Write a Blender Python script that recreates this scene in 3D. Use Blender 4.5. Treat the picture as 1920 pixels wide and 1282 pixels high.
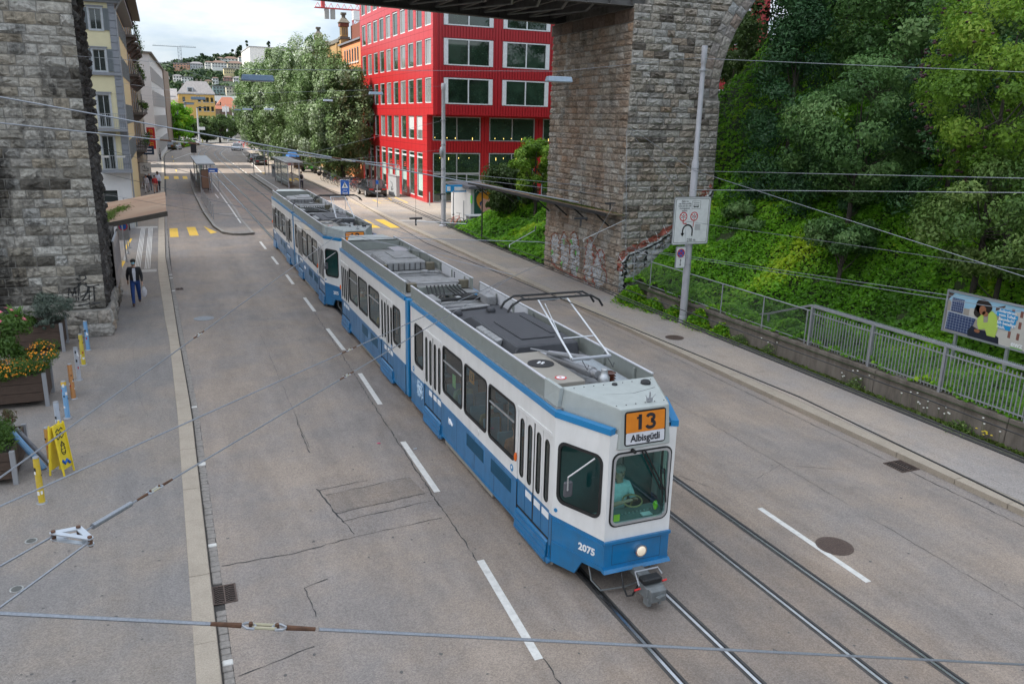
import bpy, math, random
import numpy as np
from mathutils import Vector, Matrix, Euler, noise as mnoise
from mathutils.geometry import tessellate_polygon
from mathutils.bvhtree import BVHTree
random.seed(7); RNG=np.random.default_rng(11)
for o in list(bpy.data.objects): bpy.data.objects.remove(o)
SC=bpy.context.scene; COL=SC.collection
R=math.radians
# ---------------------------------------------------------------- camera
cd=bpy.data.cameras.new('camera'); cam=bpy.data.objects.new('camera',cd); COL.objects.link(cam); SC.camera=cam
cd.sensor_width=36; cd.lens=28.32; cd.clip_end=6000; cd.clip_start=.1
pitch,roll,yaw=.268,.0234,.404
fw=Vector((math.sin(yaw)*math.cos(pitch),math.cos(yaw)*math.cos(pitch),-math.sin(pitch)))
r0=Vector((math.cos(yaw),-math.sin(yaw),0)); u0=r0.cross(fw)
r1=r0*math.cos(roll)+u0*math.sin(roll); u1=-r0*math.sin(roll)+u0*math.cos(roll)
Mx=Matrix((r1,u1,-fw)).transposed().to_4x4(); Mx.translation=Vector((0,0,7.3)); cam.matrix_world=Mx
# ---------------------------------------------------------------- world
SUN_EL,SUN_AZ=R(47),R(180)    # the sun stands over the left side of the street
W=bpy.data.worlds.new('World'); SC.world=W; W.use_nodes=True
nt=W.node_tree; nt.nodes.clear()
def N(t,ty,**k):
    n=t.nodes.new(ty)
    for a,b in k.items():
        if a.startswith('i_'): n.inputs[a[2:].replace('_',' ')].default_value=b
        else: setattr(n,a,b)
    return n
L=lambda t,a,b:t.links.new(a,b)
sky=N(nt,'ShaderNodeTexSky',sky_type='NISHITA',sun_disc=False,sun_elevation=SUN_EL,sun_rotation=R(-90),air_density=1.0,dust_density=2.0,ozone_density=1.0)
bg=N(nt,'ShaderNodeBackground'); out=N(nt,'ShaderNodeOutputWorld')
tc=N(nt,'ShaderNodeTexCoord'); mp=N(nt,'ShaderNodeMapping'); mp.inputs['Scale'].default_value=(1.2,1.2,4.5)
nz=N(nt,'ShaderNodeTexNoise',i_Scale=2.6,i_Detail=8.0,i_Roughness=.58)
cr=N(nt,'ShaderNodeValToRGB'); cr.color_ramp.elements[0].position=.34; cr.color_ramp.elements[1].position=.62
cr.color_ramp.elements[0].color=(.45,.45,.45,1); cr.color_ramp.elements[1].color=(.97,.97,.97,1)
nz2=N(nt,'ShaderNodeTexNoise',i_Scale=5.0,i_Detail=8.0,i_Roughness=.6)
cc=N(nt,'ShaderNodeValToRGB'); cc.color_ramp.elements[0].position=.38; cc.color_ramp.elements[1].position=.62
cc.color_ramp.elements[0].color=(4.1,4.9,5.9,1); cc.color_ramp.elements[1].color=(6.4,6.7,7.1,1)
mx=N(nt,'ShaderNodeMix',data_type='RGBA')
L(nt,tc.outputs['Generated'],mp.inputs[0]); L(nt,mp.outputs[0],nz.inputs[0]); L(nt,mp.outputs[0],nz2.inputs[0])
L(nt,nz.outputs[0],cr.inputs[0]); L(nt,nz2.outputs[0],cc.inputs[0]); L(nt,cr.outputs[0],mx.inputs['Factor'])
L(nt,sky.outputs[0],mx.inputs['A']); L(nt,cc.outputs[0],mx.inputs['B'])
# overcast layer: brighter overhead than at the horizon, as real cloud cover is
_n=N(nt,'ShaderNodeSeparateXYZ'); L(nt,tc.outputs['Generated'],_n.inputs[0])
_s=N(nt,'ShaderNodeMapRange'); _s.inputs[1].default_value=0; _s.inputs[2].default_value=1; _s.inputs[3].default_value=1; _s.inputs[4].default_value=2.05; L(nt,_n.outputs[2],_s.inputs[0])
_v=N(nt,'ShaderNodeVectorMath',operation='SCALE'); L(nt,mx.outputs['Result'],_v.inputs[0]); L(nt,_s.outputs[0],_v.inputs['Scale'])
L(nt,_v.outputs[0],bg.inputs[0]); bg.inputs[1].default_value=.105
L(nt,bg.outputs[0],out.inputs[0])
sd=bpy.data.lights.new('sun','SUN'); sun=bpy.data.objects.new('sun',sd); COL.objects.link(sun)
sd.energy=5.0; sd.angle=R(.6); sd.color=(1,.95,.87)
sv=Vector((-math.cos(SUN_EL),.03,math.sin(SUN_EL))); sun.rotation_euler=sv.to_track_quat('Z','Y').to_euler()
SC.view_settings.view_transform='Standard'; SC.view_settings.look='None'; SC.view_settings.gamma=1
SC.view_settings.use_curve_mapping=False; SC.view_settings.exposure=.66
# ---------------------------------------------------------------- object helpers
def tagp(o,label=None,cat=None,group=None,kind=None):
    if label: o['label']=label
    if cat: o['category']=cat
    if group: o['group']=group
    if kind: o['kind']=kind
    return o
WORLDROOT=set()
def thing(name,label=None,cat=None,loc=(0,0,0),rz=0,group=None,kind=None,world=True,parent=None):
    o=bpy.data.objects.new(name,None); o.empty_display_size=.1; COL.objects.link(o)
    o.location=loc; o.rotation_euler=(0,0,rz); tagp(o,label,cat,group,kind)
    if world: WORLDROOT.add(o.name); assert rz==0
    return o
def base(o):
    while o.parent: o=o.parent
    return o
def adopt(o,parent):
    o.parent=parent
    if parent is not None:
        b=base(parent)
        if parent.type=='EMPTY' and b.name in WORLDROOT: o.matrix_parent_inverse=Matrix.Translation(-b.location)
        elif parent.type=='MESH' and parent.parent is None: o.matrix_parent_inverse=Matrix.Translation(-parent.location)
def bbox_base(verts):
    a=np.array(verts); return Vector(((a[:,0].min()+a[:,0].max())/2,(a[:,1].min()+a[:,1].max())/2,a[:,2].min()))
class MB:
    def __init__(s): s.v=[]; s.f=[]; s.m=[]
    def add(s,vs,fs,mi=0):
        b=len(s.v); s.v+= [tuple(v) for v in vs]; s.f+=[tuple(b+i for i in f) for f in fs]; s.m+=[mi]*len(fs); return s
    def box(s,x0,y0,z0,x1,y1,z1,mi=0):
        vs=[(x0,y0,z0),(x1,y0,z0),(x1,y1,z0),(x0,y1,z0),(x0,y0,z1),(x1,y0,z1),(x1,y1,z1),(x0,y1,z1)]
        return s.add(vs,[(0,3,2,1),(4,5,6,7),(0,1,5,4),(1,2,6,5),(2,3,7,6),(3,0,4,7)],mi)
    def hexa(s,vs,mi=0): return s.add(vs,[(0,3,2,1),(4,5,6,7),(0,1,5,4),(1,2,6,5),(2,3,7,6),(3,0,4,7)],mi)
    def bar(s,p0,p1,w,h,mi=0,up=(0,0,1)):
        p0=Vector(p0);p1=Vector(p1);d=(p1-p0).normalized();u=Vector(up)
        if abs(d.dot(u))>.98:u=Vector((0,1,0))
        a=d.cross(u).normalized()*w/2; b=a.cross(d).normalized()*h/2
        vs=[p0-a-b,p0+a-b,p1+a-b,p1-a-b,p0-a+b,p0+a+b,p1+a+b,p1-a+b]
        return s.hexa(vs,mi)
    def tube(s,pts,r,n=8,mi=0,cap=True,closed=False):
        pts=[Vector(p) for p in pts]; k=len(pts); rs=r if isinstance(r,(list,tuple)) else [r]*k
        b=len(s.v); prev=None
        for i,p in enumerate(pts):
            if closed: d=pts[(i+1)%k]-pts[i-1]
            else: d=(pts[min(i+1,k-1)]-pts[max(i-1,0)])
            d=d.normalized() if d.length>1e-9 else Vector((0,0,1))
            if prev is None:
                a=d.cross(Vector((0,0,1)))
                if a.length<1e-3: a=d.cross(Vector((0,1,0)))
                a.normalize()
            else:
                a=prev-d*prev.dot(d); a.normalize()
            prev=a; c=d.cross(a)
            for j in range(n):
                t=2*math.pi*j/n; s.v.append(tuple(p+(a*math.cos(t)+c*math.sin(t))*rs[i]))
        for i in range(k if closed else k-1):
            i2=(i+1)%k
            for j in range(n):
                s.f.append((b+i*n+j,b+i*n+(j+1)%n,b+i2*n+(j+1)%n,b+i2*n+j)); s.m.append(mi)
        if cap and not closed:
            s.f.append(tuple(b+j for j in reversed(range(n)))); s.m.append(mi)
            s.f.append(tuple(b+(k-1)*n+j for j in range(n))); s.m.append(mi)
        return s
    def cyl(s,p0,p1,r0,r1=None,n=12,mi=0): return s.tube([p0,p1],[r0,r0 if r1 is None else r1],n,mi)
    def lathe(s,c,prof,n=16,mi=0):   # prof: (r,z)
        b=len(s.v)
        for r,z in prof:
            for j in range(n):
                t=2*math.pi*j/n; s.v.append((c[0]+r*math.cos(t),c[1]+r*math.sin(t),c[2]+z))
        for i in range(len(prof)-1):
            for j in range(n): s.f.append((b+i*n+j,b+i*n+(j+1)%n,b+(i+1)*n+(j+1)%n,b+(i+1)*n+j)); s.m.append(mi)
        s.f.append(tuple(b+j for j in reversed(range(n)))); s.m.append(mi)
        s.f.append(tuple(b+(len(prof)-1)*n+j for j in range(n))); s.m.append(mi)
        return s
    def ell(s,c,rx,ry,rz,nu=10,nv=7,mi=0,M=None,jit=0):
        b=len(s.v); c=Vector(c)
        for i in range(nv+1):
            ph=math.pi*i/nv
            for j in range(nu):
                t=2*math.pi*j/nu; q=Vector((rx*math.sin(ph)*math.cos(t),ry*math.sin(ph)*math.sin(t),rz*math.cos(ph)))
                if jit: q*=1+random.uniform(-jit,jit)
                if M: q=M@q
                s.v.append(tuple(c+q))
        for i in range(nv):
            for j in range(nu): s.f.append((b+i*nu+j,b+(i+1)*nu+j,b+(i+1)*nu+(j+1)%nu,b+i*nu+(j+1)%nu)); s.m.append(mi)
        return s
    def prism(s,poly,fn,d,holes=(),mi=0):
        """poly/holes: 2-D outlines; fn(u,v,w)->3-D; w runs 0..d. Front at w=0."""
        loops=[list(poly)]+[list(h) for h in holes]
        tris=tessellate_polygon([[Vector((a,b_,0)) for a,b_ in lp] for lp in loops])
        flat=[p for lp in loops for p in lp]; b=len(s.v); n=len(flat)
        s.v+=[tuple(fn(a,c,0)) for a,c in flat]
        if d: s.v+=[tuple(fn(a,c,d)) for a,c in flat]
        for t in tris:
            s.f.append(tuple(b+i for i in t)); s.m.append(mi)
            if d: s.f.append(tuple(b+n+i for i in reversed(t))); s.m.append(mi)
        if d:
            k=0
            for lp in loops:
                m=len(lp)
                for i in range(m):
                    a=b+k+i; c=b+k+(i+1)%m; s.f.append((a,c,c+n,a+n)); s.m.append(mi)
                k+=m
        return s
    def build(s,name,mats,parent=None,smooth=False,sharp=None,bevel=0,local=False,fixn=False):
        me=bpy.data.meshes.new(name)
        vs=s.v
        top=parent is None and not local
        org=bbox_base(vs) if (top and vs) else Vector((0,0,0))
        me.from_pydata([(a-org.x,b-org.y,c-org.z) for a,b,c in vs],[],s.f)
        if not isinstance(mats,(list,tuple)): mats=[mats]
        for m in mats: me.materials.append(m)
        if len(mats)>1: me.polygons.foreach_set('material_index',s.m)
        import bmesh
        if True:
            bm=bmesh.new(); bm.from_mesh(me)
            bmesh.ops.recalc_face_normals(bm,faces=bm.faces)
            if bevel:
                bmesh.ops.remove_doubles(bm,verts=bm.verts,dist=1e-5)
                es=[e for e in bm.edges if len(e.link_faces)==2 and e.calc_face_angle(0)>.5]
                bmesh.ops.bevel(bm,geom=es,offset=bevel,segments=1,affect='EDGES',clamp_overlap=True)
            bm.to_mesh(me); bm.free()
        if smooth:
            me.polygons.foreach_set('use_smooth',[True]*len(me.polygons))
            if sharp: me.set_sharp_from_angle(angle=R(sharp))
        me.update()
        o=bpy.data.objects.new(name,me); COL.objects.link(o)
        if top: o.location=org
        if parent is not None: adopt(o,parent)
        return o
def child_mesh(name,me,parent,M=None):
    o=bpy.data.objects.new(name,me); COL.objects.link(o)
    adopt(o,parent)
    if M is not None: o.matrix_basis=M
    return o
def copy_tree(o,parent=None):
    c=o.copy(); COL.objects.link(c)
    if parent is not None: c.parent=parent
    for ch in o.children: copy_tree(ch,c)
    return c
def place(o,x,y,z,rz=0,label=None,s=None,group=None):
    o.location=(x,y,z); o.rotation_euler=(0,0,rz)
    if label: o['label']=label
    if group: o['group']=group
    if s: o.scale=(s,s,s)
    return o
def rrect(x0,y0,x1,y1,r,n=3):
    P=[]
    for cx,cy,a in ((x1-r,y1-r,0),(x0+r,y1-r,90),(x0+r,y0+r,180),(x1-r,y0+r,270)):
        for i in range(n+1):
            t=R(a+90*i/n); P.append((cx+r*math.cos(t),cy+r*math.sin(t)))
    return P
def inset(x0,y0,x1,y1,r,d,n=3): return rrect(x0+d,y0+d,x1-d,y1-d,max(r-d,.005),n)
def text(name,s,size,org,ux,uy,mat,parent,ext=.002,align='CENTER',bold=.0,sx=1.0):
    c=bpy.data.curves.new(name,'FONT'); c.body=s; c.size=size; c.extrude=ext; c.align_x=align; c.align_y='CENTER'; c.offset=bold; c.resolution_u=2
    t=bpy.data.objects.new('tmp',c); COL.objects.link(t)
    dg=bpy.context.evaluated_depsgraph_get(); me=bpy.data.meshes.new_from_object(t.evaluated_get(dg))
    bpy.data.objects.remove(t); 
    ux=Vector(ux).normalized(); uy=Vector(uy).normalized(); n=ux.cross(uy)
    for v in me.vertices:
        p=v.co.copy(); v.co=Vector(org)+ux*p.x*sx+uy*p.y+n*p.z
    me.materials.clear(); me.materials.append(mat)
    o=bpy.data.objects.new(name,me); COL.objects.link(o); adopt(o,parent)
    return o
def quads_np(name,V,mat,parent=None,attr=None,kind=None,label=None,cat=None,tri=False,mats=None,mi=None,smooth=False):
    """V: (n,4,3) quads to one mesh fast"""
    V=np.asarray(V,dtype=np.float32); n,k=V.shape[0],V.shape[1]
    org=np.zeros(3,dtype=np.float32)
    if parent is None: 
        f=V.reshape(-1,3); org=np.array([f[:,0].mean(),f[:,1].mean(),f[:,2].min()],dtype=np.float32); V=V-org
    me=bpy.data.meshes.new(name); me.vertices.add(n*k); me.vertices.foreach_set('co',V.ravel())
    me.loops.add(n*k); me.loops.foreach_set('vertex_index',np.arange(n*k,dtype=np.int32))
    me.polygons.add(n); me.polygons.foreach_set('loop_start',np.arange(0,n*k,k,dtype=np.int32))
    try: me.polygons.foreach_set('loop_total',np.full(n,k,dtype=np.int32))
    except Exception: pass
    for m in (mats or [mat]): me.materials.append(m)
    if mi is not None: me.polygons.foreach_set('material_index',np.asarray(mi,dtype=np.int32))
    me.update(calc_edges=True)
    if attr is not None:
        a=me.attributes.new('tint','FLOAT','FACE'); a.data.foreach_set('value',np.asarray(attr,dtype=np.float32))
    o=bpy.data.objects.new(name,me); COL.objects.link(o)
    if parent is not None: adopt(o,parent)
    else: o.location=org
    tagp(o,label,cat,None,kind)
    return o
# ---------------------------------------------------------------- materials
MATS={}
def newmat(name):
    m=bpy.data.materials.new(name); m.use_nodes=True; t=m.node_tree; t.nodes.clear()
    o=N(t,'ShaderNodeOutputMaterial'); b=N(t,'ShaderNodeBsdfPrincipled'); L(t,b.outputs[0],o.inputs[0]); return m,t,b,o
def mat(name,col,rough=.6,metal=0,var=.12,scale=6,bump=0,bscale=40,spec=.5,coat=0,emit=None,dirt=0,dirtcol=(.05,.045,.04),dscale=3,stretch=(1,1,1)):
    if name in MATS: return MATS[name]
    m,t,b,o=newmat(name)
    b.inputs['Roughness'].default_value=rough; b.inputs['Metallic'].default_value=metal; b.inputs['Specular IOR Level'].default_value=spec
    b.inputs['Coat Weight'].default_value=coat
    g=N(t,'ShaderNodeNewGeometry'); mp=N(t,'ShaderNodeMapping'); mp.inputs['Scale'].default_value=stretch; L(t,g.outputs['Position'],mp.inputs[0])
    n=N(t,'ShaderNodeTexNoise',i_Scale=scale,i_Detail=5.0,i_Roughness=.6); L(t,mp.outputs[0],n.inputs[0])
    mr=N(t,'ShaderNodeMapRange'); mr.inputs[1].default_value=.25; mr.inputs[2].default_value=.75; mr.inputs[3].default_value=1-var; mr.inputs[4].default_value=1+var
    L(t,n.outputs[0],mr.inputs[0])
    vm=N(t,'ShaderNodeVectorMath',operation='SCALE'); vm.inputs[0].default_value=col[:3]; L(t,mr.outputs[0],vm.inputs['Scale'])
    last=vm.outputs[0]
    if dirt:
        n2=N(t,'ShaderNodeTexNoise',i_Scale=dscale,i_Detail=8.0,i_Roughness=.7); L(t,mp.outputs[0],n2.inputs[0])
        r2=N(t,'ShaderNodeMapRange'); r2.inputs[1].default_value=.45; r2.inputs[2].default_value=.75; r2.inputs[3].default_value=0; r2.inputs[4].default_value=dirt
        L(t,n2.outputs[0],r2.inputs[0]); mm=N(t,'ShaderNodeMix',data_type='RGBA'); L(t,r2.outputs[0],mm.inputs['Factor']); L(t,last,mm.inputs['A']); mm.inputs['B'].default_value=(*dirtcol,1); last=mm.outputs['Result']
        rr=N(t,'ShaderNodeMapRange'); rr.inputs[3].default_value=rough; rr.inputs[4].default_value=min(1,rough+.3); L(t,r2.outputs[0],rr.inputs[0]); L(t,rr.outputs[0],b.inputs['Roughness'])
    L(t,last,b.inputs['Base Color'])
    if bump:
        n3=N(t,'ShaderNodeTexNoise',i_Scale=bscale,i_Detail=4.0); L(t,mp.outputs[0],n3.inputs[0])
        bp=N(t,'ShaderNodeBump'); bp.inputs['Strength'].default_value=bump; bp.inputs['Distance'].default_value=.02; L(t,n3.outputs[0],bp.inputs['Height']); L(t,bp.outputs[0],b.inputs['Normal'])
    if emit: b.inputs['Emission Color'].default_value=(*emit[0],1); b.inputs['Emission Strength'].default_value=emit[1]
    MATS[name]=m; return m
def glass(name,tint,alpha=.35,rough=.03):
    """thin tinted pane: part see-through, part mirror"""
    if name in MATS: return MATS[name]
    m,t,b,o=newmat(name); t.nodes.remove(b)
    tr=N(t,'ShaderNodeBsdfTransparent'); tr.inputs[0].default_value=(*tint,1)
    gl=N(t,'ShaderNodeBsdfGlossy'); gl.inputs['Roughness'].default_value=rough; gl.inputs[0].default_value=(.9,.95,.95,1)
    fr=N(t,'ShaderNodeLayerWeight'); pw=N(t,'ShaderNodeMath',operation='POWER'); pw.inputs[1].default_value=4.0; L(t,fr.outputs['Facing'],pw.inputs[0])
    mr=N(t,'ShaderNodeMapRange'); mr.inputs[3].default_value=.05+alpha*.08; mr.inputs[4].default_value=.9; L(t,pw.outputs[0],mr.inputs[0])
    mx=N(t,'ShaderNodeMixShader'); L(t,mr.outputs[0],mx.inputs[0]); L(t,tr.outputs[0],mx.inputs[1]); L(t,gl.outputs[0],mx.inputs[2]); L(t,mx.outputs[0],o.inputs[0])
    MATS[name]=m; return m
def leafmat(name,cols,trans=.35,rough=.5):
    if name in MATS: return MATS[name]
    m,t,b,o=newmat(name); t.nodes.remove(b)
    a=N(t,'ShaderNodeAttribute',attribute_name='tint'); cr=N(t,'ShaderNodeValToRGB'); e=cr.color_ramp.elements
    e[0].position=0; e[0].color=(*cols[0],1); e[1].position=1; e[1].color=(*cols[-1],1)
    for i,c in enumerate(cols[1:-1]): q=e.new((i+1)/(len(cols)-1)); q.color=(*c,1)
    L(t,a.outputs['Fac'],cr.inputs[0])
    d=N(t,'ShaderNodeBsdfDiffuse'); tl=N(t,'ShaderNodeBsdfTranslucent'); gl=N(t,'ShaderNodeBsdfGlossy'); gl.inputs['Roughness'].default_value=rough
    m1=N(t,'ShaderNodeMixShader'); m1.inputs[0].default_value=trans; m2=N(t,'ShaderNodeMixShader'); m2.inputs[0].default_value=.025
    L(t,cr.outputs[0],d.inputs[0]); L(t,cr.outputs[0],tl.inputs[0]); L(t,d.outputs[0],m1.inputs[1]); L(t,tl.outputs[0],m1.inputs[2])
    L(t,m1.outputs[0],m2.inputs[1]); L(t,gl.outputs[0],m2.inputs[2]); L(t,m2.outputs[0],o.inputs[0]); MATS[name]=m; return m
def asphalt(name,col,patch=.12,brown=0.0):
    if name in MATS: return MATS[name]
    m,t,b,o=newmat(name); b.inputs['Roughness'].default_value=.85; b.inputs['Specular IOR Level'].default_value=.3
    g=N(t,'ShaderNodeNewGeometry')
    v=N(t,'ShaderNodeTexVoronoi',i_Scale=55.0); L(t,g.outputs['Position'],v.inputs[0])
    n=N(t,'ShaderNodeTexNoise',i_Scale=90.0,i_Detail=3.0); L(t,g.outputs['Position'],n.inputs[0])
    big=N(t,'ShaderNodeTexNoise',i_Scale=.35,i_Detail=6.0,i_Roughness=.65); L(t,g.outputs['Position'],big.inputs[0])
    mid=N(t,'ShaderNodeTexNoise',i_Scale=2.3,i_Detail=5.0); 
    mpp=N(t,'ShaderNodeMapping'); mpp.inputs['Scale'].default_value=(1.6,.35,1); L(t,g.outputs['Position'],mpp.inputs[0]); L(t,mpp.outputs[0],mid.inputs[0])
    def MR(src,a,b_,c,d):
        q=N(t,'ShaderNodeMapRange'); q.inputs[1].default_value=a;q.inputs[2].default_value=b_;q.inputs[3].default_value=c;q.inputs[4].default_value=d; L(t,src,q.inputs[0]); return q.outputs[0]
    def MU(a,b_):
        q=N(t,'ShaderNodeMath',operation='MULTIPLY'); L(t,a,q.inputs[0]); L(t,b_,q.inputs[1]); return q.outputs[0]
    sep=N(t,'ShaderNodeSeparateColor'); L(t,v.outputs['Color'],sep.inputs[0])
    f=MU(MU(MR(sep.outputs[0],0,1,.80,1.2),MR(n.outputs[0],.3,.7,.88,1.12)),MU(MR(big.outputs[0],.3,.7,1-patch,1+patch),MR(mid.outputs[0],.3,.7,1-patch*.6,1+patch*.6)))
    ca=N(t,'ShaderNodeMix',data_type='RGBA'); ca.inputs['A'].default_value=(*col,1); ca.inputs['B'].default_value=(col[0]*1.08,col[1]*1.0,col[2]*.9,1); L(t,MR(big.outputs[0],.4,.6,0,1),ca.inputs['Factor'])
    vm=N(t,'ShaderNodeVectorMath',operation='SCALE'); L(t,ca.outputs['Result'],vm.inputs[0]); L(t,f,vm.inputs['Scale']); last=vm.outputs[0]
    # darker worn blotches, tyre-polished lanes and brake-dust brown beside the rails
    bl=N(t,'ShaderNodeTexNoise',i_Scale=.9,i_Detail=7.0,i_Roughness=.75); L(t,g.outputs['Position'],bl.inputs[0])
    mb=N(t,'ShaderNodeMix',data_type='RGBA'); L(t,MR(bl.outputs[0],.58,.72,0,.28),mb.inputs['Factor']); L(t,last,mb.inputs['A']); mb.inputs['B'].default_value=(.085,.078,.072,1); last=mb.outputs['Result']
    if brown:
        sx=N(t,'ShaderNodeSeparateXYZ'); L(t,g.outputs['Position'],sx.inputs[0]); w1=N(t,'ShaderNodeMath',operation='SUBTRACT'); L(t,sx.outputs[0],w1.inputs[0]); w1.inputs[1].default_value=7.6
        w2=N(t,'ShaderNodeMath',operation='ABSOLUTE'); L(t,w1.outputs[0],w2.inputs[0]); w3=N(t,'ShaderNodeMath',operation='ADD'); L(t,w2.outputs[0],w3.inputs[0]); L(t,MR(mid.outputs[0],.2,.8,-.8,.8),w3.inputs[1])
        m4=N(t,'ShaderNodeMix',data_type='RGBA',blend_type='MULTIPLY'); L(t,MR(w3.outputs[0],1.6,3.4,brown,0),m4.inputs['Factor']); L(t,last,m4.inputs['A']); m4.inputs['B'].default_value=(.80,.72,.64,1); last=m4.outputs['Result']
        tx=N(t,'ShaderNodeMath',operation='SINE'); t1=N(t,'ShaderNodeMath',operation='MULTIPLY'); L(t,sx.outputs[0],t1.inputs[0]); t1.inputs[1].default_value=3.9; L(t,t1.outputs[0],tx.inputs[0])
        m5=N(t,'ShaderNodeVectorMath',operation='SCALE'); L(t,last,m5.inputs[0]); L(t,MR(tx.outputs[0],-1,1,.96,1.05),m5.inputs['Scale']); last=m5.outputs[0]
    L(t,last,b.inputs['Base Color'])
    bp=N(t,'ShaderNodeBump'); bp.inputs['Strength'].default_value=.3; bp.inputs['Distance'].default_value=.01; L(t,v.outputs['Distance'],bp.inputs['Height']); L(t,bp.outputs[0],b.inputs['Normal'])
    MATS[name]=m; return m
def stonemat(name,cols,stain=0,stain_x=None,warm=0,contrast=1.0):
    if name in MATS: return MATS[name]
    m,t,b,o=newmat(name); b.inputs['Roughness'].default_value=.9; b.inputs['Specular IOR Level'].default_value=.25
    g=N(t,'ShaderNodeNewGeometry'); oi=N(t,'ShaderNodeObjectInfo'); at=N(t,'ShaderNodeAttribute',attribute_name='tint')
    ad=N(t,'ShaderNodeMath',operation='ADD'); L(t,oi.outputs['Random'],ad.inputs[0]); L(t,at.outputs['Fac'],ad.inputs[1])
    fr=N(t,'ShaderNodeMath',operation='FRACT'); L(t,ad.outputs[0],fr.inputs[0])
    cr=N(t,'ShaderNodeValToRGB'); e=cr.color_ramp.elements; e[0].color=(*cols[0],1); e[1].color=(*cols[-1],1)
    for i,c in enumerate(cols[1:-1]): q=e.new((i+1)/(len(cols)-1)); q.color=(*c,1)
    L(t,fr.outputs[0],cr.inputs[0])
    n=N(t,'ShaderNodeTexNoise',i_Scale=9.0,i_Detail=8.0,i_Roughness=.7); L(t,g.outputs['Position'],n.inputs[0])
    mr=N(t,'ShaderNodeMapRange'); mr.inputs[1].default_value=.28; mr.inputs[2].default_value=.72; mr.inputs[3].default_value=.5; mr.inputs[4].default_value=1.35; L(t,n.outputs[0],mr.inputs[0])
    vm=N(t,'ShaderNodeVectorMath',operation='SCALE'); L(t,cr.outputs[0],vm.inputs[0]); L(t,mr.outputs[0],vm.inputs['Scale']); last=vm.outputs[0]
    # weathering: patches and vertical streaks of soot
    mp=N(t,'ShaderNodeMapping'); mp.inputs['Scale'].default_value=(1,1,.45); L(t,g.outputs['Position'],mp.inputs[0])
    w=N(t,'ShaderNodeTexNoise',i_Scale=1.1,i_Detail=7.0,i_Roughness=.72); L(t,mp.outputs[0],w.inputs[0]); src=w.outputs[0]
    if stain_x is not None:
        sx=N(t,'ShaderNodeSeparateXYZ'); L(t,g.outputs['Position'],sx.inputs[0])
        q=N(t,'ShaderNodeMapRange'); q.inputs[1].default_value=stain_x[0]; q.inputs[2].default_value=stain_x[1]; q.inputs[3].default_value=-.06; q.inputs[4].default_value=.17; L(t,sx.outputs[0],q.inputs[0])
        a2=N(t,'ShaderNodeMath',operation='ADD'); L(t,src,a2.inputs[0]); L(t,q.outputs[0],a2.inputs[1]); src=a2.outputs[0]
    r2=N(t,'ShaderNodeMapRange'); r2.inputs[1].default_value=.5; r2.inputs[2].default_value=.64; r2.inputs[3].default_value=0; r2.inputs[4].default_value=stain; L(t,src,r2.inputs[0])
    mm=N(t,'ShaderNodeMix',data_type='RGBA'); L(t,r2.outputs[0],mm.inputs['Factor']); L(t,last,mm.inputs['A']); mm.inputs['B'].default_value=(.018,.016,.014,1); last=mm.outputs['Result']
    if warm:
        w2=N(t,'ShaderNodeTexNoise',i_Scale=.6,i_Detail=5.0); L(t,mp.outputs[0],w2.inputs[0])
        r3=N(t,'ShaderNodeMapRange'); r3.inputs[1].default_value=.45; r3.inputs[2].default_value=.62; r3.inputs[3].default_value=0; r3.inputs[4].default_value=warm; L(t,w2.outputs[0],r3.inputs[0])
        m3=N(t,'ShaderNodeMix',data_type='RGBA',blend_type='MULTIPLY'); L(t,r3.outputs[0],m3.inputs['Factor']); L(t,last,m3.inputs['A']); m3.inputs['B'].default_value=(.95,.62,.42,1); last=m3.outputs['Result']
    L(t,last,b.inputs['Base Color'])
    bp=N(t,'ShaderNodeBump'); bp.inputs['Strength'].default_value=1; bp.inputs['Distance'].default_value=.05; L(t,n.outputs[0],bp.inputs['Height']); L(t,bp.outputs[0],b.inputs['Normal'])
    MATS[name]=m; return m
ASPH=asphalt('asphalt_road',(.240,.211,.191),.14,.45); ASPW=asphalt('asphalt_walk',(.210,.193,.181),.12)
WHITE=mat('road_paint_white',(.62,.6,.56),.7,dirt=.35,dirtcol=(.2,.19,.17),dscale=9,bump=.2)
YELLOW=mat('road_paint_yellow',(.72,.44,.04),.7,dirt=.35,dirtcol=(.2,.17,.1),dscale=7)
TAR=mat('tar_seam',(.028,.027,.026),.6)
GRAN=mat('granite_kerb',(.36,.305,.24),.8,var=.25,scale=45,dirt=.3,dirtcol=(.12,.1,.08),dscale=2.5,bump=.4,bscale=60)
COBB=mat('granite_cobble',(.25,.225,.20),.8,var=.3,scale=14,bump=.5,bscale=40)
STEEL=mat('galvanised_steel',(.36,.37,.39),.45,.5,var=.1,dirt=.25,dirtcol=(.16,.13,.1))
POLE=mat('painted_pole_grey',(.40,.40,.42),.5,.1,dirt=.2,dirtcol=(.2,.18,.16))
DARK=mat('dark_metal',(.03,.03,.032),.5,.3)
RUBBER=mat('black_rubber',(.012,.012,.012),.6)
RUST=mat('rusty_iron',(.12,.06,.035),.8,.3,var=.4,scale=30)
WIRE=mat('steel_wire_rope',(.27,.285,.31),.4,.6,var=.25,scale=120)
CWIRE=mat('contact_wire_dark',(.035,.033,.032),.5,.5)
RAILM=mat('rail_steel_polished',(.45,.46,.48),.22,.95,var=.15,scale=8)
RAILD=mat('rail_groove',(.015,.014,.013),.6,.2)
WALLW=mat('white_plaster',(.68,.66,.63),.8)
SKIN=mat('skin',(.45,.26,.18),.5); SKIND=mat('skin_dark',(.12,.06,.035),.5)
GLD=mat('window_glass_dark',(.012,.018,.016),.04,0,spec=1.0,var=.3,scale=.7)
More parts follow.
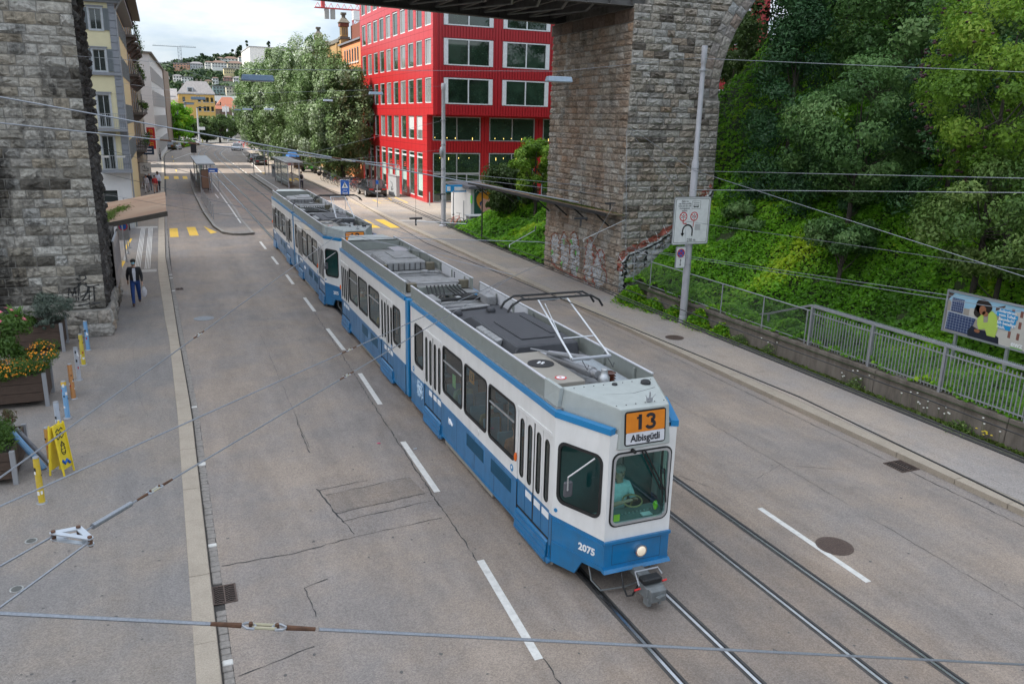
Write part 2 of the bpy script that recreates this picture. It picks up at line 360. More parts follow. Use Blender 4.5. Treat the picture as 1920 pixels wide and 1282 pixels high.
# ================================================================ ground, road, kerbs
def interp(P,y):
    ys=[p[1] for p in P]
    return float(np.interp(y,ys,[p[0] for p in P]))
KL=[(-.19,-30),(-.19,9.8),(-.21,15),(-.23,20),(-.35,27.9),(-.45,30),(-.72,40.6),(-.73,47),(-.73,61),(-.45,114),(-.42,150),(-.05,164),(.75,174),(2.2,186),(6.0,205),(13,225),(24,250)]
KR=[(.14,-30),(.14,10),(.115,18),(.11,20.6),(.06,23),(-.04,27.6),(-.14,33.4),(-.26,39.8),(-.36,45.3),(-.34,61),(-.13,114),(-.12,150),(.26,165),(1.05,174),(2.5,186),(6.3,205),(13.3,225),(24.3,250)]
def far_shift(y):   # the whole street bends to the right beyond y=150
    return interp([(0,-100),(0,148),(.35,165),(1.2,175),(2.6,186),(5.2,198),(9.6,212),(16,228),(26,250),(45,285),(80,340)],y)
# ground base sheet to the horizon
MB().add([(-3000,-300,-.06),(3000,-300,-.06),(3000,5000,-.06),(-3000,5000,-.06)],[(0,1,2,3)]).build('ground',mat('ground_earth',(.12,.115,.10),.95,scale=.2)); bpy.context.scene.objects['ground']['kind']='structure'
def strip(name,left,right,ys,z,m,parent=None,kind='structure'):
    b=MB(); n=len(ys)
    vs=[(left(y),y,z) for y in ys]+[(right(y),y,z) for y in ys]
    b.add(vs,[(i,i+1,n+i+1,n+i) for i in range(n-1)])
    o=b.build(name,m,parent); 
    if kind: o['kind']=kind
    return o
YS=[-30,0,10,20,30,40,60,80,100,120,150,165,175,186,198,212,228,250,285,340]
road=strip('road',lambda y:interp(KR,y)+.16 if y<230 else far_shift(y)-2,lambda y:15.1+far_shift(y),YS,0,ASPH)
gut=strip('gutter_bed',lambda y:interp(KR,y)-.05,lambda y:interp(KR,y)+.17,[y for y in YS if y<240],-.012,mat('gutter_sand',(.06,.055,.05),.95,bump=.5)); 
wl=strip('sidewalk_left',lambda y:-60.,lambda y:interp(KL,y)+.07,[-30,0,9.8,15,20,27.9,30,33.4,40.6,47,61,80,100,114,150,164,174,186,205,225],.1,ASPW)
wr=strip('sidewalk_right',lambda y:15.4+far_shift(y),lambda y:17.5,[-30,0,10,20,30,36.9],.12,asphalt('asphalt_walk_right',(.32,.288,.266),.08))
wr2=strip('plaza',lambda y:15.4+far_shift(y),lambda y:60,[36.9001,60,80,100,120,150,165,175,186,198,212,228,250],.12,asphalt('plaza_asphalt',(.26,.235,.212),.1))
MORT=mat('joint_mortar_dark',(.05,.045,.04),.9)
def kerb(name,pl_,pr_,y0,y1,z,seed,vert_side,lens=(.9,1.6),m=GRAN):
    rs=random.Random(seed); root=thing(name,kind='structure')
    y=y0
    while y<y1:
        ln=rs.uniform(*lens)*(1 if y<60 else 3); e=min(y+ln,y1); g=.006
        xa,xb=pl_(y+g),pr_(y+g); xc,xd=pl_(e-g),pr_(e-g); dz=rs.uniform(-.004,.004)
        b=MB(); b.hexa([(xa,y+g,-.02),(xb,y+g,-.02),(xd,e-g,-.02),(xc,e-g,-.02),(xa,y+g,z+dz),(xb-.01,y+g,z+dz),(xd-.01,e-g,z+dz),(xc,e-g,z+dz)])
        b.build('kerb_stone',m,root,bevel=.008 if y<60 else 0); y=e
    return root
kl=kerb('left_kerb',lambda y:interp(KL,y)+.012,lambda y:interp(KR,y),-6,175,.112,3,1,(1.0,2.3))
kr=kerb('right_kerb',lambda y:15.02+far_shift(y),lambda y:15.39+far_shift(y),-6,186,.13,5,-1,(1.2,2.4))
# cobble gutter: 300 sett parts nearest, the rest joined
cobmb=MB(); rs=random.Random(9); y=6.5; cnt=0; cr_=thing('cobble_gutter',kind='structure')
while y<80:
    ln=rs.uniform(.12,.2)*(1 if y<45 else 1.6); x0=interp(KR,y)+.012; w=.15; dz=rs.uniform(-.006,.006)
    if 11.6<y<12.35 or 11.6<y+ln<12.3: y=12.36; continue
    b=MB() if y<44 else cobmb
    b.box(x0+rs.uniform(0,.01),y+.005,-.03,x0+w+rs.uniform(-.012,.012),y+ln-.008,.008+dz)
    if b is not cobmb: b.build('cobble',COBB if rs.random()>.03 else WHITE,cr_,bevel=.012)
    y+=ln
o=cobmb.build('cobble_run',COBB,cr_); o['kind']='stuff'
# low edging stones at the foot of the right wall
kerb('wall_edging',lambda y:17.30,lambda y:17.42,5,28.5,.19,8,-1,(.8,1.3),mat('dark_edging_stone',(.10,.095,.08),.9,var=.3,dirt=.5,dirtcol=(.04,.06,.02)))
# ---------------------------------------------------------------- tram tracks
tr=thing('tram_tracks',kind='structure')
RA=lambda y:interp([(5.90,-30),(5.87,14),(5.74,40),(5.70,60),(5.58,100),(5.58,150)],y)+far_shift(y)
RB=lambda y:interp([(8.52,-30),(8.49,14),(8.36,50),(8.32,80),(8.36,110),(8.36,150)],y)+far_shift(y)
ysr=[-30,-10,0,5,10,14,20,30,40,50,60,80,100,120,135,148,156,165,170,175,180,186,192,198,205,212,220,228,238,250,270,285]
for f in (RA,RB):
    for d in (0,1.0):
        strip('tar_strip',lambda y:f(y)+d-.085,lambda y:f(y)+d+.095,ysr,.003,mat('tar_soft',(.055,.05,.046),.7,var=.3,scale=6),tr,None)
        strip('rail_head',lambda y:f(y)+d-.034,lambda y:f(y)+d+.014,ysr,.012,RAILM,tr,None)
        strip('rail_groove',lambda y:f(y)+d+.014,lambda y:f(y)+d+.046,ysr,.0065,RAILD,tr,None)
        strip('rail_lip',lambda y:f(y)+d+.046,lambda y:f(y)+d+.058,ysr,.011,mat('rail_lip_steel',(.09,.09,.095),.4,.8),tr,None)
# dark wear band between and beside rails (oil and dust): real stain with own noise edge
# ---------------------------------------------------------------- painted marks
def mark(pts,m=WHITE,parent=road,z=.005,name='road_marking'):
    b=MB(); b.prism(pts,lambda u,v,w:(u,v,z-w),0); return b.build(name,m,parent)
def dash(x,y0,y1,w=.13,x2=None,m=WHITE): 
    x2=x if x2 is None else x2; return mark([(x-w/2,y0),(x+w/2,y0),(x2+w/2,y1),(x2-w/2,y1)],m)
for x0,y0,x1,y1 in ((4.28,8.78,4.44,11.55),(4.55,14.32,4.60,17.12),(4.72,19.79,4.80,22.61),(4.86,25.23,4.86,28.15),(4.88,30.93,4.90,33.55),(4.87,36.5,4.89,38.9),(4.87,41.8,4.87,44.3),(4.86,47.,4.86,49.9),(4.1,3.0,4.2,5.9)):
    dash(x0,y0,y1,.13,x1)
for x0,y0,y1 in ((10.27,8.62,11.44),(10.3,14.6,17.4),(10.25,2.6,5.4),(10.2,30,34),(10.2,42,46),(10.1,54,58)): dash(x0,y0,y1,.12,x0+.05)
for i in range(22):   # dotted lines beside the rails farther off
    y=111+i*4.0; dash(9.62+far_shift(y),y,y+1.9,.12,9.62+far_shift(y+1.9))
    if y>125: dash(4.75+far_shift(y)*1.0,y,y+1.9,.12,4.75+far_shift(y+1.9))
dash(11.6,112,150,.14,13.2); mark([(11.9,176),(12.1,176),(15.4,186),(15.1,186)]); dash(13.6,158,170,.12,14.2)
mark([(1.4,144.8),(1.52,144.8),(5.1,168.9),(4.95,168.9)]); 
for y,l in ((114,4),(137,4),(150,5)): dash(1.3,y,y+l,.12,m=YELLOW)
# yellow zebra bars, left carriageway
for pts in ([(-.07,53.0),(.42,53.0),(.42,57.2),(-.07,57.2)],[(1.05,53.4),(1.58,53.4),(1.52,57.6),(.98,57.6)],[(2.3,54.0),(2.72,54.6),(2.05,58.0)]): mark(pts,YELLOW)
for x in (.1,1.15,2.1): mark([(x-.3,101),(x+.2,101),(x+.2,105.5),(x-.3,105.5)],YELLOW)
for pts in ([(12.62,54.6),(13.3,54.5),(13.35,59.2),(12.65,59.3)],[(13.95,54.3),(14.6,54.2),(14.65,59.0),(13.98,59.1)],[(11.1,54.8),(11.8,54.7),(11.8,59.5),(11.1,59.6)]): mark(pts,YELLOW)
for x in (12.6,13.5,14.4): mark([(x-.25,97),(x+.25,97),(x+.25,101),(x-.25,101)],YELLOW)
# marks on the pavements
mark([(15.4,57.0),(17.2,56.6),(17.2,57.1),(15.4,57.5)],mat('worn_light_asphalt',(.4,.38,.35),.8),wr2,.124,'threshold_strip')
def line(pts,w,m,parent,z,name='road_marking'):
    for (a,b),(c,d) in zip(pts,pts[1:]):
        v=Vector((c-a,d-b)); n=Vector((-v.y,v.x)).normalized()*w/2
        mark([(a-n.x,b-n.y),(c-n.x,d-n.y),(c+n.x,d+n.y),(a+n.x,b+n.y)],m,parent,z,name)
line([(17.0,72.6),(17.0,69.4),(19.4,69.4),(19.6,74.6)],.12,YELLOW,wr2,.125); line([(17.0,72.5),(17.7,71.2),(18.6,71.8),(18.9,74.5)],.1,YELLOW,wr2,.129)
line([(-2.5,52.2),(-2.2,52.3),(-2.35,48.2)],.16,YELLOW,wl,.105); line([(-2.44,44.2),(-2.26,44.2),(-2.4,41.6)],.14,YELLOW,wl,.105)
LT=mat('tactile_white',(.6,.58,.54),.7)
for x0,x1 in ((-1.62,-1.62),(-1.18,-1.18)):
    for k in range(4): line([(x0+k*.07-.1,41.6),(x1+k*.07-.1,56.9)],.03,LT,wl,.106,'tactile_strip')
for y in (41.1,57.3):
    for k in range(30): x=-2.05+k*.043; mark([(x,y-.35),(x+.022,y-.35),(x+.022,y+.35),(x,y+.35)],LT,wl,.106,'tactile_strip')
line([(-2.25,47.5),(-2.3,41.5),(-2.35,37)],.09,mat('pale_setts',(.33,.32,.3),.8),wl,.104,'sett_line')
# tar seams: irregular dark joints in the near asphalt
def seam(pts,w=.028,parent=road,z=.0045,sd=1):
    rs=random.Random(sd+int(pts[0][0]*100)); b=MB(); P=[]
    for (a,b_),(c,d) in zip(pts,pts[1:]):
        n=max(2,int(math.hypot(c-a,d-b_)/.12))
        for i in range(n): P.append((a+(c-a)*i/n,b_+(d-b_)*i/n))
    P.append(pts[-1]); V=[];F=[]
    for i,(x,y) in enumerate(P):
        q=P[min(i+1,len(P)-1)]; p=P[max(i-1,0)]; v=Vector((q[0]-p[0],q[1]-p[1])).normalized(); nn=Vector((-v.y,v.x)); ww=w*rs.uniform(.15,.95)*.62/2; j=rs.uniform(-.02,.02)
        V+=[(x+nn.x*(j-ww),y+nn.y*(j-ww),z),(x+nn.x*(j+ww),y+nn.y*(j+ww),z)]
        if i: F.append((2*i-2,2*i-1,2*i+1,2*i))
    b.add(V,F); return b.build('tar_seam',TAR,parent)
seam([(4.85,31),(4.7,25),(4.55,20),(4.42,14),(4.38,11),(4.33,8),(4.3,5)],.05)
seam([(2.55,28),(2.52,20.5),(2.5,17.5)],.02); seam([(2.49,19.2),(2.46,17.2)],.05)
seam([(2.3,15.2),(3.35,15.35)],.04); seam([(2.42,14.95),(4.2,15.2)],.05); seam([(2.45,14.1),(4.3,14.35)],.045); seam([(2.5,13.75),(4.35,14.0)],.05)
seam([(2.3,15.3),(2.4,14.5),(2.62,13.2)],.06); seam([(.32,12.9),(1.6,12.9),(2.6,13.1),(4.3,13.25)],.05)
seam([(.35,9.9),(1.4,10.2)],.04); seam([(1.9,11.9),(1.5,11.75),(1.55,10.9)],.04)
seam([(4.9,31),(6,31.2)],.04); seam([(12.3,20),(12.2,14),(12.1,10),(12,6)],.02); seam([(14.7,40),(14.72,20),(14.65,8)],.05)
seam([(11.2,12.6),(12.2,13),(13.4,12.2)],.02); seam([(8.9,14.5),(9.7,13.2),(10.0,12.5)],.02); seam([(-.9,20.5),(-1.2,22.6),(-1.4,27)],.012,wl,.104)
seam([(15.6,20),(15.8,12),(15.7,8)],.015,wr,.125)
seam([(1.0,60),(1.1,75),(1.0,100)],.04); seam([(0,33),(1.2,33.2),(3.5,33.6)],.03); seam([(7.3,60),(7.3,110)],.05)
# trench repair between two seams, tar spots and chewing gum marks
mark([(2.45,14.13),(4.3,14.36),(4.22,15.18),(2.43,14.93)],asphalt('asphalt_trench',(.205,.178,.158),.16,.3),road,.0036,'trench_patch'); mark([(5.0,30.9),(5.45,30.9),(5.45,38),(5.0,38)],asphalt('asphalt_trench',(.2,.18,.16)),road,.0036,'trench_patch')
rg=random.Random(12); b=MB()
for i in range(260):
    x,y=rg.uniform(.3,15),6+rg.random()**2*40; r=rg.uniform(.012,.04)*(2.0 if rg.random()<.08 else 1); q=[(x+r*rg.uniform(.5,1.2)*math.cos(k*.9)*.8,y+r*rg.uniform(.5,1.2)*math.sin(k*.9),.0048) for k in range(7)]; b.add(q,[tuple(range(7))])
for i in range(120):
    x,y=rg.uniform(-2.6,-.3),6+rg.random()**2*22; r=rg.uniform(.01,.028); q=[(x+r*math.cos(k*.9),y+r*rg.uniform(.6,1.2)*math.sin(k*.9),.105) for k in range(7)]; b.add(q,[tuple(range(7))])
b.build('tar_spots',mat('tar_spot_grey',(.095,.088,.082),.7),road)['kind']='stuff'
# ---------------------------------------------------------------- ironwork in the ground
IRON=mat('cast_iron_brown',(.12,.085,.07),.6,.4,var=.3,scale=30,bump=.6,bscale=60)
def manhole(x,y,r,z,label,m=IRON):
    t=thing('manhole_cover',label,'manhole cover',(x,y,z))
    b=MB(); b.lathe((x,y,z),[(r,0),(r,.006),(r*.93,.006),(r*.92,.003)],28); b.build('cover_plate',m,t)
    b=MB()
    for k in range(-6,7):
        h=math.sqrt(max(0,(r*.85)**2-(k*r/7)**2)); b.box(x+k*r/7-.012,y-h,z+.002,x+k*r/7+.012,y+h,z+.008)
    b.build('raised_ribs',m,t); return t
manhole(10.62,9.75,.33,.004,'large round rusty manhole cover beside the white line right of the tram')
manhole(15.92,22.8,.33,.122,'small brown round manhole cover on the right pavement near the pole')
manhole(.86,31.0,.36,.003,'pale worn manhole cover in the left lane beyond the stone pier',mat('worn_grey_iron',(.24,.25,.26),.7,var=.3,scale=20))
manhole(-2.67,14.72,.1,.102,'tiny round survey cap in left pavement, farther one of the pair',mat('cap_grey',(.35,.35,.33),.6))
manhole(-2.67,13.13,.1,.102,'tiny round survey cap in left pavement, nearer one of the pair',mat('cap_grey',(.35,.35,.33),.6))
def grate(x0,y0,x1,y1,label,z=.003):
    t=thing('drain_grate',label,'drain grate',((x0+x1)/2,(y0+y1)/2,z)); f=MB()
    f.prism([(x0,y0),(x1,y0),(x1,y1),(x0,y1)],lambda u,v,w:(u,v,z+.012-w),.012,[[(x0+.025,y0+.02),(x1-.025,y0+.02),(x1-.025,y1-.02),(x0+.025,y1-.02)]]); f.build('grate_frame',IRON,t)
    MB().box(x0+.01,y0+.01,z-.002,x1-.01,y1-.01,z+.001).build('drain_pit',mat('black_void',(.004,.004,.004),1),t)
    b=MB(); xm=(x0+x1)/2; n=9; dy=(y1-y0-.04)/n
    for hx0,hx1,sg in ((x0+.025,xm-.01,1),(xm+.01,x1-.025,-1)):
        for i in range(n):
            yy=y0+.03+i*dy; h=.035*1
            for a,c,s in ((hx0,(hx0+hx1)/2,1),((hx0+hx1)/2,hx1,-1)):
                ya,yc=(yy,yy+h) if s==1 else (yy+h,yy)
                b.hexa([(a,ya,z),(c,yc,z),(c,yc+.014,z),(a,ya+.014,z),(a,ya,z+.012),(c,yc,z+.012),(c,yc+.014,z+.012),(a,ya+.014,z+.012)])
    b.box(xm-.01,y0,z,xm+.01,y1,z+.0125); b.build('chevron_bars',IRON,t)
grate(.13,11.75,.49,12.28,'cast iron chevron drain grate beside the left granite kerb')
grate(14.45,11.7,14.98,12.25,'brown drain grate in the far right gutter by the kerb')
grate(-.02,36.6,.3,37.0,'small dark gully grate in the left gutter beyond the pier')
# off-frame veil added only to shade the near end of the street
cl=MB(); rc=random.Random(3)
for i in range(11):
    for j in range(14):
        cl.ell((-430+i*27+rc.uniform(-4,4),50-j*18+(rc.uniform(-3,3) if j else 0),300+rc.uniform(-5,5)),27,27,rc.uniform(5,9),14,8)
clm,ct_,cb_,co_=newmat('shade_cloud_thin'); ct_.nodes.remove(cb_)
_a=N(ct_,'ShaderNodeBsdfTransparent'); _b=N(ct_,'ShaderNodeBsdfTranslucent'); _m=N(ct_,'ShaderNodeMixShader'); _m.inputs[0].default_value=.4; L(ct_,_a.outputs[0],_m.inputs[1]); L(ct_,_b.outputs[0],_m.inputs[2]); L(ct_,_m.outputs[0],co_.inputs[0])
o=cl.build('shade_cloud',clm,None,smooth=True); o['kind']='structure'
# litter
for nm,x,y,c,lb in (('paper_scrap',4.05,17.2,(.5,.03,.12),'small crumpled magenta wrapper lying on the left lane beside a white dash'),('foil_scrap',4.75,16.6,(.4,.42,.45),'small crushed silver wrapper on the asphalt by the tram')):
    b=MB(); b.ell((x,y,.012),.045,.03,.012,7,4,jit=.3); o=b.build(nm,mat(nm,c,.4)); tagp(o,lb,'litter')
# ================================================================ stone viaduct
def stone_variant(seed,nx=5,ny=4,rough=.55):
    rs=random.Random(seed); V=[];F=[]
    for j in range(ny+1):
        for i in range(nx+1):
            u=i/nx-.5; v=j/ny-.5; e=min(i,nx-i,1)*min(j,ny-j,1)
            edge=(i in(0,nx)) or (j in (0,ny))
            if edge: V.append((u*.985+rs.uniform(-.012,.012),v*.97+rs.uniform(-.02,.02),rs.uniform(.0,.12)))
            else: V.append((u+rs.uniform(-.05,.05),v+rs.uniform(-.06,.06),.45+rs.uniform(-.35,.55)*rough*1.6))
    for j in range(ny):
        for i in range(nx):
            a=j*(nx+1)+i; F.append((a,a+1,a+nx+2,a+nx+1))
    # skirt back
    rim=[i for i in range(nx+1)]+[j*(nx+1)+nx for j in range(1,ny+1)]+[ny*(nx+1)+i for i in range(nx-1,-1,-1)]+[j*(nx+1) for j in range(ny-1,0,-1)]
    b=len(V)
    for r in rim: x,y,z=V[r]; V.append((x,y,-1.0))
    for k in range(len(rim)): k2=(k+1)%len(rim); F.append((rim[k2],rim[k],b+k,b+k2))
    return V,F
SV=[stone_variant(100+i) for i in range(14)]
SME={}
def stone_mesh(k,m):
    key=(k,m.name)
    if key not in SME:
        me=bpy.data.meshes.new('stone'); me.from_pydata(SV[k][0],[],SV[k][1]); me.materials.append(m); me.update(); SME[key]=me
    return SME[key]
class Face:
    """a stretch of rock-faced masonry; stones gathered, then the largest in view become parts"""
    def __init__(s,O,U,V,Nn): s.O=Vector(O);s.U=Vector(U).normalized();s.V=Vector(V).normalized();s.N=Vector(Nn).normalized()
    def P(s,u,v,w=0): return s.O+s.U*u+s.V*v+s.N*w
def stoneM(face,u,v,w,h,d,ang=0,flip=1):
    U,V=face.U,face.V
    if ang: U,V=U*math.cos(ang)+V*math.sin(ang), V*math.cos(ang)-U*math.sin(ang)
    M=Matrix.Identity(4); c=face.P(u,v)
    for i in range(3): M[i][0]=U[i]*w*flip; M[i][1]=V[i]*h; M[i][2]=face.N[i]*d; M[i][3]=c[i]
    return M
def courses(face,us,v0,v1,ch,wr_,rs,keep=None,depth=.05,gap=.014,quoin=None):
    out=[]; v=v0; r=0
    while v<v1-.05:
        h=min(ch*rs.uniform(.82,1.2),v1-v); 
        if v1-(v+h)<ch*.4: h=v1-v
        a,b=us(v+h/2) if callable(us) else us
        u=a; first=True
        while u<b-.02:
            w=rs.uniform(*wr_)
            if first: w*=rs.uniform(.4,1.1); first=False
            if b-(u+w)<wr_[0]*.6: w=b-u
            uc,vc=u+w/2,v+h/2
            if keep is None or keep(uc,vc,w,h): out.append((uc,vc,w-gap,h-gap,depth*rs.uniform(.6,1.5),0,rs.choice((-1,1)),rs.randrange(14)))
            u+=w
        v+=h; r+=1
    return out
SW={}
def lay(thing_,lists,maxn=300,extra=0):
    """lists: [(face, stones, material)]"""
    allst=[(face,st,m) for face,sts,m in lists for st in sts]
    cp=Vector((0,0,7.3))
    def size(it):
        f,st,m=it; c=f.P(st[0],st[1]); 
        px,ok=project(c)
        if not ok: return 0
        dd=(c-cp); return st[2]*st[3]*abs(dd.normalized().dot(f.N))/dd.length_squared
    sized=sorted(allst,key=size,reverse=True); tris=SW.setdefault(thing_.name,[])
    rest={}
    for k,(f,st,m) in enumerate(sized):
        M=stoneM(f,st[0],st[1],st[2],st[3],st[4],st[5],st[6]); sv=SV[st[7]]
        wv=[M@Vector(v) for v in sv[0]]
        tris.append((wv,sv[1]))
        if k<maxn and size((f,st,m))>0: child_mesh('stone',stone_mesh(st[7],m),thing_,M)
        else: rest.setdefault(m.name,[m,[],[]])[1].extend(([wv[i] for i in fc],) for fc in sv[1]); rest[m.name][2]+= [random.random()]*0+[ (k*.618)%1 ]*len(sv[1])
    for mn,(m,qs,at) in rest.items():
        V=[];F=[];n=0
        for (q,) in qs:
            V+= [tuple(p) for p in q]; F.append(tuple(range(n,n+len(q)))); n+=len(q)
        me=bpy.data.meshes.new('stonework'); me.from_pydata(V,[],F); me.materials.append(m); me.update()
        a=me.attributes.new('tint','FLOAT','FACE'); a.data.foreach_set('value',np.array(at,dtype=np.float32))
        o=child_mesh('stonework',me,thing_); o['kind']='stuff'
def project(P):
    v=cam.matrix_world.inverted()@Vector(P)
    if v.z>-.1: return (0,0),False
    x=960+1510.3*v.x/-v.z; y=641-1510.3*v.y/-v.z
    return (x,y),(-60<x<1980 and -60<y<1340)
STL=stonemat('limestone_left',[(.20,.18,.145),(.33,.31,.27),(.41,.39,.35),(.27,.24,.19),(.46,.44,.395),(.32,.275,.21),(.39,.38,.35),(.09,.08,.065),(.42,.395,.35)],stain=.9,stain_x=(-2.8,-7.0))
STLD=stonemat('limestone_shaded_side',[(.05,.045,.04),(.10,.09,.08),(.035,.03,.028),(.13,.12,.11)],stain=.9)  # side face: its shadow is put into these darker stone colours
STR=stonemat('limestone_right',[(.27,.235,.185),(.40,.37,.325),(.34,.285,.225),(.43,.41,.375),(.37,.335,.285),(.30,.23,.165),(.41,.39,.355),(.12,.10,.08),(.38,.345,.295)],stain=.5)
STS=stonemat('limestone_side_warm',[(.27,.22,.17),(.40,.34,.27),(.33,.26,.20),(.46,.42,.36),(.35,.32,.28),(.38,.28,.20)],stain=.5,warm=.3)
MJL=mat('lime_mortar',(.24,.225,.2),.95,var=.3,scale=5,dirt=.6,dirtcol=(.04,.035,.03),dscale=1.2,bump=.5)
MJD=mat('mortar_dark',(.05,.045,.04),.95,var=.4)  # darker mortar tone, used on the left pier's side buttress
VL=thing('viaduct_pier','massive grey limestone viaduct pier at the left edge with black tag MPAT','viaduct pier',(-7.3,32,.0))
rs=random.Random(31)
# core slabs (mortar shows in the joints)
MB().box(-13,29.30,-.2,-2.22,33.9,13.4).build('mortar_core',MJL,VL)
fl=Face((-13,29.29,.0),(1,0,0),(0,0,1),(0,-1,0))
Lf=courses(fl,lambda v:(3.0,10.82),.98,13.2,.30,(.32,.86),rs,depth=.085)
pl0=Face((-13,29.0,0),(1,0,0),(0,0,1),(0,-1,0)); MB().box(-13,29.02,-.2,-2.08,34.2,.98).build('plinth_core',MJL,VL)
Lp=courses(pl0,(4.0,10.95),.1,.98,.44,(.6,1.1),rs,depth=.08)
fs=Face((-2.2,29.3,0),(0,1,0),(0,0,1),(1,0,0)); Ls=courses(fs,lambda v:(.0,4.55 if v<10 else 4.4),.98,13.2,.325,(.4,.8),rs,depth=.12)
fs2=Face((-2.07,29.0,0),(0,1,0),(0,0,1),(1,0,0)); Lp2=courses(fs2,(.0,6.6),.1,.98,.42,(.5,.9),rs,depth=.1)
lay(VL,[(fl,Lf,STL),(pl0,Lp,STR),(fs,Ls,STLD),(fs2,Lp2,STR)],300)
MB().box(-2.3,33.9,-.2,-2.09,35.8,2.9).build('side_buttress',MJD,VL)
MB().box(-13,29.4,13.4,-2.3,33.8,14.6).build('upper_wall',MJL,VL)
# right pier -------------------------------------------------------
VR=thing('viaduct_pier','tall brown and grey stone viaduct pier on the right pavement, arch springing to the right','viaduct pier',(19.8,33,0))
AC=(27.75,8.4); AR=5.95
def xr(v): return 22.05-.012*v if v<8.4 else AC[0]-math.sqrt(max(0,AR**2-(v-AC[1])**2))
core=[(17.52,-.2),(22.08,-.2)]+[(xr(v)+.02,v) for v in np.linspace(1,14.3,22)]
core+=[(26.5,14.3),(26.5,16),(18.1,16),(18.1,11.7),(17.52,11.7)]
MB().prism(core,lambda u,v,w:(u,29.52+w,v),7.2).build('mortar_core',MJL,VR)
fr_=Face((17.5,29.5,0),(1,0,0),(0,0,1),(0,-1,0))
rs=random.Random(5)
def keepR(u,v,w,h):
    x=17.5+u; d=math.hypot(x-AC[0],v-AC[1]); 
    return v<8.3 or (x<AC[0]-0 and d>AR+.98 and not (v>11.7 and x-w/2<18.05))
Rf=[]
for (v0,v1) in ((.0,8.3),(8.3,14.2)):
    Rf+=courses(fr_,lambda v:((0 if v<11.7 else .6),(xr(v)-17.5 if v<8.3 else AC[0]-17.5-math.sqrt(max(0,(AR+.82)**2-(v-AC[1])**2)))),v0,v1,.262,(.34,.82),rs,None,.10)
fsd=Face((17.5,37.0,0),(0,-1,0),(0,0,1),(-1,0,0))
Rs=courses(fsd,lambda v:(.25*v/11,7.5),.0,11.15,.262,(.3,.75),rs,None,.11)
arc=[]
for ring,(ra,rb) in enumerate(((AR,AR+.42),(AR+.43,AR+.82))):
    a=math.pi; k=0
    while a>math.pi*.30:
        da=rs.uniform(.055,.085); am=a-da/2; rm=(ra+rb)/2
        uu=AC[0]-17.5+math.cos(am)*rm; vv=AC[1]+math.sin(am)*rm
        arc.append((uu,vv,(rb-ra)-.015,rm*da-.015,.075,am,1,rs.randrange(14))); a-=da
cop=[]; u=0
while u<7.45:
    w=min(rs.uniform(.7,1.2),7.5-u); cop.append((u+w/2,11.42,w-.01,.5,.05,0,1,rs.randrange(14))); u+=w
ARCHS=stonemat('limestone_arch',[(.30,.27,.23),(.36,.33,.29),(.28,.22,.18),(.34,.34,.33)],stain=.4)
lay(VR,[(fr_,Rf,STR),(fsd,Rs,STS),(fr_,arc,ARCHS),(fsd,cop,stonemat('coping_brown',[(.13,.09,.06),(.17,.12,.09),(.10,.085,.07)],stain=.5))],300)
# intrados and the rest of the vault to the far abutment
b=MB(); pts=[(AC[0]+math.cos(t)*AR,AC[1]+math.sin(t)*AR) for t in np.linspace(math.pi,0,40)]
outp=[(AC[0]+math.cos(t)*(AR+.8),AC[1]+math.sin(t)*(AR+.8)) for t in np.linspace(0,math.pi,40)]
b.prism(pts+outp,lambda u,v,w:(u,29.53+w,v),7.1); b.build('arch_vault',stonemat('vault_dark_stone',[(.10,.09,.08),(.16,.145,.13),(.12,.1,.085)],stain=.6),VR)  # vault underside in darker stone tones than the arch face
fv=[]; k=0
for i,t in enumerate(np.arange(math.pi*.98,math.pi*.12,-.062)):
    y=29.6+(.2 if i%2 else 0)
    while y<36.3:
        w=rs.uniform(.5,.9); fv.append((t,y+w/2,w)); y+=w
V=[];F=[];at=[]
for t,y,w in fv:
    sv=SV[rs.randrange(14)]; c=Vector((AC[0]+math.cos(t)*AR,y,AC[1]+math.sin(t)*AR)); nn=Vector((-math.cos(t),0,-math.sin(t))); tt=Vector((0,1,0)); ss=nn.cross(tt); b0=len(V); tv=rs.random()
    for p in sv[0]: V.append(tuple(c+tt*p[0]*w*.97+ss*p[1]*.35+nn*p[2]*.06))
    for f_ in sv[1]: F.append(tuple(b0+i for i in f_)); at.append(tv)
me=bpy.data.meshes.new('vault_stones'); me.from_pydata(V,[],F); me.materials.append(MATS['vault_dark_stone']); me.update(); a=me.attributes.new('tint','FLOAT','FACE'); a.data.foreach_set('value',np.array(at,dtype=np.float32)); o=child_mesh('vault_stonework',me,VR); o['kind']='stuff'
MB().prism([(26.5,14.2),(33.6,14.2),(33.6,-1),(40,-1),(40,16),(26.5,16)],lambda u,v,w:(u,29.53+w,v),7.1).build('far_spandrel',MJL,VR)
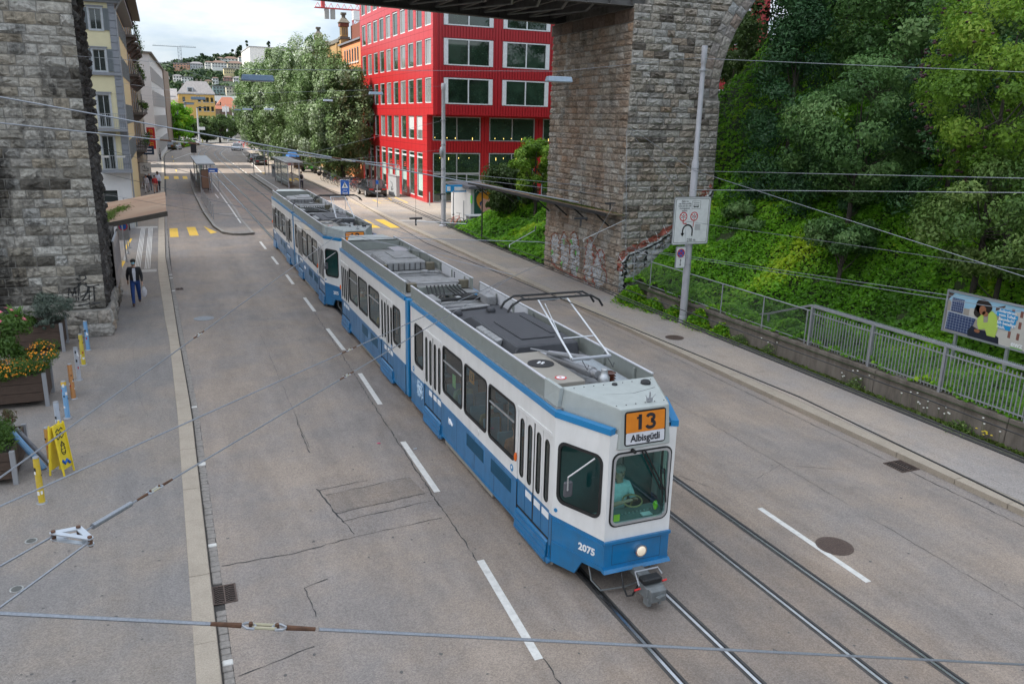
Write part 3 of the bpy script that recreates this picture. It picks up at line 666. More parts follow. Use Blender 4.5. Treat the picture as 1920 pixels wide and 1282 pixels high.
# graffiti and paint, laid on the rough stone
def bvh_of(*roots):
    V=[];F=[]
    for r in roots:
        for wv,fc in SW[r.name]:
            b0=len(V); V+=wv; F+=[tuple(b0+i for i in f) for f in fc]
    return BVHTree.FromPolygons(V,F)
BL,BR=bvh_of(VL),bvh_of(VR)
def drape(bvh,face,u,v,off=.006):
    p=face.P(u,v,.6); h=bvh.ray_cast(p,-face.N,1.2)
    return (h[0]+face.N*off) if h[0] is not None else face.P(u,v,.02)
def paint_stroke(bvh,face,pts,w,m,parent,name,seg=.04,off=.006,nw=2,w2=None):
    P=[]
    for (a,b_),(c,d) in zip(pts,pts[1:]):
        n=max(1,int(math.hypot(c-a,d-b_)/seg))
        for i in range(n): P.append((a+(c-a)*i/n,b_+(d-b_)*i/n))
    P.append(pts[-1]); b=MB(); V=[];F=[]; k=nw+1
    for i,(x,y) in enumerate(P):
        q=P[min(i+1,len(P)-1)]; p=P[max(i-1,0)]; t=Vector((q[0]-p[0],q[1]-p[1])); t=t.normalized() if t.length else Vector((1,0)); nn=Vector((-t.y,t.x)); ww=w*(1+.25*math.sin(i*.9))*.5
        for j in range(k):
            s=(j/nw*2-1)*ww; V.append(drape(bvh,face,x+nn.x*s,y+nn.y*s,off))
        if i:
            for j in range(nw): F.append(((i-1)*k+j,(i-1)*k+j+1,i*k+j+1,i*k+j))
    b.add(V,F); return b.build(name,m,parent)
def paint_area(bvh,face,poly,m,parent,name,cell=.06,off=.004,jag=0,hole=0):
    rs=random.Random(len(poly)*7+int(poly[0][0]*31)); V=[];F=[];idx={}
    us=[p[0] for p in poly]; vs=[p[1] for p in poly]
    def inside(x,y):
        c=False
        for i in range(len(poly)):
            (a,b_),(c2,d)=poly[i],poly[i-1]
            if (b_>y)!=(d>y) and x<(c2-a)*(y-b_)/(d-b_)+a: c=not c
        return c
    def vid(i,j):
        if (i,j) not in idx:
            idx[(i,j)]=len(V); V.append(drape(bvh,face,min(us)+i*cell,min(vs)+j*cell,off))
        return idx[(i,j)]
    for i in range(int((max(us)-min(us))/cell)+1):
        for j in range(int((max(vs)-min(vs))/cell)+1):
            x=min(us)+(i+.5)*cell; y=min(vs)+(j+.5)*cell
            if inside(x,y) and (not hole or mnoise.noise(Vector((x*2.2,y*2.2,3.1)))+mnoise.noise(Vector((x*9,y*9,1)))*.5<hole): F.append((vid(i,j),vid(i+1,j),vid(i+1,j+1),vid(i,j+1)))
    b=MB(); b.add(V,F); return b.build(name,m,parent)
SPRAY=mat('black_spray',(.02,.02,.02),.6); SRED=mat('red_spray',(.28,.075,.05),.7,var=.3); SSIL=mat('silver_spray',(.42,.43,.44),.6,.0,var=.2,dirt=.5,dirtcol=(.2,.19,.18),dscale=6); SGRN=mat('green_spray',(.10,.40,.06),.7); SWHT=mat('white_spray',(.6,.6,.6),.7); SBRN=mat('brown_spray',(.22,.07,.035),.7,var=.3)
g=lambda pts:[(-3.27+(x/4-120)*.0142+13,1.86-(y/4-220)*.0191) for x,y in pts]
for st in ([(480,985),(500,905),(524,965),(548,895),(546,1000)],[(562,1000),(582,900)],[(555,908),(610,884),(655,905),(640,948),(580,978)],[(590,1002),(640,950),(664,900)],[(592,1002),(660,985)],[(620,955),(675,940)],[(664,900),(652,1003)],[(650,908),(748,896)],[(702,905),(694,1010)],[(555,1034),(640,1024),(742,1022)],[(572,842),(600,826),(640,828),(648,846),(620,860),(585,858),(572,842)],[(585,905),(578,885),(610,870),(640,876),(640,895)]):
    paint_stroke(BL,fl,g(st),.038,SPRAY,VL,'sprayed_stroke',off=.012)
# mural on right pier front (silver field, red broken brick rim)
poly=[(.02,-.2),(4.5,2.2),(4.5,4.5),(3.9,4.1),(3.3,3.3),(2.5,2.95),(1.9,2.5),(1.3,2.3),(.7,2.0),(.05,1.75)]
paint_area(BR,fr_,poly,SSIL,VR,'silver_mural_field',hole=.42)
rim=[(.03,1.2),(.03,1.8),(.35,2.1),(.9,2.25),(1.35,2.45),(1.8,2.62),(2.2,2.9),(2.75,3.1),(3.1,3.35),(3.35,3.75),(3.8,4.25),(4.4,4.75)]
paint_stroke(BR,fr_,rim,.24,SRED,VR,'red_mural_rim',seg=.08,off=.009,nw=4)
paint_stroke(BR,fr_,[(a+.06,b_-.17) for a,b_ in rim],.05,SWHT,VR,'white_rim_line',off=.012); paint_stroke(BR,fr_,[(a+.12,b_-.24) for a,b_ in rim],.08,SPRAY,VR,'black_rim_line',off=.012)
for i in range(1,len(rim)-1):
    a,b_=rim[i]; paint_stroke(BR,fr_,[(a-.14,b_+.2),(a+.02,b_-.12)],.025,SWHT,VR,'white_rim_tick',off=.014)
for a,v0,v1,w in ((.28,.3,1.75,.14),(.62,1.3,2.0,.03),(.75,1.3,2.0,.03),(1.25,1.4,2.25,.16),(1.75,.6,1.6,.12),(1.72,2.0,2.5,.03),(1.9,2.0,2.5,.03),(2.05,2.1,2.6,.03),(2.55,1.0,2.85,.22),(2.35,.5,1.1,.15),(3.2,1.8,3.0,.12),(3.7,2.3,3.9,.18)): paint_stroke(BR,fr_,[(a,v1),(a+.02,(v0+v1)/2),(a,v0)],w,SPRAY,VR,'black_drip',off=.011)
# tags on the side face: silver bubble letters with rust-red outline
def blob(cx,cy,rx,ry,n=18,ph=0,wob=.12): return [(cx+rx*math.cos(t)*(1+wob*math.sin(3*t+ph)),cy+ry*math.sin(t)*(1+wob*math.cos(2*t+ph))) for t in [2*math.pi*i/n for i in range(n)]]
BRN=SRED
for i,(cx,cy,rx,ry) in enumerate(((1.3,1.25,.42,.8),(2.35,1.2,.42,.95),(3.4,1.2,.5,1.0),(4.9,1.15,.42,.95),(5.85,.95,.55,.8))):
    q=blob(cx,cy,rx,ry,ph=i); paint_area(BR,fsd,q,SSIL,VR,'silver_letter_fill',cell=.05,hole=.3)
    paint_stroke(BR,fsd,blob(cx,cy,rx*1.12,ry*1.08,ph=i)[:13],.07,SRED if i>2 else SBRN,VR,'rust_outline',off=.01)
for cx,cy in ((1.0,1.0),(2.1,.6),(2.2,1.7),(3.1,1.8),(3.5,1.4),(3.7,.6)): paint_stroke(BR,fsd,[(cx,cy+.13),(cx+.02,cy-.13)],.13,SGRN,VR,'green_dab',off=.012)
paint_stroke(BR,fsd,[(.9,.5),(1.6,.35),(2.6,.3),(3.5,.22),(4.4,.3),(4.9,.2),(5.6,.05),(6.4,.1)],.07,SRED,VR,'rust_outline',off=.012)
paint_stroke(BR,fsd,[(5.2,2.0),(5.7,1.7),(6.1,1.2),(6.5,.9),(6.6,.5)],.06,SRED,VR,'rust_outline',off=.012)
# ---------------------------------------------------------------- steel deck between the piers
DK=thing('steel_bridge_deck','dark riveted steel bridge deck spanning the street between the two stone piers','bridge deck',(8,33,11.72))
SB=mat('bridge_steel_grey',(.11,.105,.10),.7,.3,var=.25,dirt=.5,dirtcol=(.05,.035,.025)); SBL=mat('bridge_bottom_light',(.22,.22,.21),.7,.2,var=.25,dirt=.5)
ya,yb=29.75,31.6      # near girder y
far=lambda x:33.4+(x+2.2)*.175
def girder(f,name):
    b=MB(); 
    b.hexa([(-3,f(-3)-.18,11.74),(18.5,f(18.5)-.18,11.74),(18.5,f(18.5)+.18,11.74),(-3,f(-3)+.18,11.74),(-3,f(-3)-.18,11.78),(18.5,f(18.5)-.18,11.78),(18.5,f(18.5)+.18,11.78),(-3,f(-3)+.18,11.78)]); b.build('bottom_flange',SB,DK)
    b=MB(); b.hexa([(-3,f(-3)-.02,11.78),(18.5,f(18.5)-.02,11.78),(18.5,f(18.5)+.02,11.78),(-3,f(-3)+.02,11.78),(-3,f(-3)-.02,13.3),(18.5,f(18.5)-.02,13.3),(18.5,f(18.5)+.02,13.3),(-3,f(-3)+.02,13.3)]); 
    for i in range(22):
        x=-2.5+i; b.box(x-.02,f(x)-.15,11.78,x+.02,f(x)+.15,13.28)
    b.build('girder_web',SB,DK)
    b=MB()
    for i in range(140):
        x=-2.9+i*.153; b.lathe((x,f(x)-.11,11.735),[(.02,0),(.012,-.012)],5) if i>40 else None
    b.build('rivet_row',SB,DK)['kind']='stuff'
girder(lambda x:29.75,'near'); girder(far,'far'); 
for i in range(17):
    x=-1.9+i*1.2
    MB().box(x-.07,29.9,11.95,x+.07,far(x)-.1,12.35).build('cross_beam',SB,DK)
    if i<16:
        y0,y1=29.95,far(x)-.15; b=MB(); b.bar((x,y0,11.92),(x+1.2,(y0+y1)/2,11.92),.09,.05); b.bar((x+1.2,(y0+y1)/2,11.92),(x,y1,11.92),.09,.05); b.build('wind_brace',SBL,DK)
MB().hexa([(-3,29.8,12.36),(18.5,29.8,12.36),(18.5,far(18.5),12.36),(-3,far(-3),12.36),(-3,29.8,12.5),(18.5,29.8,12.5),(18.5,far(18.5),12.5),(-3,far(-3),12.5)]).build('deck_plate',SBL,DK)
# ---------------------------------------------------------------- lean-to roofs on the pier sides
MOSS=mat('rusty_roof_moss',(.20,.16,.12),.9,var=.3,scale=2.5,dirt=.85,dirtcol=(.05,.075,.012),dscale=.9,bump=.6)
ROOFR=mat('roof_sheet_rust',(.30,.20,.13),.85,var=.4,scale=1.6,dirt=.85,dirtcol=(.17,.065,.03),dscale=.8,stretch=(.4,1.5,1))
t=thing('lean_to_roof','rust stained lean-to roof with moss fixed to left stone pier over pavement','canopy roof',(-1.4,40,2.8))
MB().hexa([(-2.85,36,2.72),(-.1,36,3.22),(-.1,45.5,3.27),(-2.85,45.5,2.77),(-2.85,36,2.86),(-.1,36,3.37),(-.1,45.5,3.37),(-2.85,45.5,2.86)]).build('roof_sheet',ROOFR,t)
MB().hexa([(-2.87,35.93,2.70),(-.06,35.93,3.22),(-.06,36.0,3.22),(-2.87,36.0,2.70),(-2.87,35.93,2.90),(-.06,35.93,3.42),(-.06,36,3.42),(-2.87,36,2.90)]).build('fascia',mat('fascia_wood',(.10,.085,.07),.8),t)
for y in (37,40,43): 
    MB().bar((-2.8,y,2.68),(-.2,y,3.2),.08,.14).build('rafter',SB,t)
def mosspatch(cx,cy,rx,ry,zf,par,n=1200,sd=1):
    r=np.random.default_rng(sd); a=r.normal(0,.45,(n,2)); x=cx+a[:,0]*rx; y=cy+a[:,1]*ry; z=zf(x,y)
    s=r.uniform(.015,.035,n); th=r.uniform(0,6.28,n); V=np.zeros((n,4,3)); 
    for k,(dx,dy) in enumerate(((-1,-1),(1,-1),(1,1),(-1,1))):
        V[:,k,0]=x+s*(dx*np.cos(th)-dy*np.sin(th)); V[:,k,1]=y+s*(dx*np.sin(th)+dy*np.cos(th)); V[:,k,2]=z+.008+r.uniform(0,.03,n)*(1 if k%2 else .3)
    return quads_np('moss_cushion',V,leafmat('moss',[(.05,.09,.012),(.10,.16,.02),(.07,.07,.02)],.1),par,attr=r.random(n),kind='stuff')
zr=lambda x,y:2.865+(x+2.85)*.185
mosspatch(-2.45,38.8,.35,2.3,zr,t,1800,1); mosspatch(-2.0,41,.4,1.5,zr,t,600,2); mosspatch(-2.6,36.8,.25,.8,zr,t,700,5)
b=MB(); b.ell((-2.62,37.0,3.0),.2,.24,.13,9,6,jit=.25); o=b.build('plastic_bag',mat('red_brown_plastic',(.32,.06,.03),.35)); tagp(o,'crumpled red brown plastic bag lying on the mossy left roof','bag')
t=thing('lean_to_roof','long narrow mossy lean-to roof along the side of right stone pier','canopy roof',(17.2,38,3.4))
MB().hexa([(16.62,29.3,3.66),(17.46,29.3,3.56),(17.46,46,3.56),(16.62,46,3.66),(16.62,29.3,3.72),(17.46,29.3,3.62),(17.46,46,3.62),(16.62,46,3.72)]).build('roof_sheet',MOSS,t)
b=MB(); 
for i in range(70): b.cyl((16.64,29.4+i*.235,3.715),(17.42,29.4+i*.235,3.62),.035,n=5)
b.build('corrugation',ROOFR,t)['kind']='stuff'
MB().box(16.57,29.28,3.58,16.62,46.0,3.70).build('gutter_edge',DARK,t)
for y in (30.5,32.5,34.5,36.5,41,45): MB().bar((17.45,y,3.0),(16.7,y,3.6),.05,.06).build('bracket',DARK,t)
MB().box(17.42,45.85,.12,17.48,45.93,3.55).build('roof_post',DARK,t)
mosspatch(17.05,34,.35,4,lambda x,y:3.74-(x-16.62)*.12,t,2600,3)
# ================================================================ people
PM={}
def cloth(name,col): return mat('cloth_'+name,col,.8,var=.15,scale=20)
def person(label,loc,rz,pose='stand',shirt=None,trousers=None,skin=None,hair=(.02,.015,.01),shoes=(.02,.02,.02),h=1.72,group=None,bag=None,mask=None,fingers=False,skirt=False,cap=True,lean=0,open_jacket=None,stride=.25,arms=None):
    skin=skin or SKIN; shirt=shirt or cloth('grey',(.2,.2,.2)); trousers=trousers or cloth('dark',(.03,.03,.04)); shoe=mat('shoe_%s'%str(shoes),shoes,.6)
    s=h/1.72
    J={};E_=[]; Rr={}
    def j(n,p,r,par=None):
        J[n]=Vector(p); Rr[n]=r
        if par: E_.append((par,n))
    sit=pose=='sit'
    hipz=.50 if sit else .92
    B_=1.0 if not open_jacket else 1.22
    j('pelvis',(0,0,hipz),(.155*B_,.12*B_)); j('waist',(0,.01+lean*.2,hipz+.16),(.145*B_,.11*B_),'pelvis'); j('chest',(0,lean*.6,hipz+.36),(.18*B_,.128*B_),'waist'); j('neckb',(0,lean,hipz+.53),(.075,.07),'chest'); j('neck',(0,lean+.01,hipz+.60),(.055,.055),'neckb')
    j('head0',(0,lean+.03,hipz+.67),(.078,.088),'neck'); j('head1',(0,lean+.025,hipz+.75),(.082,.098),'head0'); j('head2',(0,lean+.015,hipz+.82),(.055,.065),'head1')
    for sg,nm in ((-1,'l'),(1,'r')):
        st=stride*sg if pose=='walk' else 0
        j('sh'+nm,(sg*.175*(1+.4*(B_-1)),lean*.95,hipz+.49),(.07*B_,.068*B_),'chest')
        if arms and nm in arms: el,wr_=arms[nm]
        elif sit: el,wr_=(sg*.21,lean+.02,hipz+.22),(sg*.14,lean+.24,hipz+.16)
        else: el,wr_=(sg*(.215+.03*(B_>1)),-st*.35+.0,hipz+.22),(sg*(.22+.03*(B_>1)),-st*.8+.07,hipz-.02)
        j('el'+nm,el,(.052*B_,.052*B_),'sh'+nm); j('wr'+nm,wr_,(.03,.028),'el'+nm)
        w=Vector(wr_); d=(w-Vector(el)).normalized(); j('ha'+nm,w+d*.075,(.036,.02),'wr'+nm)
        if fingers:
            q=w+d*.075
            for k in range(4): o_=Vector((0,(k-1.5)*.021,0)); j('f%s%d'%(nm,k),q+o_+d*.035,(.0095,.0095),'ha'+nm); j('g%s%d'%(nm,k),q+o_*1.15+d*(.075-.006*abs(k-1.3))+Vector((-sg*.018,0,0)),(.008,.008),'f%s%d'%(nm,k))
            j('t'+nm,w+d*.03+Vector((0,.038,0)),(.0105,.0105),'wr'+nm); j('u'+nm,w+d*.065+Vector((0,.055,0)),(.0085,.0085),'t'+nm)
        else: j('fi'+nm,w+d*.15,(.02,.012),'ha'+nm)
        j('hip'+nm,(sg*.09,0,hipz-.04),(.108,.11),'pelvis')
        if sit: j('kn'+nm,(sg*.11,.44,.50),(.062,.062),'hip'+nm); j('an'+nm,(sg*.11,.46,.09),(.04,.042),'kn'+nm)
        else: j('kn'+nm,(sg*.10,st*.55+.03+abs(st)*.12,.49+abs(st)*.02),(.073,.075),'hip'+nm); j('an'+nm,(sg*.10,st*.95-(abs(st)*.25 if st<0 else 0),.09+(.05 if st<0 else 0)),(.052,.056),'kn'+nm)
        a=J['an'+nm]; j('to'+nm,(a.x,a.y+.16,max(.035,a.z-.05)),(.042,.03),'an'+nm); j('he'+nm,(a.x,a.y-.04,max(.04,a.z-.045)),(.04,.035),'an'+nm)
    names=list(J); idx={n:i for i,n in enumerate(names)}
    me=bpy.data.meshes.new('body'); me.from_pydata([J[n]*s for n in names],[(idx[a],idx[b_]) for a,b_ in E_],[]); 
    o=bpy.data.objects.new('tmpb',me); COL.objects.link(o); m=o.modifiers.new('s','SKIN'); m.use_smooth_shade=True
    if not me.skin_vertices: 
        bpy.context.view_layer.objects.active=o
    sk=me.skin_vertices[0].data
    for i,n in enumerate(names): sk[i].radius=(Rr[n][0]*s,Rr[n][1]*s); 
    sk[0].use_root=True
    m2=o.modifiers.new('u','SUBSURF'); m2.levels=1; m2.render_levels=1
    dg=bpy.context.evaluated_depsgraph_get(); body=bpy.data.meshes.new_from_object(o.evaluated_get(dg)); bpy.data.objects.remove(o)
    body.materials.clear(); 
    for mm in (shirt,trousers,skin,shoe): body.materials.append(mm)
    short=label.find('short')>=0
    for f in body.polygons:
        c=f.center/s; best=None
        for a,b_ in E_:
            A,B=J[a],J[b_]; t=max(0,min(1,(c-A).dot(B-A)/max(1e-9,(B-A).length_squared))); d=(c-(A+(B-A)*t)).length-.5*(Rr[a][0]*(1-t)+Rr[b_][0]*t)
            if best is None or d<best[0]: best=(d,a,b_,t)
        _,a,b_,t=best
        if b_[:2] in ('wr',) and (t>.8 or (short and t>.15)): k=2
        elif b_[:2] in ('ha','fi') or b_[0] in 'fgtu' and b_[:2]!='to' : k=2
        elif b_ in ('neck','head0','head1','head2'): k=2
        elif b_[:2]=='to' or b_[:2]=='he': k=3
        elif b_[:2] in ('kn','an','hi') or a=='pelvis' and c.z<hipz+.05: k=1
        else: k=0
        f.material_index=k; f.use_smooth=True
    root=thing('person',label,'person',loc,rz,group,world=False)
    ob=bpy.data.objects.new('body',body); COL.objects.link(ob); ob.parent=root
    hc=J['head1']*s
    # face: nose, eyes, mouth, ears
    fb=MB(); fb.ell(hc+Vector((0,.098,-.012))*s,.013*s,.018*s,.022*s,6,5); 
    for sg in (-1,1): fb.ell(hc+Vector((sg*.082,-.002,-.005))*s,.012*s,.022*s,.03*s,6,5)
    fb.build('nose_and_ears',skin,root,smooth=True,local=True)
    eb=MB(); 
    for sg in (-1,1): eb.ell(hc+Vector((sg*.032,.086,.018))*s,.012*s,.01*s,.007*s,6,4)
    eb.ell(hc+Vector((0,.088,-.05))*s,.022*s,.008*s,.006*s,6,4); eb.build('eyes_and_mouth',mat('eye_dark',(.03,.015,.012),.4),root,local=True)
    if hair:
        hb=MB(); V0=len(hb.v); hb.ell(hc+Vector((0,-.012,.028))*s,.093*s,.104*s,.088*s,12,8,jit=.02); hb.build('hair',mat('hair_%s'%str(hair),hair,.7),root,smooth=True,local=True)
    if mask:
        kb=MB(); kb.ell(hc+Vector((0,.062,-.042))*s,.066*s,.055*s,.048*s,10,6); kb.build('face_mask',mask,root,smooth=True,local=True)
    if open_jacket:
        jb=MB(); z0=hipz+.02; V=[(-.035,.132,z0),(.035,.132,z0),(.06,.145+lean*.6,hipz+.36),(.05,.11+lean*.9,hipz+.52),(-.05,.11+lean*.9,hipz+.52),(-.06,.145+lean*.6,hipz+.36)]
        jb.add([tuple(Vector(v)*s) for v in V],[(0,1,2,5),(5,2,3,4)]); 
        jb.build('shirt_front',open_jacket,root,local=True)
    return root
# ================================================================ trams
TBLUE=mat('tram_blue',(.006,.150,.345),.28,0,var=.05,coat=.4,dirt=.5,dirtcol=(.04,.085,.12),dscale=4,stretch=(1,1,.4)); TBLUEL=mat('tram_blue_band',(.008,.19,.42),.3,0,var=.04,coat=.3)
TWHITE=mat('tram_white',(.72,.71,.69),.3,0,var=.04,coat=.4,dirt=.3,dirtcol=(.42,.40,.36),dscale=2.2,stretch=(1,1,.35)); TGREY=mat('tram_grey',(.22,.235,.215),.5,0,var=.06,dirt=.2,dirtcol=(.14,.14,.12),dscale=5)
TGREYL=mat('tram_light_grey',(.36,.385,.365),.5,0,var=.06,dirt=.2,dirtcol=(.22,.22,.2),dscale=5)
ROOFG=mat('tram_roof_grey',(.25,.25,.25),.7,0,var=.12,scale=4,dirt=.8,dirtcol=(.09,.082,.075),dscale=4); ROOFD=mat('tram_roof_dark',(.045,.046,.052),.6,0,var=.15,dirt=.3,dirtcol=(.09,.09,.09))
TPW=mat('inner_parapet_pale',(.52,.52,.54),.6,var=.1,dirt=.3,dirtcol=(.25,.25,.25)); TAN=mat('roof_box_tan',(.33,.30,.255),.6,.2,var=.08,dirt=.2)
GT=glass('tram_glass_teal',(.55,.86,.82),.15); GP=glass('tram_glass_dark',(.58,.63,.59),.5); ORNG=mat('display_orange',(.66,.20,.008),.45); AMB=mat('amber_lens',(.75,.13,.01),.3); DISPW=mat('display_white',(.6,.6,.62),.5)
LTR=mat('letter_black',(.015,.015,.02),.6); LTW=mat('letter_white',(.75,.75,.75),.6); ALU=mat('aluminium',(.55,.56,.57),.35,.7); CHR=mat('chrome',(.7,.7,.7),.12,1)
SEATB=mat('seat_blue_plastic',(.05,.26,.38),.5); INTW=mat('interior_cream',(.25,.26,.24),.7); FLOORD=mat('interior_floor',(.14,.14,.135),.8); TEAL=mat('cab_teal',(.03,.10,.10),.6)
HW=1.04; CX=6.49
def numeral(root,dsp):
    def rib(pts,w):
        b=MB();V=[];F=[]
        for i,(u,v) in enumerate(pts):
            q=pts[min(i+1,len(pts)-1)];p=pts[max(i-1,0)]; d=Vector((q[0]-p[0],q[1]-p[1])).normalized(); n=Vector((-d.y,d.x))*w/2
            V+=[dsp(u+n.x,v+n.y,-.013),dsp(u-n.x,v-n.y,-.013)]
            if i: F.append((2*i-2,2*i-1,2*i+1,2*i))
        b.add(V,F); b.build('line_number',LTR,root,local=True)
    rib([(-.105,2.78),(-.105,3.02)],.06); rib([(-.165,2.965),(-.12,2.975),(-.10,3.01)],.035)
    a=[(.08+.062*math.cos(t),2.957+.045*math.sin(t)) for t in np.linspace(2.9,-1.45,14)]; c=[(.08+.072*math.cos(t),2.846+.052*math.sin(t)) for t in np.linspace(1.45,-2.9,16)]
    rib(a,.052); rib(c,.052)
def make_tram(full=True,label='',front13=True):
    """local frame: x across (0 = centre), y back from the nose (nose at y=0), z up"""
    root=thing('tram',label,'tram',(0,0,0),0,'two coupled blue and white trams',world=False)
    def P(name,b,m,par=None,**k): return b.build(name,m,par or root,local=True,**k)
    Y=lambda y:y-9.9
    L_=lambda side:(lambda u,v,w:(side*(HW-w),u,v))     # side wall: u=y, v=z, w inward
    def side_wall(y0,y1,wins,doors,side,sec):
        # white upper field with window holes, blue lower field with door openings
        holes=[rrect(Y(a),b_,Y(c),d,r,4) for a,c,b_,d,r in wins]
        for dy0,dy1 in doors:
            pass
        upper=[(Y(y0),1.0),(Y(y1),1.0),(Y(y1),2.73),(Y(y0),2.73)]
        # cut door bays out of both fields
        segs=[]; cur=y0
        for dy0,dy1 in sorted(doors): segs.append((cur,dy0)); cur=dy1
        segs.append((cur,y1)); segs=[s_ for s_ in segs if s_[1]-s_[0]>.02]
        bw=MB(); bb=MB()
        for a,c in segs:
            hs=[h for h,w_ in zip(holes,wins) if w_[0]>=a-.01 and w_[1]<=c+.01]
            bw.prism([(Y(a),1.0),(Y(c),1.0),(Y(c),2.73),(Y(a),2.73)],L_(side),.04,hs)
            bb.prism([(Y(a),.16),(Y(c),.16),(Y(c),1.0),(Y(a),1.0)],L_(side),.05)
            bb.box(*sorted((side*HW,side*(HW+.012)))[:1],Y(a),.955,sorted((side*HW,side*(HW+.012)))[1],Y(c),.985) if False else None
            x0,x1=sorted((side*(HW-.002),side*(HW+.012))); bb.box(x0,Y(a)+.01,.955,x1,Y(c)-.01,.99); bb.box(x0,Y(a)+.01,.20,x1,Y(c)-.01,.225)
        for dy0,dy1 in doors: bw.prism([(Y(dy0),2.40),(Y(dy1),2.40),(Y(dy1),2.73),(Y(dy0),2.73)],L_(side),.04)
        P('side_panel_white',bw,TWHITE); P('side_panel_blue',bb,TBLUE)
        # panel joints
        b=MB(); x0,x1=sorted((side*(HW+.0015),side*(HW-.01)))
        for a,c in segs:
            n=max(1,round((c-a)/1.0))
            for i in range(n+1):
                y=a+(c-a)*i/n; b.box(x0,Y(y)-.006,.17,x1,Y(y)+.006,.95)
        P('panel_joint',b,DARK)
        for a,c,b_,d,r in wins:
            fr=MB(); o_=rrect(Y(a)-.035,b_-.035,Y(c)+.035,d+.035,r+.03,4); h_=rrect(Y(a)+.02,b_+.02,Y(c)-.02,d-.02,max(.01,r-.02),4)
            fr.prism(o_,lambda u,v,w:(side*(HW+.008-w),u,v),.035,[h_]); P('window_frame',fr,RUBBER)
            gl=MB(); gl.prism(rrect(Y(a)+.01,b_+.01,Y(c)-.01,d-.01,max(.01,r-.02),4),lambda u,v,w:(side*(HW-.012),u,v),0); P('window_pane',gl,GP)
            if c-a>1 and not (sec==0 and abs(a-13.98)<.1) and not (sec==1 and abs(a-24.26)<.1):
                x0,x1=sorted((side*(HW+.006),side*(HW-.02))); P('window_transom',MB().box(x0,Y(a)+.01,2.02,x1,Y(c)-.01,2.045),ALU)
        for dy0,dy1 in doors:
            w=(dy1-dy0); leaf=w/4
            for k in range(4):
                a=dy0+k*leaf; gap=.03 if k in (1,2) else .008
                aa=a+(.008 if k!=2 else .028); cc=a+leaf-(.008 if k!=1 else .028)
                win=rrect(Y((aa+cc)/2)-.078,1.12,Y((aa+cc)/2)+.078,2.22,.078,5)
                fnd=lambda u,v,w_:(side*(HW-.012-w_),u,v)
                b=MB(); b.prism([(Y(aa),1.02),(Y(cc),1.02),(Y(cc),2.36),(Y(aa),2.36)],fnd,.03,[win]); P('door_leaf',b,TWHITE)
                P('door_leaf_lower',MB().prism([(Y(aa),.50),(Y(cc),.50),(Y(cc),1.02),(Y(aa),1.02)],fnd,.03),TBLUE)
                P('door_window_seal',MB().prism(rrect(Y((aa+cc)/2)-.09,1.108,Y((aa+cc)/2)+.09,2.232,.09,5),lambda u,v,w_:(side*(HW-.006-w_),u,v),.02,[rrect(Y((aa+cc)/2)-.068,1.13,Y((aa+cc)/2)+.068,2.21,.068,5)]),RUBBER)
                P('door_window',MB().prism(rrect(Y((aa+cc)/2)-.07,1.128,Y((aa+cc)/2)+.07,2.212,.07,5),lambda u,v,w_:(side*(HW-.02),u,v),0),GP)
                if k in (1,2,0) : 
                    xx0,xx1=sorted((side*(HW-.011),side*(HW-.006))); P('door_sticker',MB().box(xx0,Y(aa)+.03,.84,xx1,Y(cc)-.03,.96),LTW)
            P('door_centre_seal',MB().prism([(Y((dy0+dy1)/2)-.03,.5),(Y((dy0+dy1)/2)+.03,.5),(Y((dy0+dy1)/2)+.03,2.36),(Y((dy0+dy1)/2)-.03,2.36)],lambda u,v,w_:(side*(HW-.016-w_),u,v),.03),RUBBER)
            b=MB(); x0,x1=sorted((side*(HW-.03),side*(HW+.02))); b.box(x0,Y(dy0)-.01,2.36,x1,Y(dy1)+.01,2.42)
            P('door_header',b,TWHITE)
            # folding step: sloping ribbed plate below the door
            b=MB(); pr=[(HW-.12,.50),(HW+.01,.42),(HW+.045,.06),(HW-.12,.04)]
            vs=[(side*p[0],Y(dy0)+.04,p[1]) for p in pr]+[(side*p[0],Y(dy1)-.0,p[1]) for p in pr]
            b.add(vs,[(0,1,2,3),(7,6,5,4),(0,4,5,1),(1,5,6,2),(2,6,7,3),(3,7,4,0)])
            for q in (.36,.24,.12):
                xx=HW+.012+(.42-q)*.1; x0,x1=sorted((side*(xx-.005),side*(xx+.012))); b.box(x0,Y(dy0)+.06,q-.015,x1,Y(dy1)-.03,q+.01)
            P('folding_step',b,TBLUE)
            b=MB(); b.cyl((side*(HW-.0),Y(dy0)-.06,.14),(side*(HW+.05),Y(dy0)-.06,.14),.055,n=10); b.cyl((side*(HW+.01),Y(dy0)-.05,.2),(side*(HW+.01),Y(dy0)-.05,.42),.015,n=6); P('step_hinge',b,TBLUE)
            P('step_black_edge',MB().box(*([side*(HW-.13),Y(dy0),.47,side*(HW-.005),Y(dy1),.505] if side>0 else [side*(HW-.005),Y(dy0),.47,side*(HW-.13),Y(dy1),.505])),RUBBER)
        # blue band along the top edge
        xo=HW+.015; b=MB(); x0,x1=sorted((side*(HW-.1),side*xo)); b.box(x0,Y(y0),2.73,x1,Y(y1),2.83); P('blue_band',b,TBLUEL)
    for side in (-1,1):
        winsA=[(18.28,18.98,1.33,2.34,.1),(15.40,16.70,1.31,2.36,.1),(13.96,15.24,1.31,2.36,.1),(12.52,13.82,1.31,2.36,.1)]; doorsA=[(16.84,18.19),(11.0,12.38)]
        if side==1: winsA=[(18.28,18.98,1.33,2.34,.1),(16.9,18.1,1.31,2.36,.1),(15.40,16.70,1.31,2.36,.1),(13.96,15.24,1.31,2.36,.1),(12.52,13.82,1.31,2.36,.1),(11.1,12.3,1.31,2.36,.1)]; doorsA=[]
        side_wall(10.89,19.36,winsA,doorsA,side,0)
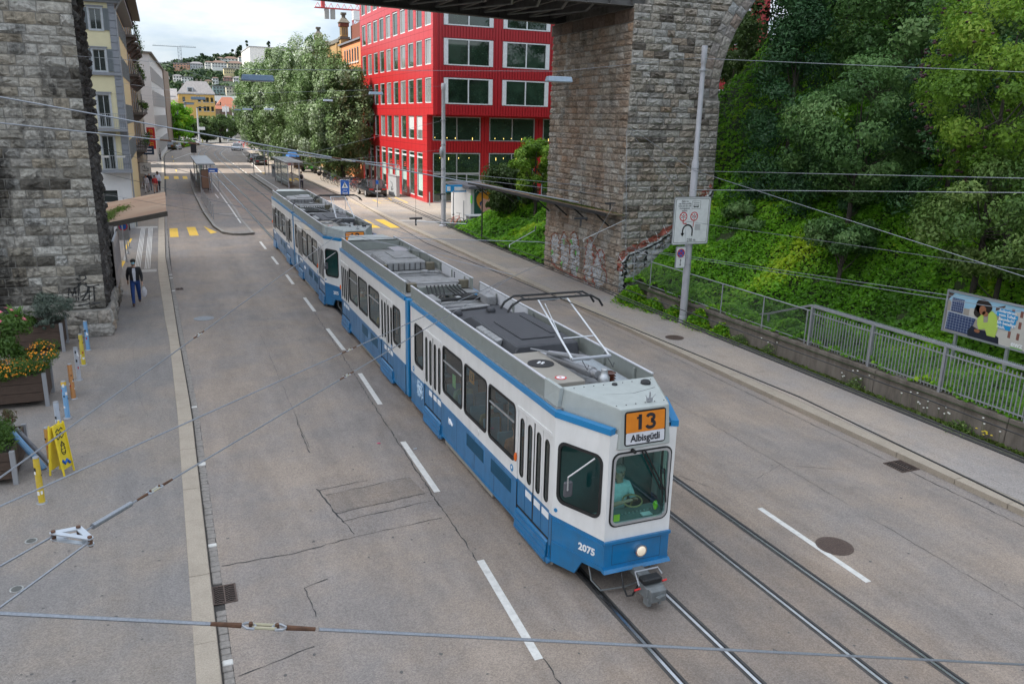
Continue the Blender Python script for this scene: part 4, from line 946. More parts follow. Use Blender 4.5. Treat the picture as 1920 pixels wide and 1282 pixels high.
        winsB=[(25.68,26.95,1.31,2.34,.1),(24.25,25.5,1.31,2.34,.1),(22.72,24.03,1.31,2.34,.1),(20.38,21.12,1.33,2.34,.1)]; doorsB=[(21.2,22.58),(27.05,28.36)]
        if side==1: winsB=[(25.68,26.95,1.31,2.34,.1),(24.25,25.5,1.31,2.34,.1),(22.72,24.03,1.31,2.34,.1),(21.3,22.55,1.31,2.34,.1),(20.38,21.12,1.33,2.34,.1)]; doorsB=[]
        side_wall(19.9,28.40,winsB,doorsB,side,1)
        # equipment vents, skirts, ventral rail
        for a,c in ((14.08,15.08),(12.64,13.66)):
            x0,x1=sorted((side*(HW-.01),side*(HW+.006))); b=MB(); b.box(x0,Y(a),.6,x1,Y(c),.88)
            for q in range(8): b.box(*sorted((side*(HW),side*(HW+.014)))[:1],Y(a)+.02,.62+q*.033,sorted((side*HW,side*(HW+.014)))[1],Y(c)-.02,.632+q*.033)
            P('vent_grille',b,mat('vent_blue_dark',(.008,.07,.13),.5))
        for a,c in ((24.3,25.1),(23.0,23.9)):
            x0,x1=sorted((side*(HW-.01),side*(HW+.006))); P('vent_grille',MB().box(x0,Y(a),.6,x1,Y(c),.88),mat('vent_blue_dark',(.008,.07,.13),.5))
        for a,c in ((10.9,12.2),(13.6,16.6),(22.8,25.5)):
            x0,x1=sorted((side*(HW-.06),side*(HW-.02))); P('underframe_sill',MB().box(x0,Y(a),.06,x1,Y(c),.17),mat('sill_beige',(.28,.26,.22),.7))
        b=MB(); b.ell((side*(HW+.02),Y(12.42),1.42),.03,.035,.09,8,6); P('side_indicator',b,AMB)
        b=MB(); b.ell((side*(HW+.02),Y(28.42),1.42),.03,.035,.09,8,6); P('side_indicator',b,AMB)
        x0,x1=sorted((side*HW,side*(HW+.006)))
        for yy,zz,c in ((12.62,1.12,TBLUEL),(19.12,1.12,TBLUEL),(21.35,1.1,TBLUEL)):
            P('round_sticker',MB().cyl((side*HW,Y(yy),zz),(side*(HW+.006),Y(yy),zz),.07,n=14),c); P('round_sticker_core',MB().cyl((side*HW,Y(yy),zz+.01),(side*(HW+.008),Y(yy),zz+.01),.028,n=10),LTW)
        for yy in (14.4,22.0): P('white_disc',MB().cyl((side*HW,Y(yy),1.16),(side*(HW+.012),Y(yy),1.16),.06,n=14),TWHITE)
        # coat of arms left of the door, in white linework
        cx,cz=18.55,.72; b=MB()
        def seg2(pts,r=.011): b.tube([(side*(HW+.004),Y(cx)+u,cz+v) for u,v in pts],r,5)
        seg2([(-.12,.1),(.12,.1),(.12,-.05),(0,-.18),(-.12,-.05),(-.12,.1)]); seg2([(-.11,-.06),(.11,.09)],.02)
        for sg in (-1,1): seg2([(sg*.15,-.2),(sg*.2,-.05),(sg*.16,.05),(sg*.21,.16),(sg*.16,.24),(sg*.12,.17)],.014); seg2([(sg*.2,0),(sg*.26,.06)]); seg2([(sg*.17,-.1),(sg*.26,-.14)])
        seg2([(-.08,.13),(-.1,.24),(-.04,.18),(0,.26),(.04,.18),(.1,.24),(.08,.13)]); P('coat_of_arms',b,mat('pale_blue_print',(.5,.62,.72),.5))
        # operator's mark: white pictogram and lettering
        b=MB(); b.tube([(side*(HW+.004),Y(16.2)+side*.0,.78),(side*(HW+.004),Y(16.0),.70)],.03,6); b.tube([(side*(HW+.004),Y(16.28),.80),(side*(HW+.004),Y(16.28),.70),(side*(HW+.004),Y(16.2),.66)],.012,5); P('operator_mark',b,LTW)
        # cab side panel (tapers to the nose)
        A=Vector((side*HW,Y(10.89),0)); B=Vector((side*.60,Y(9.9),0)); D=B-A; Ln=D.length; D.normalize(); Nn=Vector((side*abs(D.y),-abs(D.x),0)).normalized()
        cab=lambda u,v,w:tuple(A+D*u-Nn*w+Vector((0,0,v)))
        cw=rrect(.11,1.30,Ln-.13,2.33,.13,5)
        top=2.73
        b=MB(); b.prism([(0,1.0),(Ln,.94),(Ln,top),(0,top)],cab,.04,[cw]); P('cab_side_white',b,TWHITE)
        b=MB(); b.prism([(0,.14),(.52,.14),(.66,.40),(Ln,.40),(Ln,.94),(0,1.0)],cab,.05); 
        P('cab_side_blue',b,TBLUE)
        b=MB(); 
        for z0_,z1_ in ((.90,.925),(.50,.53)):
            b.prism([(0.02,z0_+.01),(Ln,z0_-.05),(Ln,z1_-.05),(0.02,z1_+.01)],lambda u,v,w:tuple(A+D*u+Nn*(.016-w)+Vector((0,0,v))),.02)
        P('cab_trim_strip',b,TBLUE)
        b=MB(); b.prism(rrect(.08,1.27,Ln-.10,2.36,.15,5),lambda u,v,w:tuple(A+D*u+Nn*(.01-w)+Vector((0,0,v))),.04,[rrect(.13,1.32,Ln-.15,2.31,.12,5)]); P('cab_window_frame',b,RUBBER)
        b=MB(); b.prism(rrect(.12,1.31,Ln-.14,2.32,.12,5),lambda u,v,w:tuple(A+D*u-Nn*.01+Vector((0,0,v))),0); P('cab_window_pane',b,GT)
        b=MB(); b.prism([(0,2.73),(Ln+.02,2.73),(Ln+.02,2.83),(0,2.83)],lambda u,v,w:tuple(A+D*u+Nn*(.02-w)+Vector((0,0,v))),.12); P('blue_band',b,TBLUEL)
        if side==-1 :
            n2=text('number_2075','2075',.17,A+D*(Ln-.33)+Nn*.006+Vector((0,0,.67)),D,(0,0,1),LTW,root,.003,bold=.006)
        b=MB(); b.cyl(A+D*.08+Vector((0,0,1.12)),A+D*.08+Nn*.012+Vector((0,0,1.12)),.035,n=12); P('push_button',b,TBLUEL)
        if side==1: continue
        # mirror on its arm
        m0=A+D*(Ln-.25)+Nn*.02+Vector((0,0,2.28)); m1=m0+Nn*.34+Vector((0,-.10,-.1)); m2=m0+Nn*.42+Vector((0,-.0,-.42))
        m2=A+D*.52+Nn*.26+Vector((0,0,1.74)); m1=m2+Vector((-.06,-.10,.03))
        b=MB(); b.tube([m0,m1+Vector((0,0,.22)),m1,m2],.014,7); P('mirror_arm',b,ALU)
        b=MB(); b.box(m2.x-.075,m2.y-.03,m2.z-.13,m2.x+.075,m2.y+.03,m2.z+.13); P('mirror',b,mat('mirror_grey',(.09,.09,.10),.4),bevel=.02)
    # nose -----------------------------------------------------------
    nose=lambda u,v,w:(u,w+0.0,v)
    y0=Y(9.9); wsO=rrect(-.53,1.17,.53,2.41,.12,5)
    b=MB(); b.prism([(-.6,.93),(.6,.93),(.6,2.73),(-.6,2.73)],lambda u,v,w:(u,y0+w,v),.04,[rrect(-.50,1.20,.50,2.38,.1,5)]); P('nose_white',b,TWHITE)
    b=MB(); b.prism(rrect(-.54,1.16,.54,2.42,.13,5),lambda u,v,w:(u,y0-.012+w,v),.045,[rrect(-.505,1.195,.505,2.385,.1,5)]); P('windscreen_rubber',b,RUBBER)
    b=MB(); b.prism(rrect(-.515,1.185,.515,2.395,.115,5),lambda u,v,w:(u,y0-.02+w,v),.05,[rrect(-.478,1.222,.478,2.358,.09,5)]); P('windscreen_frame',b,ALU)
    b=MB(); b.prism(rrect(-.49,1.21,.49,2.37,.09,5),lambda u,v,w:(u,y0+.01,v),0); P('windscreen',b,GT)
    b=MB(); b.prism([(-.6,.42),(.6,.42),(.6,.93),(-.6,.93)],lambda u,v,w:(u,y0-.012+w,v),.06); b.box(-.61,y0-.05,.885,.61,y0-.012,.935); b.hexa([(-.62,y0-.09,.40),(.62,y0-.09,.40),(.62,y0,.40),(-.62,y0,.40),(-.61,y0-.06,.455),(.61,y0-.06,.455),(.61,y0,.455),(-.61,y0,.455)]); P('nose_blue',b,TBLUE)
    b=MB(); 
    for x0,x1,z0,z1 in ((-.45,.45,.85,.855),(-.45,.45,.5,.505),(-.45,-.445,.5,.855),(.445,.45,.5,.855)): b.box(x0,y0-.0135,z0,x1,y0-.01,z1)
    P('hatch_joint',b,DARK)
    P('headlight_rim',MB().cyl((.06,y0-.07,.68),(.06,y0+.0,.68),.105,n=20),CHR); P('headlight_lens',MB().ell((.06,y0-.065,.68),.085,.035,.085,14,8),mat('lamp_lens',(.6,.55,.46),.15,.2,emit=((1,.8,.55),.25)))
    b=MB(); b.cyl((-.2,y0-.1,2.44),(-.2,y0-.01,2.44),.03,n=8); 
    for dx in (0,.06): b.tube([(-.05+dx,y0-.05,2.42),(.22+dx,y0-.045,1.95),(.36+dx,y0-.04,1.7)],.014,6); b.tube([(.34+dx,y0-.035,2.05),(.42+dx,y0-.03,1.45)],.012,5)
    P('wiper',b,RUBBER)
    # destination box and roof cowl
    q=[(-.44,y0-.02),(.42,y0-.02),(.80,y0+1.2),(-.90,y0+1.1)]
    b=MB(); zt=3.15; zb=2.48
    V=[(-.46,y0-.05,2.46),(.44,y0-.05,2.46),(.44,y0-.02,3.14),(-.44,y0-.02,3.14),(-.47,y0+.15,2.46),(.45,y0+.15,2.46)]
    bt=[(-.46,y0-.05,zb),(.45,y0-.05,zb),(.52,y0+.12,zb),(.95,y0+1.18,2.80),(-.93,y0+1.18,2.80),(-.52,y0+.12,zb)]
    tp=[(-.44,y0+.0,3.12),(.42,y0+.0,3.12),(.46,y0+.10,3.14),(.88,y0+1.18,3.16),(-.88,y0+1.18,3.16),(-.48,y0+.10,3.14)]
    n=len(bt); b.add(bt+tp,[tuple(reversed(range(n))),tuple(range(n,2*n))]+[(i,(i+1)%n,(i+1)%n+n,i+n) for i in range(n)]); P('destination_cowl',b,TGREYL,bevel=.012)
    slope=(.05/.66)
    dsp=lambda u,v,w:(u,y0-.052+(v-zb)*.075+w,v)
    P('display_frame',MB().prism(rrect(-.375,2.53,.365,3.08,.05,4),dsp,.02),RUBBER)
    P('line_number_board',MB().prism(rrect(-.35,2.74,.34,3.055,.02,3),lambda u,v,w:dsp(u,v,-.008),0),ORNG); P('destination_board',MB().prism(rrect(-.35,2.555,.34,2.738,.02,3),lambda u,v,w:dsp(u,v,-.008),0),DISPW)
    up=Vector((0,.075,1)).normalized()
    numeral(root,dsp); text('destination','Albisgütli',.155,Vector(dsp(-.005,2.645,-.014)),(1,0,0),up,LTR,root,.002,bold=.003,sx=.92)
    b=MB(); b.tube([(-.4,y0+.65,3.147),(.1,y0+.55,3.147),(.6,y0+.7,3.147)],.004,4); 
    for i in range(9): b.lathe((-.7+i*.18,y0+1.05,3.158),[(.012,0),(.008,.008)],6)
    for i in range(6): b.lathe((-.45+i*.17,y0+.12,3.142),[(.012,0),(.008,.008)],6)
    P('cowl_rivets',b,DARK)
    P('roof_cap_large',MB().lathe((.55,y0+.9,3.155),[(.085,0),(.085,.03),(.06,.06)],16),DARK); P('roof_cap_small',MB().lathe((.02,y0+1.0,3.155),[(.05,0),(.045,.025),(.03,.035)],14),DARK)
    b=MB(); b.box(.1,y0+.13,3.14,.2,y0+.16,3.2); b.cyl((.15,y0+.14,3.19),(.15,y0+.14,3.3),.014,n=6); 
    for k in (-.05,0,.05): b.bar((.15+k,y0+.14,3.2),(.15+k*1.8,y0+.12,3.26),.008,.008)
    P('marker_lamp',b,STEEL)
    # coupler, hoses, lifeguard
    CG=mat('coupler_grey',(.17,.18,.18),.6,.3,var=.2)
    b=MB(); b.box(-.10,y0-.35,.30,.10,y0+.4,.42); b.box(-.15,y0-.62,.16,.17,y0-.32,.36); b.box(-.15,y0-.66,-.02+.08,-.07,y0-.52,.2); b.hexa([(-.12,y0-.7,.14),(.16,y0-.7,.14),(.16,y0-.6,.1),(-.12,y0-.6,.1),(-.12,y0-.7,.34),(.16,y0-.7,.34),(.16,y0-.6,.36),(-.12,y0-.6,.36)]); P('coupler_head',b,CG,bevel=.012)
    b=MB(); b.bar((-.05,y0-.76,.26),(.12,y0-.70,.26),.06,.015); b.cyl((.05,y0-.70,.12),(.05,y0-.66,.12),.02,n=8); P('coupler_tongue',b,CG)
    P('electric_coupler',MB().box(-.17,y0-.55,.37,.17,y0-.38,.47),RUBBER,bevel=.02)
    b=MB(); b.tube([(-.22,y0-.5,.36),(-.22,y0-.35,.52),(.2,y0-.35,.52),(.22,y0-.45,.46)],.014,6); P('coupler_guard',b,STEEL)
    b=MB(); b.cyl((-.3,y0-.5,.3),(-.2,y0-.5,.31),.016,n=8); b.cyl((.2,y0-.5,.36),(.28,y0-.5,.37),.016,n=8); P('red_handle',b,mat('red_plastic',(.6,.02,.02),.4))
    b=MB(); b.tube([(-.28,y0-.02,.42),(-.33,y0-.22,.2),(-.3,y0-.3,.08),(-.22,y0-.33,.1),(-.18,y0-.4,.3)],.017,7); P('air_hose',b,RUBBER)
    b=MB(); b.tube([(-.68,y0+.32,.40),(-.68,y0+.2,.16),(-.6,y0+.02,.06),(-.2,y0-.05,.08),(.2,y0-.02,.12),(.4,y0+.1,.38)],.014,6); P('life_guard',b,CG)
    # end wall rear, bulkheads, floor, ceiling, interior
    P('rear_wall',MB().prism([(-HW+.05,.2),(HW-.05,.2),(HW-.05,2.73),(-HW+.05,2.73)],lambda u,v,w:(u,Y(28.38)+w,v),.04),TWHITE)
    P('rear_apron',MB().box(-HW+.05,Y(28.42),.3,HW-.05,Y(28.46),1.0),TBLUE)
    for a,c in ((10.0,19.3),(19.95,28.3)):
        P('floor',MB().box(-.97 if a>15 else -.58,Y(a),.52,.97 if a>15 else .58,Y(c),.56),FLOORD)
        P('undergear',MB().box(-.85,Y(a)+1.2,.12,.85,Y(c)-.3,.5),DARK)
    P('floor_main',MB().box(-.98,Y(11.0),.57,.98,Y(19.2),.6),FLOORD)
    P('roof_skin',MB().box(-1.0,Y(10.95),2.80,1.0,Y(19.38),2.845),ROOFG); P('roof_skin',MB().box(-1.0,Y(19.9),2.80,1.0,Y(28.42),2.845),ROOFG)
    b=MB(); b.add([(-.6,y0+.02,2.80),(.6,y0+.02,2.80),(1.0,Y(10.96),2.80),(-1.0,Y(10.96),2.80)],[(0,1,2,3)]); P('cab_roof',b,TBLUEL)
    P('cab_bulkhead',MB().box(-.95,Y(11.0),.6,-.1,Y(11.04),2.7),TEAL); P('cab_bulkhead',MB().box(.35,Y(11.0),.6,.95,Y(11.04),2.7),TEAL)
    b=MB(); b.hexa([(-.52,y0+.08,.6),(.52,y0+.08,.6),(.6,y0+.42,.6),(-.6,y0+.42,.6),(-.52,y0+.08,1.14),(.52,y0+.08,1.14),(.62,y0+.40,1.24),(-.62,y0+.40,1.24)]); P('dashboard',b,mat('dash_grey_green',(.10,.14,.13),.6))
    b=MB()
    for i in range(9): b.box(-.15+i*.07,y0+.26,1.19,-.13+i*.07,y0+.28,1.215)
    P('dash_buttons',b,ALU); P('paper_sheet',MB().box(.18,y0+.14,1.17,.36,y0+.26,1.19),LTW); P('yellow_sticker',MB().box(-.44,y0+.02,1.24,-.33,y0+.025,1.36),mat('sticker_yellow',(.5,.55,.03),.5)); P('green_vest',MB().ell((.44,y0+.2,1.3),.035,.05,.08,8,6,jit=.2),mat('hi_vis',(.35,.6,.03),.6))
    b=MB(); ring=[(.10+.17*math.cos(t),y0+.36+.12*math.sin(t),1.36+.05*math.sin(t)) for t in [2*math.pi*i/20 for i in range(20)]]; b.tube(ring,.014,6,closed=True); b.tube([(.10,y0+.36,1.36),(.10,y0+.42,1.2)],.015,6); P('control_wheel',b,mat('wheel_brass',(.35,.26,.12),.4,.3))
    b=MB(); b.box(-.24,Y(10.35),.97,.2,Y(10.72),1.05); b.box(-.22,Y(10.68),1.05,.18,Y(10.76),1.55); P('driver_seat',b,DARK,bevel=.03)
    seatmb=MB()
    for a in [11.6+.78*i for i in range(22)]:
        if 16.8<a<18.3 or 18.9<a<20.2 or 21.1<a<22.6 or 26.9<a or 11<a<12.5: continue
        for sx in (-.78,-.38,.42,.82):
            seatmb.box(sx-.17,Y(a),.95,sx+.17,Y(a)+.38,1.0); seatmb.box(sx-.17,Y(a)+.36,1.0,sx+.17,Y(a)+.41,1.45)
    P('seats',seatmb,SEATB)['kind']='stuff'
    b=MB()
    for a in (12.5,14.0,16.8,18.2,21.2,22.6,24.2,25.6): 
        for sx in (-.55,.6): b.cyl((sx,Y(a),.6),(sx,Y(a),2.75),.015,n=6)
    P('grab_pole',b,ALU)
    for sx in (-1,1):
        P('ceiling_light_strip',MB().box(sx*.4-.06,Y(11.4),2.74,sx*.4+.06,Y(28),2.76),LTW)
    # bellows
    b=MB()
    for i in range(8): 
        y=Y(19.38)+.065*i; k=.07 if i%2 else .12; b.box(-HW+k,y,.35,HW-k,y+.06,2.74)
    P('articulation_bellows',b,RUBBER)
    for side in (-1,1):
        x0,x1=sorted((side*(HW-.16),side*(HW-.01))); P('bellows_cover',MB().box(x0,Y(19.66),.16,x1,Y(19.9),2.80),TBLUEL,bevel=.02)
    # wheels, bogies
    for yb in (12.6,19.6,26.5):
        b=MB()
        for dy in (-.8,.8):
            for sx in (-.55,.55): b.cyl((sx-.05,Y(yb)+dy,.32),(sx+.05,Y(yb)+dy,.32),.31,n=18)
        P('wheels',b,mat('wheel_steel',(.06,.05,.045),.6,.5))
    # --- roof: parapets and gear
    for side,(a,c) in ((-1,(11.45,19.64)),(1,(11.2,19.64)),(-1,(20.18,28.5)),(1,(20.18,28.5))):
        x0,x1=sorted((side*.925,side*.95)); P('roof_parapet',MB().box(x0,Y(a),2.845,x1,Y(c),3.16),TGREY)
        x0,x1=sorted((side*.915,side*.96)); P('parapet_rim',MB().box(x0,Y(a),3.16,x1,Y(c),3.18),TPW)
        if side==1:
            P('parapet_inner_pale',MB().box(.905,Y(c)-3.2 if a<15 else Y(c)-8.3+.2,2.86,.924,Y(c)-.1 if a<15 else Y(a)+2.6,3.14),TPW)
            text('letter_e','E',.2,(.90,Y(17.3 if a<15 else 21.6),3.0),(0,-1,0),(0,0,1),LTR,root,.002,bold=.008)
        for i in range(int((c-a)/1.1)): P('parapet_post',MB().box(*( [side*.88,Y(a)+.5+i*1.1,2.85,side*.92,Y(a)+.56+i*1.1,3.12] if side>0 else [side*.92,Y(a)+.5+i*1.1,2.85,side*.88,Y(a)+.56+i*1.1,3.12])),TGREY)
    b=MB(); b.hexa([(-.965,Y(11.0),2.85),(-.90,Y(11.0),2.85),(-.90,Y(11.5),2.85),(-.965,Y(11.5),2.85),(-.93,Y(11.0),3.17),(-.86,Y(11.0),3.17),(-.90,Y(11.5),3.19),(-.965,Y(11.5),3.19)]); P('parapet_end',b,TGREYL)
    # dark equipment hump with hatch
    b=MB(); b.hexa([(-.72,Y(13.55),2.85),(.78,Y(13.55),2.85),(.78,Y(16.9),2.85),(-.72,Y(16.9),2.85),(-.55,Y(13.6),3.14),(.74,Y(13.6),3.14),(.74,Y(16.2),3.14),(-.55,Y(16.2),3.14)]); P('equipment_hump',b,ROOFD,bevel=.03)
    P('hump_hatch',MB().box(-.3,Y(14.0),3.14,.42,Y(15.5),3.165),ROOFD); P('hump_side_lid',MB().box(.47,Y(14.3),3.14,.70,Y(15.9),3.16),ROOFD)
    b=MB(); 
    for i in range(6): b.hexa([(-.86,Y(14.2)+i*.2,2.85),(-.7,Y(14.2)+i*.2,2.85),(-.7,Y(14.38)+i*.2,2.85),(-.86,Y(14.38)+i*.2,2.85),(-.74,Y(14.2)+i*.2,3.1),(-.62,Y(14.2)+i*.2,3.13),(-.62,Y(14.38)+i*.2,3.13),(-.74,Y(14.38)+i*.2,3.1)])
    P('ribbed_cooler',b,mat('dirty_alu',(.30,.30,.30),.6,.3,var=.3,scale=8,dirt=.4))
    P('roof_skin_dark',MB().box(-.9,Y(16.2),2.85,.9,Y(18.3),2.87),ROOFD)
    P('step_plank',MB().bar((-.75,Y(17.75),2.92),(.55,Y(18.0),2.92),.14,.03),mat('dirty_alu',(.3,.3,.3),.6)); 
    for x,y in ((-.45,17.4),(.42,17.5)): P('vent_cap',MB().lathe((x,Y(y),2.88),[(.11,0),(.12,.05),(.08,.1)],14),ROOFD,smooth=True,sharp=50)
    for sx in (-1,1): P('cable_box',MB().box(sx*.72-.13,Y(18.2),2.86,sx*.72+.13,Y(18.9),3.08),ROOFG,bevel=.015)
    # looping jumper cables over the joint
    b=MB()
    for i in range(9):
        x=-.42+i*.105; s_=1 if i>4 else -1; b.tube([(x,Y(19.98),3.06),(x+.02*s_,Y(19.78),2.99),(x+.10*s_,Y(19.45),2.91),(x+.26*s_,Y(19.15),2.90),(x+.42*s_,Y(19.0),2.93),(.62*s_,Y(18.85+.03*(i%3)),2.97)],.022,6)
    for sx in (-1,1): b.tube([(sx*.6,Y(18.7),2.95),(sx*.25,Y(18.75),2.95),(0,Y(18.8),2.93)],.05,7)
    P('jumper_cables',b,RUBBER)
    # rear-section roof
    P('air_unit',MB().hexa([(-.72,Y(23.4),2.85),(.62,Y(23.4),2.85),(.62,Y(25.6),2.85),(-.72,Y(25.6),2.85),(-.60,Y(23.42),3.12),(.60,Y(23.42),3.12),(.58,Y(25.4),3.12),(-.58,Y(25.4),3.12)]),ROOFG,bevel=.03)
    P('air_unit_lid',MB().box(-.2,Y(24.0),3.12,.5,Y(25.3),3.15),ROOFG)
    b=MB()
    for i in range(7): b.box(-.6+i*.17,Y(23.37),2.87,-.585+i*.17,Y(23.4),3.08)
    P('unit_louvre',b,DARK)
    for x,y in ((-.78,23.2),(.72,23.3),(-.72,20.3),(.78,20.4)): 
        b=MB(); b.box(x-.13,Y(y),2.86,x+.13,Y(y)+.16,3.08); P('resistor_box',b,mat('resistor_bronze',(.16,.14,.10),.6,.4,var=.3,scale=20),bevel=.01)
    P('roof_pipe',MB().tube([(-.6,Y(22.3),2.88),(-.5,Y(22.6),2.93),(.6,Y(22.6),2.93),(.7,Y(22.4),2.93)],.045,8),ROOFG); P('vent_cap',MB().lathe((.3,Y(22.55),2.93),[(.12,0),(.12,.06),(.06,.08)],14),ROOFG)
    P('cross_cover',MB().box(-.68,Y(20.35),3.03,.62,Y(20.95),3.07),ROOFG,bevel=.01); P('cross_cover_front',MB().box(-.62,Y(20.0),2.85,.55,Y(20.1),3.03),TGREY)
    P('end_box',MB().hexa([(-.8,Y(28.2),2.86),(.8,Y(28.2),2.86),(.75,Y(28.5),2.86),(-.75,Y(28.5),2.86),(-.86,Y(27.9),3.16),(.86,Y(27.9),3.16),(.6,Y(28.8),3.2),(-.6,Y(28.8),3.2)]),TGREYL)
    P('end_screen',MB().box(-.92,Y(27.6),2.86,.92,Y(27.63),3.14),TGREY)
    P('roof_lid',MB().lathe((-.7,Y(26.4),2.86),[(.13,0),(.13,.05),(.08,.07)],14),ROOFG)
    P('roof_hatch',MB().box(.3,Y(26.0),3.0,.8,Y(26.9),3.04),STEEL)
    P('blue_cable',MB().tube([(.84,Y(23.2),2.9),(.84,Y(20.8),2.9)],.02,6),ROOFG)
    # front roof well: tan box, fan, pantograph base
    P('control_box',MB().box(-.88,Y(11.35),2.85,-.28,Y(13.2),3.13),TAN,bevel=.01)
    P('fan_grille',MB().lathe((-.6,Y(12.45),3.13),[(.24,0),(.24,.012),(.2,.014)],24),DARK)
    b=MB(); 
    for k in range(4): b.ell((-.6+.05*math.cos(k*1.57),Y(12.45)+.05*math.sin(k*1.57),3.15),.03,.03,.01,6,4)
    P('fan_hub',b,LTW)
    P('warning_disc',MB().cyl((-.62,Y(11.6),3.13),(-.62,Y(11.6),3.136),.10,n=20),mat('warning_red',(.6,.03,.03),.5)); P('warning_disc_face',MB().cyl((-.62,Y(11.6),3.135),(-.62,Y(11.6),3.139),.075,n=20),LTW)
    P('warning_bolt',MB().add([(-.64,Y(11.55),3.141),(-.60,Y(11.6),3.141),(-.62,Y(11.61),3.141),(-.6,Y(11.66),3.141),(-.65,Y(11.6),3.141),(-.62,Y(11.59),3.141)],[(0,1,2),(2,3,4),(4,5,2),(0,2,5)]),mat('warning_red',(.6,.03,.03),.5))
    b=MB(); b.cyl((-.05,Y(13.2),3.0),(.18,Y(11.75),3.06),.075,n=12); b.cyl((-.12,Y(13.6),3.0),(-.05,Y(13.2),3.0),.04,n=10); b.cyl((.1,Y(12.3),3.04),(.16,Y(11.9),3.055),.1,n=12); P('pantograph_drive',b,mat('drive_alu',(.45,.45,.46),.35,.6,dirt=.3),smooth=True,sharp=40)
    P('drive_head',MB().lathe((.22,Y(11.6),2.9),[(.09,0),(.1,.16),(.07,.2),(.06,.24),(.06,.3),(0.05,.31)],14),ALU,smooth=True,sharp=40)
    b=MB()
    for k in range(4): b.lathe((.42,Y(11.75),2.9+k*.05),[(.06,0),(.11,.02),(.06,.045)],14)
    P('insulator_brown',b,mat('porcelain_brown',(.09,.03,.018),.2))
    b=MB(); b.bar((-.22,Y(12.0),2.97),(-.45,Y(13.9),2.97),.05,.05); b.bar((.30,Y(12.3),2.97),(.0,Y(13.9),2.97),.05,.05); b.bar((-.4,Y(13.2),2.97),(.35,Y(13.0),2.97),.05,.05); P('pantograph_base',b,STEEL)
    P('walkway_plate',MB().box(.35,Y(11.4),2.86,.85,Y(13.4),2.88),mat('speckled_plate',(.33,.36,.38),.6,var=.25,scale=40))
    # pantograph: lower arm, upper frame, head
    kn=Vector((.35,Y(12.05)+.25,3.42)); lo=Vector((-.28,Y(13.3),3.08))
    kn=Vector((.0,Y(11.6),3.38))
    b=MB(); b.tube([(-.05,Y(13.25),3.05),(-.02,Y(11.75),3.38)],[.06,.045],8); b.tube([(-.32,Y(13.5),3.1),(-.25,Y(11.9),3.38)],.018,6); b.cyl((-.38,Y(11.7),3.4),(.38,Y(11.7),3.4),.03,n=8); P('lower_arm',b,STEEL)
    hz=4.16; hy=Y(13.3)
    b=MB(); 
    for sg in (-1,1): b.tube([(sg*.36,Y(11.7),3.4),(sg*.30,hy,hz-.06)],[.021,.016],7)
    b.tube([(-.3,hy,hz-.06),(.3,hy,hz-.06)],.02,6); b.tube([(-.30,Y(12.2),3.64),(.30,Y(12.2),3.64)],.012,5); b.tube([(-.33,Y(11.8),3.35),(-.2,hy-.1,hz-.12)],.01,5)
    P('upper_frame',b,ALU)
    b=MB()
    for dy in (-.17,.17):
        b.tube([(-.98,hy+dy,hz-.22),(-.9,hy+dy,hz-.1),(-.72,hy+dy,hz),(.72,hy+dy,hz),(.9,hy+dy,hz-.1),(.98,hy+dy,hz-.22)],.022,6)
    for sx in (-.6,.6): b.tube([(sx,hy-.17,hz-.01),(sx,hy+.17,hz-.01)],.014,5)
    b.tube([(-.5,hy,hz-.02),(0,hy,hz-.09),(.5,hy,hz-.02)],.01,5)
    P('collector_head',b,RUBBER)
    b=MB(); 
    for sx in (-.2,.3): b.tube([(sx,Y(11.65),3.38),(sx+.03,Y(11.5),3.25),(sx+.1,Y(11.6),3.3)],.008,5)
    P('earth_strap',b,DARK)
    return root
tram1=make_tram(True,'nearer blue and white tram with orange 13 board and number 2075 on the nose')
tram1.location=(CX,9.9,0)
bpy.context.view_layer.update()
tram2=copy_tree(tram1); tram2['label']='farther blue and white tram coupled behind, nose hidden by the first tram'
tram2.location=(CX-.02,30.65,0); tram2.scale=(1,.935,1)
for ch in list(tram2.children):
    if ch.name.startswith(('number_2075',)): pass
# people in the trams
CS=lambda n,c: cloth(n,c)
dr=person('tram driver in a pale short sleeved shirt with hands on the control wheel',(CX-.03,10.52,.57),math.pi,'sit',CS('pale_blue',(.50,.66,.66)),CS('navy',(.02,.03,.06)),hair=(.25,.24,.22),lean=.02,arms={'l':((-.25,.10,.72),(-.20,.24,.80)),'r':((.24,.14,.70),(.03,.27,.80))})
dr['label']='driver in a pale short sleeved shirt holding the control wheel inside the front tram cab'
def rider(x,y,c,lb,mask=True,rz=math.pi):
    return person(lb,(CX+x,y,.45),rz,'sit',c,CS('denim',(.03,.05,.1)),mask=mat('mask_pale',(.5,.62,.65),.8) if mask else None,hair=(.03,.02,.015))
rider(-.76,13.1,CS('rust',(.25,.10,.03)),'passenger in a rust brown top behind third window of the front tram')
rider(-.76,16.1,CS('mint',(.12,.30,.24)),'masked passenger in a mint green top holding a paper in the front tram')
rider(-.74,14.5,CS('olive',(.10,.11,.05)),'passenger in an olive top behind the middle window of the front tram')
rider(-.76,23.3,CS('sand',(.30,.26,.12)),'passenger in a pale mask and sand top near the rear door of the front tram')
rider(-.76,26.3,CS('aqua',(.20,.42,.42)),'passenger in an aqua top behind the rearmost big window of the front tram')
b=MB(); b.prism([(-.0,0),(.22,0),(.22,.3),(0,.3)],lambda u,v,w:(CX-.97,16.02+u,1.55+v+.0*w),.0); o=b.build('notice_sheet',mat('notice_green',(.25,.6,.25),.6)); tagp(o,'green and blue notice sheet stuck inside a window of the front tram','notice')
